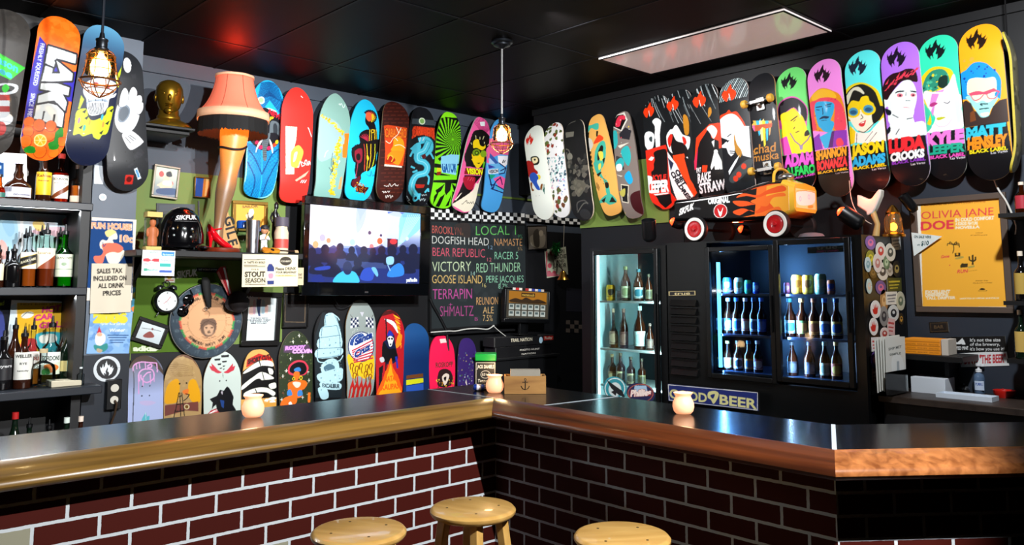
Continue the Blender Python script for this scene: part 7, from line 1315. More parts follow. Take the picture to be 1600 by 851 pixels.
# till monitor on its stand
YM = 5.0;zm = onP(815,556,'Y',YM).z
q = onP(815,556,'Y',YM);cab = thing('till_cabinet','black cabinet in the corner under the till','cabinet',(q.x,YM+.2,0));x0,x1 = onP(764,556,'Y',YM).x,onP(868,556,'Y',YM).x
MB().b2((x0,YM-.02,0),(x1,WL-.02,zm-.02)).build('body',BLACKW,cab,bevel=.004);MB().b2((x0-.02,YM-.04,zm-.02),(x1+.02,WL-.02,zm)).build('top',BLACKW,cab,bevel=.003)
boxed('game_box','black game box with white lettering lying flat under the till monitor','box',774,862,540,555,YM+.02,zm,.14,'#101012',lambda a: (a.t('#d0ccc0','PHOTO HUNT',42,50,78,50,18),a.t('#d0ccc0','NATION',45,90,70,90,16)))
zb2 = onP(815,540,'Y',YM).z+.002
boxed('game_box','black and red game box with a skull print, upper one under the till monitor','box',772,866,525,540,YM+.01,zb2,.14,'#131315',lambda a: (a.t('#d0c8b0','TRAIL NATION',26,55,62,55,38),a.p('#c03028','82,14 99,14 99,60 82,60'),a.t('#f0e8d8','Ruby',84,48,97,48,30),a.e('#a8c8d8',77,55,3.2,36)))
zb3 = zb2+(onP(815,525,'Y',YM).z-onP(815,540,'Y',YM).z)+.001
fr,w_,h_ = fr_quad('Y',YM+.03,(789,449),(860,452),(857,506),(787,502));t = frthing('till_monitor','touch screen till monitor with a row of game tiles on its screen','monitor',fr)
mb = MB();b_ = .014;
for a_ in ((-w_/2,w_/2,h_/2-b_,h_/2),(-w_/2,w_/2,-h_/2,-h_/2+b_*2.2),(-w_/2,-w_/2+b_,-h_/2+b_*2.2,h_/2-b_),(w_/2-b_,w_/2,-h_/2+b_*2.2,h_/2-b_)): mb.b2((a_[0],a_[2],-.03),(a_[1],a_[3],.008))
mb.build('bezel',BLACKP,t,bevel=.004,local=True);MB().b2((-w_/2+.02,-h_/2+.02,-.07),(w_/2-.02,h_/2-.02,-.0305)).build('rear_housing',BLACKP,t,bevel=.01,local=True)
a = Art(w_-2*b_,h_-3.2*b_,'#141816',None,.002);a.p('#4a4438','2,2 98,2 98,96 2,96');a.p('#b87818','6,6 94,6 94,46 6,46');a.c('#3a2408','10,44 20,30 35,34 45,26 60,34 75,30 92,44');a.p('#4a2c08','34,10 66,10 66,24 34,24');a.t('#e8c050','megatouch',36,21,64,21,9)
for i in range(6):
    for j in range(2): a.p('#c8d0c8',[(7+i*14.6,50+j*22),(18.5+i*14.6,50+j*22),(18.5+i*14.6,68+j*22),(7+i*14.6,68+j*22)]);a.p('#5a6a6a',[(9+i*14.6,53+j*22),(16+i*14.6,53+j*22),(16+i*14.6,61+j*22),(9+i*14.6,61+j*22)])
o = sheet('screen',a,[printm('till_screen',.2,0,.8),BLACKP],.003,t);o.location = (0,b_*.6,.002)
a = Art(w_*.7,.02,'#8a3030',None,.002);[a.p(c,[(k*10,0),(k*10+9,0),(k*10+9,100),(k*10,100)]) for k,c in enumerate(['#c8c8c0','#b83030','#d8d0c0','#1c1c1c','#a02c2c','#d8d8d0','#2c3c8c','#c8c8c8','#2a6ac0','#c8c0b0'])];o = sheet('sticker_row',a,[PS,WHITE_EDGE],.001,t);o.location = (0,h_/2-b_*.7,.0085)
zc = zb3-fr.o.z;MB().b2((-.05,-.0+zc+.012,-.06),(.05,-h_/2+.03,-.031)).build('stem',BLACKP,t,bevel=.004,local=True);MB().b2((-.11,zc,-.09),(.11,zc+.012,.03)).build('foot',BLACKP,t,bevel=.004,local=True)
cable('white_cable','white cable trailing from the black box beside the till monitor','Y',YM+.12,[(770,508),(780,517),(795,528),(808,532),(830,530)],.003,mat('white_cable_sheath','#c8c8c0',.5))
# ================================================================ things on the bar corner
def onbar(px,py): return onP(px,py,'Z',CT+.001)
q = onbar(759,607);q.z = CT+.001;k = mpp(q);t = thing('whiskey_tin','square black whiskey tin with a green lid at the corner of the bar','tin',q,-.75)
M_tin = mat('black_tin','#0e0f0e',.3,.3);MB().b2((-16*k,-16*k,0),(16*k,16*k,44*k)).build('body',M_tin,t,bevel=.006,local=True);MB().b2((-16.5*k,-16.5*k,44*k),(16.5*k,16.5*k,55*k)).build('lid',mat('green_tin_lid','#128a34',.35),t,bevel=.005,local=True)
a = Art(31*k,42*k,'#101110',None,.0016);W = '#d8d4c4';a.l(W,2,'4,4 96,4 96,96 4,96',closed=True);a.t(W,'JACK DANIELS',8,24,92,24,13,(0,-1),.03);a.e(W,50,46,24,14);a.e('#101110',50,46,22,12.4);a.t(W,'OLD No.7',33,50,67,50,9);a.t(W,'Tennessee',12,74,88,74,12,(.1,-1));a.t(W,'WHISKEY',18,91,82,91,12,(0,-1),.03)
o = sheet('front_label',a,[PS,M_tin],.001,t);o.location = (0,-16.3*k,22*k);o.rotation_euler = (PI/2,0,0)
a2 = Art(31*k,42*k,'#101110',None,.003);a2.l(W,2,'4,4 96,4 96,96 4,96',closed=True);o = sheet('side_label',a2,[PS,M_tin],.001,t);o.location = (-16.3*k,0,22*k);o.rotation_euler = (PI/2,0,-PI/2)
q = onbar(748,610);k = mpp(q);t = thing('blue_can','small blue can lying before the black tin','can',(q.x,q.y,CT+.001+5.2*k),-.75)
MB().lathe([(.001,-9*k),(3*k,-8.8*k),(5*k,-7*k),(5*k,7*k),(3.4*k,9*k),(.001,9*k)],n=20,R=Matrix.Rotation(PI/2,3,'Y')).build('body',mat('blue_tin','#1c3ca0',.3,.5),t,local=True);MB().lathe([(5.05*k,-3*k),(5.1*k,-3*k),(5.1*k,4*k),(5.05*k,4*k)],n=20,R=Matrix.Rotation(PI/2,3,'Y')).build('band',mat('white_band','#d8d8e0',.4),t,local=True)
q = onbar(820,613);k = mpp(q);t = thing('wooden_box','open pale wooden napkin box with an anchor mark, holding papers','box',(q.x,q.y,CT+.001),-.72)
M_ply = woodm('pale_plywood','#8a6030','#b08448',.5,(3,3,22));w2,d2,h2 = 32*k,16*k,27*k
for nm,lo,hi in (('front',(-w2,-d2,0),(w2,-d2+.008,h2)),('back',(-w2,d2-.008,0),(w2,d2,h2)),('side',(-w2,-d2+.0081,0),(-w2+.008,d2-.0081,h2)),('side',(w2-.008,-d2+.0081,0),(w2,d2-.0081,h2)),('bottom',(-w2+.0081,-d2+.0081,0),(w2-.0081,d2-.0081,.008))): MB().b2(lo,hi).build(nm,M_ply,t,local=True)
MA = BLACKP;mb = MB().cyl((0,-d2-.0006,h2*.3),(0,-d2-.0006,h2*.74),.0022).cyl((-.014,-d2-.0006,h2*.66),(.014,-d2-.0006,h2*.66),.0018).torus((0,-d2-.0006,h2*.8),.005,.0014,14,5,ax=(0,1,0)).tube([(-.022,-d2-.0006,h2*.45),(-.014,-d2-.0006,h2*.3),(0,-d2-.0006,h2*.24),(.014,-d2-.0006,h2*.3),(.022,-d2-.0006,h2*.45)],.002,6);mb.build('anchor_mark',MA,t,local=True)
o = MB().b2((-w2*.7,-d2*.5,.01),(w2*.75,d2*.6,h2+9*k)).build('papers',mat('grey_paper','#8f8b80',.8),None);o.parent = t;o.location = (0,0,.0085+.0);o.parent = None;o.matrix_basis = Matrix.Translation((q.x,q.y,CT+.0102)) @ Matrix.Rotation(-.72,4,'Z') @ Matrix.Translation((w2*.02,d2*.05,0));tag(o,'block of grey papers standing in the pale wooden box','papers');o.name = 'paper_block'
# ================================================================ caged pendant lamps
M_cage = mat('copper_cage','#a86a3a',.3,.9);M_sock = mat('gunmetal_socket','#23262a',.35,.8);M_bulb = mat('glowing_bulb','#fff0c8',.3,emit=30,ec='#ffe0a0');M_smoke = clearm('amber_glass','#ffdc90')
def pendant(bx,by,dist,kpx,cord_top,label,cc,energy):
    p = CP+ray(bx,by)*dist;k = mpp(p);t = thing('pendant_lamp',label,'pendant lamp',(p.x,p.y,p.z),0,'caged pendant lamps')
    s = kpx*k                                              # half width of the cage
    MB().lathe([(.36*s,1.25*s),(.44*s,1.3*s),(.5*s,1.45*s),(.5*s,1.52*s),(.38*s,1.6*s),(.38*s,2.05*s),(.42*s,2.1*s),(.42*s,2.22*s),(.2*s,2.32*s),(.14*s,2.7*s),(.05*s,2.75*s)],n=24).build('socket',M_sock,t,local=True)
    MB().cyl((0,0,2.7*s),(0,0,CZ-.03-p.z),.006,n=8).build('cord',mat(cc[0],cc[1],.4),t,local=True)
    MB().lathe([(.001,CZ-p.z-.001),(.062,CZ-p.z-.001),(.064,CZ-p.z-.014),(.05,CZ-p.z-.02),(.05,CZ-p.z-.03),(.03,CZ-p.z-.036),(.008,CZ-p.z-.05)],n=28).build('canopy',M_sock,t,local=True)
    for j in range(8):
        a = j*PI/4+.2;f = lambda r,z: Vector((math.cos(a)*r*s,math.sin(a)*r*s,z*s));MB().tube([f(.45,1.42),f(.75,1.28),f(.96,1.0),f(1.03,.4),f(1.12,-.2),f(1.28,-.7),f(1.36,-.9),f(1.15,-1.35),f(.7,-1.75),f(.05,-2.1)],.035*s,6).build('cage_wire',M_cage,t,local=True)
    for r,z in ((.97,.98),(1.02,.5),(1.1,-.12),(1.36,-.9),(.95,-1.55)): MB().torus((0,0,z*s),r*s,.035*s if z != -.9 else .075*s,32,6).build('cage_ring',M_cage,t,local=True)
    MB().lathe([(.16*s,1.3*s),(.2*s,1.0*s),(.55*s,.6*s),(.68*s,.2*s),(.64*s,-.15*s),(.42*s,-.5*s),(.001,-.62*s)],n=24).build('bulb',M_bulb,t,local=True);MB().lathe([(.4*s,1.3*s),(.7*s,1.22*s),(.9*s,.95*s),(.98*s,.4*s),(1.0*s,-.4*s)],n=28,cap0=False,cap1=False).build('glass_shade',M_smoke,t,local=True)
    return p
pendant(157,108,3.55,21.5,None,'caged copper pendant lamp glowing in front of the left boards',('dark_navy_cord','#10141c'),10);pendant(784,213,4.75,13.2,None,'caged copper pendant lamp glowing over the corner of the bar',('grey_cord','#6a6a68'),8)
# ================================================================ right: coolers, pedal car, poster wall
FX = 4.10;FB = WR-.03
fy = lambda px: onP(px,440,'X',FX).y
fz = lambda px,py,X=FX: onP(px,py,'X',X).z
M_fr = mat('black_cooler_steel','#0a0b0c',.3,.2);M_in = mat('cooler_liner','#bfe6ea',.5);M_dk = mat('dark_cooler_liner','#0b0f18',.4);M_gl = clearm('cooler_door_glass','#f2f8f8');M_ws = mat('white_wire_shelf','#c4d0d0',.4)
def cooler(name,label,ya,yb,zt,doors,lin_m):
    """a glass door cooler standing on the floor: ya right end, yb far left end; doors = (y right, y left, z bottom, z top)"""
    t = thing(name,label,'cooler',((FX+FB)/2,(ya+yb)/2,0));w_ = .022
    d0 = min(d[0] for d in doors)-.03;d1 = max(d[1] for d in doors)+.03;zb = min(d[2] for d in doors)-.03;zt2 = max(d[3] for d in doors)+.03
    mb = MB()
    for lo,hi in (((FX+.045,ya,0),(FB,ya+w_,zt)),((FX+.045,yb-w_,0),(FB,yb,zt)),((FB-w_,ya+w_,0),(FB,yb-w_,zt)),((FX+.045,ya+w_,zt2),(FB-w_,yb-w_,zt)),((FX+.045,ya+w_,0),(FB-w_,yb-w_,zb))): mb.b2(lo,hi)
    if d1 < yb-.1: mb.b2((FX+.045,d1,zb),(FB-w_,yb-w_,zt2))
    mb.build('cabinet',M_fr,t)
    d1 = min(d1,yb-w_);d0 = max(d0,ya+w_);L_ = MB().b2((FX+.06,d1-.004,zb),(FB-w_-.002,d1-.0005,zt2)).build('inner_side',lin_m,t);MB().b2((FB-w_-.006,d0,zb),(FB-w_-.001,d1,zt2)).build('inner_back',M_dk,t)
    # front frame round the doors
    mb = MB();mb.b2((FX+.012,ya,zt2-.0),(FX+.044,yb,zt));mb.b2((FX+.012,ya,0),(FX+.044,yb,zb))
    mb.b2((FX+.012,ya,zb),(FX+.044,d0,zt2))
    if d1 < yb: mb.b2((FX+.012,d1,zb),(FX+.044,yb,zt2))
    if len(doors) > 1: mb.b2((FX+.012,doors[1][1]+.028,zb),(FX+.044,doors[0][0]-.028,zt2))
    mb.build('front_frame',M_fr,t)
    for y0,y1,z0,z1 in doors:
        f = .028;mb = MB()
        for lo,hi in (((FX-.012,y0-f,z0-f),(FX+.011,y0,z1+f)),((FX-.012,y1,z0-f),(FX+.011,y1+f,z1+f)),((FX-.012,y0,z1),(FX+.011,y1,z1+f)),((FX-.012,y0,z0-f),(FX+.011,y1,z0))): mb.b2(lo,hi)
        d = mb.build('door',M_fr,t,bevel=.003);MB().b2((FX-.002,y0,z0),(FX+.002,y1,z1)).build('glass',M_gl,d);MB().cyl((FX-.022,y0-.014,z0+.25),(FX-.022,y0-.014,z1-.25),.007,n=10).build('handle',M_fr,d)
    return t
ztop = fz(1342,366)
dl = (fy(1023),fy(929),.72,fz(975,397));cl = cooler('bottle_cooler','tall single door glass cooler with a pale lit side, left of the wide cooler',fy(1040)+.004,fy(921),ztop-.012,[dl],M_in)
d1 = (fy(1203),fy(1110),fz(1155,586),fz(1155,392));d2 = (fy(1322),fy(1218),fz(1270,592),fz(1270,381));ct = cooler('bottle_cooler','wide black two door cooler with blue lit cans and bottles, under the pedal car',fy(1347),fy(1041),ztop,[d1,d2],M_dk)
def shelfz(par,d,rows,m,nm='wire_shelf'):
    for z in rows: MB().b2((FX+.05,d[0]-.01,z-.012),(FB-.04,d[1]+.01,z)).build(nm,m,par)
zl = [fz(975,y,FX+.09) for y in (470,545,602)];zr = [fz(1215,y,FX+.09) for y in (459,525,590)]
shelfz(cl,dl,zl,M_ws);shelfz(ct,(d2[0],d1[1]),zr[:2],mat('blue_black_shelf','#20304c',.3));shelfz(ct,(d2[0],d1[1]),[d2[2]-.004],mat('blue_black_shelf','#20304c',.3));zr[2] = d2[2]-.004
# light strips inside
M_neon = mat('blue_white_tube','#c8ecff',.4,emit=4,ec='#58b8ff');M_cool = mat('cool_white_tube','#e0ffff',.4,emit=5,ec='#c0f4ff')
MB().cyl((FX+.055,d1[1]-.02,d1[2]+.03),(FX+.055,d1[1]-.02,d1[3]-.06),.011,n=12).build('light_tube',M_neon,ct);MB().cyl((FX+.05,dl[1]+.012,dl[2]),(FX+.05,dl[1]+.012,dl[3]),.008,n=12).build('light_tube',M_cool,cl)
def strip(name,y,z0,z1,e,col,ty,X=FX+.055):
    l = bpy.data.lights.new(name,'AREA');l.shape = 'RECTANGLE';l.size = .02;l.size_y = z1-z0;l.energy = e;l.color = col;o = bpy.data.objects.new(name,l);COL.objects.link(o);o.location = (X,y,(z0+z1)/2);o.rotation_euler = Vector((.5,ty,0)).to_track_quat('-Z','Y').to_euler()
strip('cooler_light',d1[1]-.035,d1[2],d1[3],18,(.14,.4,1),-1);strip('cooler_light',d2[1]-.012,d2[2],d2[3],12,(.4,.62,1),-1,FX+.045);strip('cooler_light',dl[0]+.0,dl[2],dl[3],9,(.7,1,1),1,FX+.03)
# cans and bottles
gC = 'drinks in the coolers'
def can(px,w,z,c,c2,label):
    q = onP(px,440,'X',FX+.12);r = w/2*mpp(q);h = r*3.5;t = thing('beer_can',label,'can',(q.x,q.y,z),0,gC)
    MB().lathe([(.001,.002),(r*.75,0),(r*.98,.008),(r,.012),(r,h-.014),(r*.82,h-.002),(r*.8,h),(r*.76,h-.004),(.001,h-.004)],n=20).build('body',mat('can_'+c.strip('#'),c,.3,.3,noise=.1),t,local=True)
    labelcyl(r*1.006,h*.22,h*.8,1.2,c,lambda a: (a.c(c2,'25,20 75,15 80,50 55,80 30,70'),a.l(c2,4,'5,90 95,90')),t)
T1,T2 = 'of the left glass door','of the right glass door'
for px,w,c,c2,lb in ((1124,11,'#a06a58','#d8b0a0','reddish can at the far left'),(1136,14,'#3a8ad0','#d8f0f0','blue and white can'),(1154,14,'#b8bcc0','#5a6a50','silver and grey can'),(1169,12,'#3aa878','#1c58b0','green and blue can'),(1181,10,'#2a58c8','#90b8f0','slim blue can')): can(px,w,zr[0],c,c2,lb+' on the top shelf, left door of wide cooler')
for px,w,c,c2,lb in ((1229,10,'#b86a98','#e8c0d8','pink can'),(1245,17,'#e8b848','#8a5a1c','yellow can left of its twin'),(1262,17,'#e0ae40','#7a4a18','yellow can right of its twin'),(1282,18,'#9adcc4','#d8f8e8','mint green can'),(1298,13,'#c87a58','#3a58b8','orange and blue can')): can(px,w,zr[0],c,c2,lb+' on the top shelf, right door of wide cooler')
def beer(px,w,yb,yt,z,c,c2,label,X=FX+.12,kind='long',glass=None,cap='#c8c8c8'):
    def g(a): a.c(c2,'20,25 80,20 85,70 50,85 15,70');a.l(c2,6,'5,92 95,92')
    bottle(px,yb,yt,w,X,z,kind,glass or G_BR,(.1,.46,c,g),c2,label,gC,'beer_bottle',axis='X',n=16)
for row,yb,yt,dd in ((1,524,465,((1124,'#d8e4f0','#6a88b8','white labelled bottle'),(1139,'#3a5a88','#c8d8e8','blue labelled bottle'),(1152,'#a8d0e8','#3868a8','light blue labelled bottle'),(1166,'#b85848','#e8c0a0','red labelled bottle'),(1179,'#c8dcec','#2c4c78','white and navy labelled bottle'),(1191,'#3058b0','#6a90d8','dim blue bottle at the right'))),(2,584,532,((1125,'#d89a48','#3a4a58','orange labelled bottle'),(1138,'#e4e8e4','#c8a858','white labelled bottle'),(1154,'#e8ecec','#2a2c30','white bottle label with IPA lettering'),(1171,'#c88a38','#2a5878','orange and teal labelled bottle'),(1185,'#7a2430','#e8c8b8','dark red labelled bottle')))):
    for px,c,c2,lb in dd: beer(px,15,yb,yt,zr[row],c,c2,lb+(' on the middle shelf',' on the bottom shelf')[row-1]+', left door of wide cooler')
for row,yb,yt,dd in ((1,525,466,((1235,'#c8e4e8','#3a8898','pale teal labelled bottle'),(1254,'#5a8a58','#c8a868','green labelled bottle'),(1273,'#d8a048','#8a4a28','orange labelled bottle'),(1290,'#c8dcf0','#2a58a8','white and blue labelled bottle'),(1308,'#d8c870','#2858a0','yellow and blue labelled bottle'))),(2,592,534,((1239,'#2a3038','#485058','dark labelled stout bottle at the left'),(1266,'#283448','#3a4c68','navy labelled bottle'),(1290,'#b8c8c0','#7a9890','pale green labelled bottle'),(1308,'#b85a48','#e8c868','red labelled bottle at the right')))):
    for px,c,c2,lb in dd: beer(px,18 if row == 1 else 17.5,yb,yt,zr[row],c,c2,lb+(' on the middle shelf',' on the bottom shelf')[row-1]+', right door of wide cooler',kind='long' if row == 1 else 'wine')
q = 'of the single door cooler'
for px,w,row,yt,c,c2,kd,lb in ((954,14,0,431,'#e8b018','#3a2a10',0,'bright yellow tall can'),(966,9,0,436,'#b8c8c8','#8a9898',0,'slim pale can'),(978,16,0,416,'#d8dcb8','#8a9868','wine','bottle with a cream label'),(998,17,0,420,'#d8e4dc','#2a6878','wine','bottle with a round white label'),(1014,12,0,428,'#5a5a40','#3a3a2a','wine','dim bottle at the right end'),
    (959,15,1,482,'#8a7060','#c8b090','wide','squat dark bottle with a tan label'),(975,14,1,482,'#6a4438','#8a6858','wine','dark bottle with a brown label'),(1000,19,1,478,'#cfe8e4','#a8c8c8','wine','bottle with a plain white label'),(1016,12,1,505,'#4a3a38','#6a5850','wine','dim bottle at the right end'),
    (957,14,2,553,'#8a6a40','#c8b888','round','brown bottle at the left end'),(970,15,2,551,'#d8d0a0','#5a5038','round','brown bottle with a cream round label'),(986,14,2,557,'#b8b488','#4a4430','round','brown bottle with a dull label'),(1003,13,2,560,'#6a6848','#3a3828','round','dim brown bottle')):
    lbl = lb+' on the '+('top','middle','bottom')[row]+' shelf '+q;yb = (470,545,602)[row]
    if kd: beer(px,w,yb,yt,zl[row],c,c2,lbl,kind=kd,glass=G_BR)
    else: can(px,w,zl[row],c,c2,lbl)
# badges, louvres, stickers on the coolers
def fpan(name,quad,base,paint,par=None,label=None,cat=None,X=FX-.013,m=None,th_=.002,group=None,back=None):
    fr,w,h = fr_quad('X',X,*quad);a = Art(w,h,base,fr,.002);paint(a);o = sheet(name,a,[m or PS,back or BLACKP],th_,None,fr)
    if par is not None: o.parent = par;o.matrix_basis = par.matrix_basis.inverted() @ fr.M
    else: tag(o,label,cat,group)
    return o
fpan('brand_badge',((1045,455),(1087,454),(1087,461),(1045,462)),'#a8986c',lambda a: (a.p('#15161a','1047,456 1085,455 1085,460 1047,461'),a.t('#c8b888','true',1054,460.5,1078,459.7,4.5)),ct,X=FX+.010)
fpan('brand_lettering',((1262,386),(1318,383),(1318,393),(1262,396)),'#0c0e14',lambda a: (a.t('#b8b0a0','true',1276,390,1308,388,6),a.t('#d848a0','FAMILY OWNED',1277,394,1310,392.3,2.6,(0,-1),.06),a.l('#8a8070',.8,'1264,389 1275,388.5'),a.l('#8a8070',.8,'1309,387 1317,386.6')),ct,X=FX+.010)
for k in range(9):
    z0,z1 = fz(1067,468+k*13.5),fz(1067,479+k*13.5);ya,yb = fy(1087),fy(1047);MB().add([(FX+.011,ya,z1),(FX+.011,yb,z1),(FX-.014,yb,z1+.006),(FX-.014,ya,z1+.006),(FX+.011,ya,z0),(FX+.011,yb,z0),(FX+.004,yb,z0),(FX+.004,ya,z0)],[(3,2,1,0),(4,5,6,7)]+[(i,(i+1) % 4,(i+1) % 4+4,i+4) for i in range(4)]).build('louvre',M_fr,ct)
def g(a):
    C_ = '#b8b47c';a.l('#c8c8c0',1,'1047.5,600.5 1186.5,613 1186,639.5 1049,624',closed=True);a.t(C_,'GOOD',1050,620.5,1107,627.5,14,(0,-1),.03);a.t(C_,'BEER',1128,630,1184,637.5,15,(0,-1),.03);a.c(C_,'1110,612 1120,610 1126,614 1124,622 1118,630 1114,624 1109,620');a.c('#14205c','1113,617 1120,615 1117,622')
fpan('beer_sign',((1046,599),(1188,612),(1187,641),(1048,625)),'#14205c',g,None,'blue GOOD BEER sign in cream letters at the foot of the wide cooler','sign',FX-.035,th_=.02)
def rsk(name,px,py,rx,ry,base,paint,axis,val,par): o = disc(name,None,None,axis,val,px,py,rx,base,paint,thick=.0012,ry=ry);M = o.matrix_basis.copy();o.parent = par;o.matrix_basis = par.matrix_basis.inverted() @ M;return o
rsk('round_decal',961,607,18,19,'#2a8a98',lambda a: (a.e('#d8e0dc',961,607,16,17),a.e('#2a8a98',961,607,14.5,15.5),a.e('#c8d4d4',961,608,10,11),a.p('#15181c','948,593 972,610 978,622 966,616 955,606'),a.p('#15181c','955,612 966,606 962,618')),'X',FX-.004,cl)
rsk('bell_decal',1001,614,22,16,'#1c2048',lambda a: (a.e('#c8603a',1001,614,20,14.5),a.e('#1c2048',1001,614,19,13.5),a.p('#98b8d0','992,602 1010,602 1012,612 990,612'),a.t('#e8d8d0','Phillies',985,619,1017,617,10,(.15,-1),.06,'#8a2020',.03)),'X',FX-.004,cl)
SY = fy(1347)-.0015
ST = [(1360,379,8,11,'#7a5aa0','#e070a0'),(1376,392,8,14,'#dcd8d0','#c83838'),(1391,394,8,14,'#d4d4c8','#3a4440'),(1360,403,7,12,'#8a8a2c','#d8c838'),(1356,413,5,12,'#b8ccd0','#6a9aa8'),(1371,411,7,15,'#d8d0cc','#b87a78'),(1379,424,9,14,'#d8d4c8','#3a3c40'),(1385,410,5,11,'#6a8a6a','#b8d0b0'),(1401,420,6.5,13,'#1c1c18','#98884c'),(1364,426,6,9,'#5a4420','#8a6a38'),(1390,421,5.5,10,'#b8b4a8','#8a8478'),(1358,447,4.5,12,'#b8ccc8','#d8b8a0'),(1376,449,8,11,'#6a5090','#d86a90'),(1407,470,7,15,'#c8c8b0','#6a7a60'),(1368,483,8,14,'#e4e0dc','#c82820'),(1396,489,8.5,13,'#d0d8d8','#20242c'),(1381,494,7,16,'#8a8a88','#3a3a40'),(1365,510,7,14,'#e4e0dc','#c82820'),(1408,498,4,9,'#3a2c14','#c8983c'),(1382,521,7,10,'#d8ccc8','#a83830'),(1368,562,8,13,'#5a3a88','#d86a8a'),(1381,470,6,18,'#a87a48','#d8b078')]
for k,(x,y,rx,ry,c,c2) in enumerate(ST):
    def g(a): a.e(c2,x,y,rx*.55,ry*.5);a.e(c,x,y-ry*.1,rx*.25,ry*.2)
    def gh(a): a.c(c2,[(x-3,y+7),(x-5,y),(x-3,y-1),(x-3,y-8),(x-1,y-2),(x,y-9),(x+1.5,y-2),(x+3.5,y-6),(x+3,y+2),(x+2,y+7)])
    rsk('sticker',x,y,rx,ry,c,gh if c2 == '#c82820' else g,'Y',SY-.0014*(k % 3),ct)
for quad,c,c2 in (((1386,434),(1409,434),(1408,454),(1386,455),),'#4a4c1c','#c8b838'),(((1384,456),(1402,455),(1402,475),(1384,476)),'#dcdcd4','#6a7078'),(((1387,496),(1399,499),(1397,524),(1386,522)),'#d8b8b8','#b84848'),(((1361,527),(1374,526),(1374,548),(1362,549)),'#d8d4d4','#c02828'),(((1362,575),(1376,574),(1376,597),(1363,598)),'#8a2c24','#d8a088'),(((1392,371),(1407,369),(1407,390),(1394,390)),'#b8bcb8','#4a4c50'):
    fr,w,h = fr_quad('Y',SY-.0006,*quad);a = Art(w,h,c,None,.002);a.l(c2,12,'15,30 85,28');a.l(c2,8,'15,55 80,52');a.l(c2,8,'20,76 70,74');o = sheet('sticker',a,[PS,WHITE_EDGE],.001,None,fr);o.parent = ct;o.matrix_basis = ct.matrix_basis.inverted() @ fr.M
# ---- pedal car on the wide cooler
XC = FX+.07;ZT = ztop;ca = onP(1054,330,'X',XC);cb = onP(1234,330,'X',XC);Lc = ca.y-cb.y;Wc = .26
car = thing('pedal_car','black pedal car with orange flames and a yellow nose on top of the wide cooler','pedal car',(XC+Wc/2,(ca.y+cb.y)/2,ZT))
def cp_(px,py): p = onP(px,py,'X',XC);return ca.y-p.y,p.z
secs = [((1054,346),(1054,312)),((1085,346),(1085,309)),((1130,346),(1130,302)),((1160,345),(1160,296)),((1182,344),(1182,287)),((1205,342),(1205,281)),((1222,339),(1222,280)),((1234,334),(1234,284))]
SZ = [(cp_(*a)[0],cp_(*a)[1],cp_(*b)[1]) for a,b in secs]
def ring(s,z0,z1,k=1.): r = .02;return [Vector((XC+x,ca.y-s,z)) for x,z in ((r,z0),(0,z0+r),(0,z1-r),(r,z1),(Wc*.5,z1+.012*k),(Wc-r,z1),(Wc,z1-r),(Wc,z0+r),(Wc-r,z0))]
MB().rings([ring(*q) for q in SZ[:7]],cap1=False).build('body',mat('black_car_enamel','#0d0d0e',.2,coat=.6),car,smooth=50)
nose = [ring(*q) for q in SZ[6:]]+[ring(SZ[-1][0]+.03,SZ[-1][1]+.015,SZ[-1][2]-.012)]
MB().rings(nose,cap0=False).build('nose',mat('yellow_car_enamel','#f0b838',.25,coat=.6),car,smooth=50)
a = Art(Lc,.34,'#0d0d0e',None,.0013);sx = lambda px: cp_(px,330)[0]/Lc*100;zmid = ZT+.17
def sp_(P): return [((cp_(x,y)[0]/Lc)*100,50-(cp_(x,y)[1]-zmid)/.34*100) for x,y in P]
zc3 = lambda s: [(980+x/3.636,240+y/3.636) for x,y in pts(s)]
a.p('#e8a030',sp_([(1196,250),(1260,250),(1260,380),(1188,380)]));a.p('#e86a24',sp_([(1186,250),(1200,250),(1194,380),(1176,380)]))
for P,c in (('840,330 760,350 700,320 640,350 600,330 660,310 720,330 760,300 720,290 640,300 600,270 680,270 740,290 780,262 820,290','#e0521c'),('900,210 800,230 740,250 680,240 620,250 660,225 740,235 800,205 880,180','#e0521c'),('900,240 830,250 790,300 700,270 800,240 880,220','#e86a24'),('880,350 840,340 800,365 720,355 640,365 760,335 860,300','#e86a24'),('930,160 860,170 760,190 700,205 780,175 900,145','#e0521c')): a.c(c,sp_(zc3(P)))
a.t('#e8e8e4','SIKFUK',*sp_(zc3('295,350 375,315'))[0],*sp_(zc3('295,350 375,315'))[1],12,(.1,-1),.05);q0,q1 = sp_(zc3('462,285 582,275'));a.t('#d8dcdc','ORIGINAL',*q0,*q1,10,(0,-1),.07);cxy = sp_(zc3('530,325'))[0];a.e('#d8d4d0',cxy[0],cxy[1],6.2,13);a.e('#b81c20',cxy[0],cxy[1],5.5,11.6);a.c('#e8e0dc',[(cxy[0]-2.5,cxy[1]-5),(cxy[0],cxy[1]+2),(cxy[0]+2.6,cxy[1]-6),(cxy[0]+.6,cxy[1]+9),(cxy[0]-1,cxy[1]+8)])
A = a.done();n1 = 520;ss_ = np.linspace(0.004,SZ[-1][0]-.002,n1);z0 = np.interp(ss_,[q[0] for q in SZ],[q[1] for q in SZ])+.022;z1 = np.interp(ss_,[q[0] for q in SZ],[q[2] for q in SZ])-.022;tv = np.linspace(1,0,170)[:,None]
V = np.zeros((170,n1,3));zz2 = z0[None,:]*(1-tv)+z1[None,:]*tv;V[...,0] = -Wc/2-.0016;V[...,1] = -ss_[None,:]+Lc/2;V[...,2] = zz2-ZT
ix = np.clip((ss_/Lc*a.nx).astype(int),0,a.nx-1)[None,:]+np.zeros((170,1),int);iy = np.clip(((.5-(zz2-zmid)/.34)*a.ny).astype(int),0,a.ny-1)
def back(P): Q = P.copy();Q[:,0] += .0014;return Q
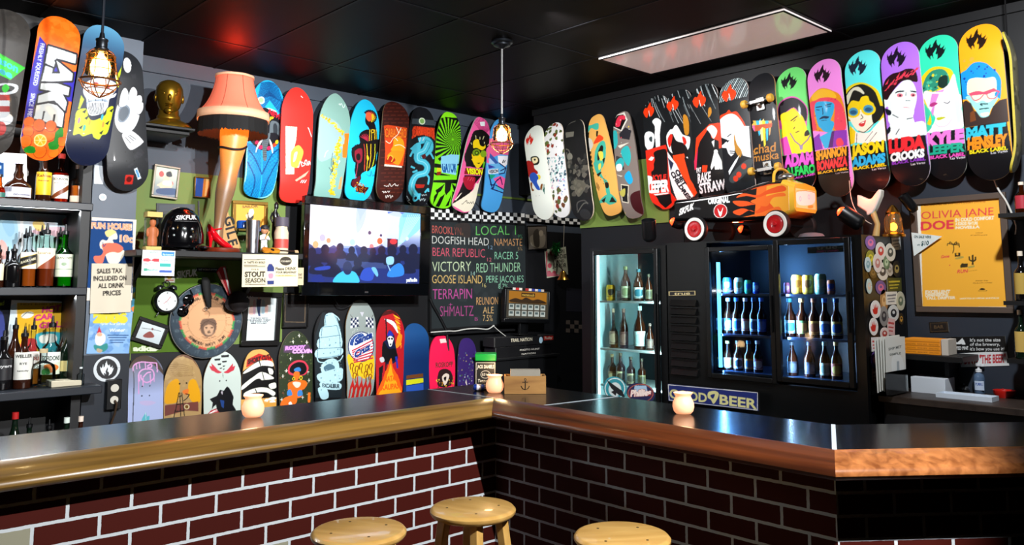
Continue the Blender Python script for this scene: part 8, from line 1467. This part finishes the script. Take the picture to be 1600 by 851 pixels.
link('side_graphics',grid_mesh('side_graphics',V,A[iy,ix],[PR,PR],back),car)
# front face with painted eyes, chrome scoop, wheels
fy0 = ca.y-SZ[-1][0]-.03;zf0,zf1 = SZ[-1][1]+.02,SZ[-1][2]-.02;fr = Fr((XC+Wc/2,fy0-.0008,(zf0+zf1)/2),(1,0,0),(0,0,1));a = Art(Wc*.86,zf1-zf0-.03,'#f6dc90',None,.003);a.c('#f8f4e8','6,20 94,10 94,60 60,80 8,80');a.e('#c4c8da',22,52,5,13);a.e('#f4f0ec',22,52,3,8);a.e('#c4c8da',66,36,5,13);a.e('#f4f0ec',66,36,3,8);a.c('#e8a040','60,82 84,76 84,90 62,94');a.l('#c89030',3,'4,16 50,6 96,8')
o = sheet('front_print',a,[PR,PR],.0006,None,fr);o.parent = car;o.matrix_basis = car.matrix_basis.inverted() @ fr.M
q = onP(1240,273,'X',XC+.1);k = mpp(q);MB().ball((XC+.1,ca.y-SZ[-2][0]+.02,SZ[-2][2]+.022),(.035,.05,.026),20,10).build('chrome_scoop',STEEL,car);MB().tube(smoothpts([(XC+x,ca.y-SZ[-2][0]+.05,SZ[-2][2]+z) for x,z in ((.012,-.012),(.02,.04),(.07,.07),(.15,.068),(.21,.03),(.22,-.005))],4,False),.009,8).build('windscreen_frame',mat('yellow_car_enamel','#f0b838'),car)
M_tire = mat('black_tyre','#0c0c0d',.6);M_ww = mat('white_wall','#e8e4dc',.5);M_hub = mat('red_hub_enamel','#b0141a',.2,coat=.6)
RXm = Matrix.Rotation(-PI/2,3,'Y')
for px,py,r in ((1088,358,19.5),(1214,350,24.5)):
    for side in (0,1):
        p = onP(px,py,'X',XC-.02);R_ = (p.z-ZT)*.985;c = Vector((XC-.022 if side == 0 else XC+Wc+.022,p.y,ZT+R_+.001));sg = 1 if side == 0 else -1
        RR = Matrix.Rotation(-sg*PI/2,3,'Y');wh = MB().lathe([(R_*.45,-.018),(R_*.9,-.02),(R_,-.01),(R_,.01),(R_*.93,.019),(R_*.8,.02)],c,40,RR).build('tyre',M_tire,car)
        MB().lathe([(R_*.55,.016),(R_*.7,.0215),(R_*.88,.0215),(R_*.9,.0195),(R_*.6,.014)],c,40,RR).build('white_wall',M_ww,wh);MB().lathe([(.001,.03),(R_*.12,.03),(R_*.16,.024),(R_*.5,.020),(R_*.62,.0225),(R_*.62,.012),(.001,.012)],c,40,RR).build('hub',M_hub,wh)
for px,py in ((1088,358),(1214,350)): p = onP(px,py,'X',XC-.02);MB().cyl((XC-.02,p.y,p.z),(XC+Wc+.02,p.y,p.z),.008,n=10).build('axle',M_fr,car)
# ---- clip spots with red bulbs
M_red = mat('red_glow_bulb','#ff4020',.4,emit=9,ec='#ff3010')
def clip(px,py,tx,ty,X,label,e,r=11):
    p,q = onP(px,py,'X',X),onP(tx,ty,'X',X-.05);d = (q-p).normalized();k = mpp(p);t = thing('clip_lamp',label,'lamp',(p.x,p.y,ZT))
    L = (q-p).length;R = Vector((0,0,1)).rotation_difference(d).to_matrix();MB().lathe([(.001,0),(r*.6*k,0),(r*.9*k,.012),(r*k,.03),(r*k,L*.9),(r*.92*k,L*.9),(r*.85*k,L*.5),(.001,L*.45)],p,24,R).build('housing',BLACKP,t)
    if e: MB().ball(p+d*L*.82,r*.7*k,14,10).build('bulb',M_red,t);MB().cyl((p.x,p.y,ZT),(p.x,p.y,max(p.z,ZT+.01)),.006,n=8).cyl((p.x,p.y,ZT),(p.x,p.y,ZT+.008),.035,n=20).build('stand',BLACKP,t)
    if e: point('clip_lamp_light',q+d*.03,e,.02,(1,.12,.05))
clip(1068,352,1050,345,XC+.33,'black clip lamp with a red bulb at the rear wheel of the pedal car',1.2,9);clip(1347,352,1311,328,XC+.12,'black clip lamp with a red bulb right of the pedal car nose',1.5,13);clip(1172,362,1156,357,XC+.22,'small lamp glowing red under the pedal car',1.6,8);clip(1015,376,1013,340,XC+.02,'black upright lamp at the left end of the wide cooler top',0,11);clip(1430,330,1408,302,XC+.36,'black unlit lamp at the back right corner of the wide cooler top',0,8)
point('red_uplight',onP(1352,305,'X',XC+.2),.7,.02,(1,.1,.03))
# ---- clutter right of the car: horn shape and brass lantern
q = onP(1385,352,'X',XC+.26);t = thing('white_ornament','white winged ornament with a tan foot beside the brass lantern','ornament',(q.x,q.y,ZT));fr = fr_flat('X',XC+.26,1360,320);P = [fr.pt(*p) for p in ((1341,304),(1357,311),(1363,311),(1374,296),(1379,296),(1378,306),(1370,325),(1366,333),(1356,338),(1355,331),(1341,322))];MB().prism(P,fr,-.03,.02).build('wings',mat('ivory_white','#d8d4c8',.5),t,bevel=.008);MB().tube([onP(1363,330,'X',XC+.26),onP(1371,350,'X',XC+.26),Vector((q.x,q.y+.06,ZT))],[.018,.014,.02],10).build('foot',mat('tan_resin','#b89a60',.5),t)
q = onP(1396,356,'X',XC+.3);k = mpp(q);t = thing('brass_lantern','small brass lantern with a warm glow at the right end of the wide cooler top','lantern',(q.x,q.y,ZT))
MB().lathe([(.001,0),(17*k,0),(17*k,4*k),(12*k,7*k),(.001,7*k)],n=24).build('base',BRASS,t,local=True);MB().lathe([(11*k,7*k),(13*k,14*k),(13*k,28*k),(9*k,36*k)],n=20,cap0=False,cap1=False).build('globe',glassm('lantern','#e8c890',.9),t,local=True);MB().lathe([(9*k,36*k),(11*k,38*k),(6*k,46*k),(2*k,50*k),(.001,50*k)],n=20).build('top',BRASS,t,local=True);MB().ball((0,0,16*k),(4*k,4*k,6*k),10,8).build('flame',mat('lantern_flame','#ffc060',.5,emit=12,ec='#ffa030'),t,local=True)
for j in range(4): MB().cyl((math.cos(j*PI/2)*15*k,math.sin(j*PI/2)*15*k,4*k),(math.cos(j*PI/2)*10*k,math.sin(j*PI/2)*10*k,38*k),.9*k,n=6).build('guard_wire',BRASS,t,local=True)
q = onP(1246,368,'X',XC-.02);k = mpp(q);t = thing('grey_cap','flat grey cap lying at the cooler edge before the front wheel of the pedal car','cap',(XC+.10,q.y-.02,ZT));MB().lathe([(20*k,0),(21*k,2*k),(17*k,7*k),(8*k,9*k),(.001,9*k)],(0,0,0),24).build('crown',mat('grey_cotton','#5c5e64',.8),t,local=True);MB().lathe([(.001,0),(14*k,0),(14*k,1.4*k),(.001,1.4*k)],(-8*k,-14*k,0),20).build('peak',mat('grey_cotton','#5c5e64',.8),t,local=True)
# ---- counter and things on the right wall
YR = fy(1347);CZ2 = onP(1500,619,'X',4.42).z
t = thing('back_counter','dark wooden back counter right of the coolers','counter',(4.4,.9,0));MB().b2((4.18,.3,CZ2-.035),(WR-.013,YR-.02,CZ2)).build('top',woodm('dark_counter_wood','#241c18','#3a302a',.4,(3,14,14)),t,bevel=.004);MB().b2((4.22,.32,0),(WR-.014,YR-.03,CZ2-.036)).build('base',BLACKW,t)
XR = WR-.0145
def g(a):
    a.z(1400,300,4.255);a.p('#f6f0e4','120,60 730,20 770,780 170,790');a.p('#fab638','168,72 706,40 742,760 182,758');R_ = '#e23a48';a.t('#b86a1c','AN EVENING OF POP NOIR SHORT STORIES',190,96,596,70,9);a.t(R_,'OLIVIA JANE',172,182,650,152,52,(0,-1),.0);a.t(R_,'DOE',172,255,384,242,58,(0,-1),.03);W = '#f8ecd0'
    a.t(W,'IN COLD COMFORT',398,198,652,182,22,(0,-1),.06);a.t(W,'A SORDID FEATURE',398,222,545,216,20,(0,-1),.06);a.t(W,'NOVELLA',400,246,556,240,18,(0,-1),.06);K = '#3a2e10'
    a.l(K,5,'380,405 388,375 384,350',True);[a.l(K,5,[(384,350),(384+36*math.cos(t_),348+20*math.sin(t_)),(384+42*math.cos(t_),362+20*math.sin(t_))],True) for t_ in (-2.8,-2.2,-1,-.4,.2)]
    a.p(K,'394,406 430,402 430,426 394,430');a.e('#e8a828',411,412,8);a.c('#b8a048','395,440 440,425 452,436 410,446');a.l(K,11,'512,480 512,420',True);a.l(K,9,'512,460 492,450 490,430',True);a.l(K,9,'512,462 530,450 530,432',True);a.p(K,'430,488 440,474 480,474 478,498 432,502');a.c('#b8a048','480,496 520,486 522,498 488,504');a.t(R_,'Gone',302,440,356,434,20,(.2,-1));a.t(R_,'RUN',410,538,476,534,24,(.2,-1),.02);a.t('#b87a1c','A novel of cars',482,528,540,520,8);a.e(R_,360,486,4)
    for y,x0,x1 in ((275,530,578),(290,498,608),(592,530,612),(606,512,640)): a.t('#8a5a14','with short films and songs',x0,y,x1,y-2,7)
    a.c(K,'556,645 575,636 596,645 575,650');a.l(K,2,'548,655 606,653');a.t(W,'EXCELLENT',200,672,362,668,20,(0,-1),.06);a.t(W,'DIMENSIONS',200,692,350,688,18,(0,-1),.06);a.t(W,'TALL DRIFTER',204,712,396,708,18,(0,-1),.06);a.t(W,'DIRECTED BY OSCAR GONZALEZ',428,710,686,706,9,(0,-1),.05)
fp = framed('framed_poster','large yellow poster with a red title in a taupe frame on the right wall','picture frame','X',XR-.004,((1424,311),(1573,301),(1585,488),(1433,488)),9,'#f4a820',g,mat('taupe_frame','#55483f',.5),.022)
fr,w,h = fr_quad('X',XR-.03,(1425,364),(1472,368),(1428,400),(1428,400));P = [fr.pt(*p) for p in ((1424,363),(1472,369),(1428,400))];t = frthing('price_flag','white triangular flag reading ON SALE HERE $10 stuck over the poster frame','flag',fr);MB().prism(P,Fr((0,0,0),(1,0,0),(0,1,0)),-.001,.001).build('flag',mat('white_card','#dfe6e2',.7),t,local=True)
for tx,x0,y0,x1,y1,h_ in (('ON SALE HERE',1428,371.5,1455,372,4),('only',1433,383.5,1437.5,383,2.5),('$10',1439,383.5,1451,382.5,7)):
    v,tr = glyphs(tx,.03);a0,b0,mx = fr.pt(x0,y0),fr.pt(x1,y1),v[:,0].max();hs2 = (Vector(fr.pt(x0,y0-h_))-Vector(a0)).length/.73;MB().add([(a0[0]+(b0[0]-a0[0])*q[0]/mx,a0[1]+(b0[1]-a0[1])*q[0]/mx+q[1]*hs2,.0014) for q in v],[tuple(int(i) for i in f) for f in tr]).build('lettering',mat('teal_ink','#1c4a50',.7),t,local=True,smooth=0)
def wl(name,label,cat,quad,base,paint,X=XR,th_=.002): return fpan(name,quad,base,paint,None,label,cat,X,PS,th_,None,WHITE_EDGE)
wl('dark_plaque','small dark plaque under the yellow poster','plaque',((1452,503),(1482,502),(1482,518),(1453,519)),'#15120f',lambda a: (a.l('#4a3a24',.8,'1454,505 1480,504 1480,516.5 1455,517.5',closed=True),a.t('#5a4830','BAR',1460,513,1474,512.5,5)))
def g(a): a.p('#e8ecec','1484,538 1492,531 1496,535 1504,528 1509,537');a.p('#e8ecec','1503,538 1506,530 1509,538');a.t('#e8ecec','TWISTED PINE',1483,546,1513,545.5,5,(0,-1),.04);[a.t('#e8ecec',s_,1516,y,x1,y-.4,5) for s_,y,x1 in (("It's not the size",533.5,1563),('of the brewery,',540,1562),("it's how you use it!",547,1569))]
wl('bumper_sticker','black bumper sticker with white mountain and trees under the yellow poster','sticker',((1481,526),(1572,525),(1572,549),(1481,550)),'#0a0a0b',g)
wl('bumper_sticker','white bumper sticker with tall red letters below the black bumper sticker','sticker',((1500,552),(1575,548),(1575,571),(1500,573)),'#e0e4e4',lambda a: a.t('#b81824','POINT- "THE BEER"',1502,568.5,1571,565.5,13,(0,-1),.03))
zs = onP(1450,554,'X',4.42).z;ya,yb = onP(1506,556,'X',4.42).y,onP(1413,556,'X',4.42).y;t = thing('wall_ledge','short black wall ledge under the orange packs','shelf',(4.52,(ya+yb)/2,zs-.03));MB().b2((4.40,ya,zs-.03),(WR-.0125,yb,zs)).build('board',BLACKW,t,bevel=.003);MB().b2((4.5,ya+.1,zs-.15),(WR-.0126,ya+.12,zs-.031)).build('bracket',BLACKW,t)
def g(a): [a.l('#b86a10',5,[(2,20+k*26),(98,20+k*26)]) for k in range(3)];[a.t('#b86a10','ORANGE PAPERS',4+k*32,40+j*26,32+k*32,40+j*26,10) for k in range(3) for j in range(3)]
boxed('orange_packs','flat orange carton on the ledge under the yellow poster','box',1414,1470,529,553,4.44,zs,.12,'#f0961c',g,'X');boxed('white_carton','pale carton at the right end of the orange carton on the ledge','box',1471.5,1482,530,553,4.44,zs,.12,'#c8c0b4',lambda a: None,'X')
def oncn(px,py): return onP(px,py,'Z',CZ2+.001)
XB2 = 4.42
boxed('white_box','plain white box on the back counter behind the bell','box',1424,1477,590,616,XB2,CZ2,.14,'#d4dce4',lambda a: None,'X')
q = oncn(1506,611);k = mpp(q);t = thing('call_bell','chrome call bell on the back counter','bell',(q.x,q.y,CZ2));MB().lathe([(.001,0),(9*k,0),(9*k,2*k),(7*k,3*k),(.001,3*k)],n=24).build('base',BLACKP,t,local=True);MB().lathe([(8*k,3.5*k),(7.6*k,6*k),(5*k,9*k),(1.2*k,10.4*k),(1*k,12*k),(2*k,12.6*k),(.001,13.4*k)],n=24).build('dome',STEEL,t,local=True)
q = oncn(1531,614);k = mpp(q);t = thing('sanitizer_bottle','clear pump bottle of blue sanitizer on the back counter','bottle',(q.x,q.y,CZ2));MB().lathe([(.001,0),(10*k,0),(11*k,2*k),(11*k,24*k),(9*k,29*k),(4*k,32*k),(4*k,34*k)],n=24,sy=.7).build('bottle_body',mat('blue_gel','#9ac0f0',.1,trans=.7),t,local=True);MB().lathe([(4.6*k,33*k),(4.6*k,37*k),(1.6*k,38*k),(1.6*k,42*k),(4*k,42.5*k),(4*k,46*k),(.001,46.5*k)],n=16).b2((-1.5*k,-9*k,43*k),(1.5*k,0,45.5*k)).build('pump',mat('white_pump','#e4e8ec',.4),t,local=True);labelcyl(11.15*k,6*k,20*k,.6,'#c8d8f0',lambda a: a.t('#2a48a0','PURELL',12,50,88,50,30),t)
q = oncn(1512,622);t = thing('white_tray','flat white plastic tray at the front edge of the back counter','tray',(q.x-.01,q.y,CZ2));w2 = 40*mpp(q);mb = MB().b2((-.05,-w2,0),(.05,w2,.006));[mb.b2(*b) for b in (((-.05,-w2,.0061),(-.045,w2,.022)),((.045,-w2,.0061),(.05,w2,.022)),((-.0449,-w2,.0061),(.0449,-w2+.005,.022)),((-.0449,w2-.005,.0061),(.0449,w2,.022)))];mb.build('tray_body',mat('white_plastic','#cdd8e4',.35),t,local=True)
q = oncn(1570,620);k = mpp(q);t = thing('ashtray','red plastic ashtray at the right of the back counter','ashtray',(q.x,q.y,CZ2));MB().lathe([(.001,0),(13*k,0),(16*k,8*k),(16*k,11*k),(14.5*k,11*k),(12*k,3*k),(.001,3*k)],n=36).build('bowl',mat('red_melamine','#c01c14',.3),t,local=True)
for j in range(3): a_ = j*2.1+.4;MB().b2((-1.5*k,-1.2*k,10.6*k),(1.5*k,1.2*k,11.6*k)).build('rest',mat('red_melamine','#c01c14'),t,local=True).location = (math.cos(a_)*15.2*k,math.sin(a_)*15.2*k,0)
# menu holder leaning beside the cooler
YM2 = YR-.10;fr,w,h = fr_quad('Y',YM2,(1380,532),(1416,527),(1420,612),(1386,618));t = frthing('menu_holder','clear acrylic holder stuffed with white menus against the cooler side','menu holder',fr);MB().b2((-w/2,-h/2,-.05),(w/2,-h/2+.003,.0)).b2((-w/2,-h/2+.0031,-.003),(w/2,-h*.08,0)).b2((-w/2,-h/2+.0031,-.05),(w/2,h*.3,-.047)).build('acrylic_case',M_clearp,t,local=True)
for k in range(5):
    a = Art(w*.88,h*.96,'#d8dad4',None,.003)
    if k == 4: a.t('#4a5250','SHIP MET',16,26,80,22,5);a.t('#4a5250','SIMPLE',20,36,76,34,4);a.l('#3a4a58',12,'60,50 60,70');a.e('#9ab0c8',60,78,26,10);a.c('#e8eeee','30,40 84,42 88,96 40,96',al=.6)
    o = sheet('menu',a,[PM,WHITE_EDGE],.0012,t);o.location = (-.02+k*.008,.012+.004*(k % 3),-.044+k*.009);o.rotation_euler = (0,0,.05-.02*k)
# edge-on deck, pier and bottles at the right edge

o,fr,w_,L_ = deck('worn board seen edge on, hanging from the ceiling at the right end',(1584,47),(1597,268),9,'Y',1.14,'#6a6650',lambda a: a.noise(30,['#8a8468','#4a4838'],3,9,2),'pop','#b8a838',peg=False);zt_ = (CZ-fr.o.z)/fr.up.z
MB().tube([(0,L_/2-.03,-.03),(0,zt_,-.03)],.004,6).build('hanger_wire',WIRE,o,local=True)
shl = thing('bottle_shelf','black bottle shelf cut off at the right edge of the picture','shelf',(4.5,.85,1.2));ZQ = [onP(1597,y,'X',4.42).z for y in (333,470,560)]
for z in ZQ: MB().b2((4.36,.3,z-.02),(WR-.0125,1.24,z)).build('board',BLACKW,shl)
MB().b2((WR-.03,.3,CZ2),(WR-.0126,1.24,ZQ[0]-.021)).build('back',BLACKW,shl) if False else MB().b2((4.36,.28,CZ2+.001),(WR-.0125,.299,ZQ[0])).build('side_panel',BLACKW,shl)
for k,(yb,yt,gl,c,lb) in enumerate(((333,284,G_AM,'#a82838','red labelled bottle on the top board of the shelf at the right edge'),(470,392,G_BK,'#b89a48','black bottle with a gold label on the middle board at the right edge'),(560,484,G_DG,'#c8a858','dark green bottle with a gold label on the lowest board at the right edge'))): bottle(1598,yb,yt,20,4.42,ZQ[k],'round',gl,(.15,.6,c,None),'#e8dcc8',lb,'bottles at the right edge',axis='X')
cable('white_cable','white cable hanging over the right corner of the yellow poster','X',XR-.03,[(1552,276),(1560,296),(1572,314),(1582,336),(1588,352),(1587,366)],.005,mat('white_cable_sheath','#c8c8c0',.5));cable('thin_cord','thin pale cord hanging beside the white horn ornament','X',XC+.2,[(1327,282),(1330,310),(1338,330),(1352,344),(1362,350)],.0025,mat('pale_cord','#b0a898'))
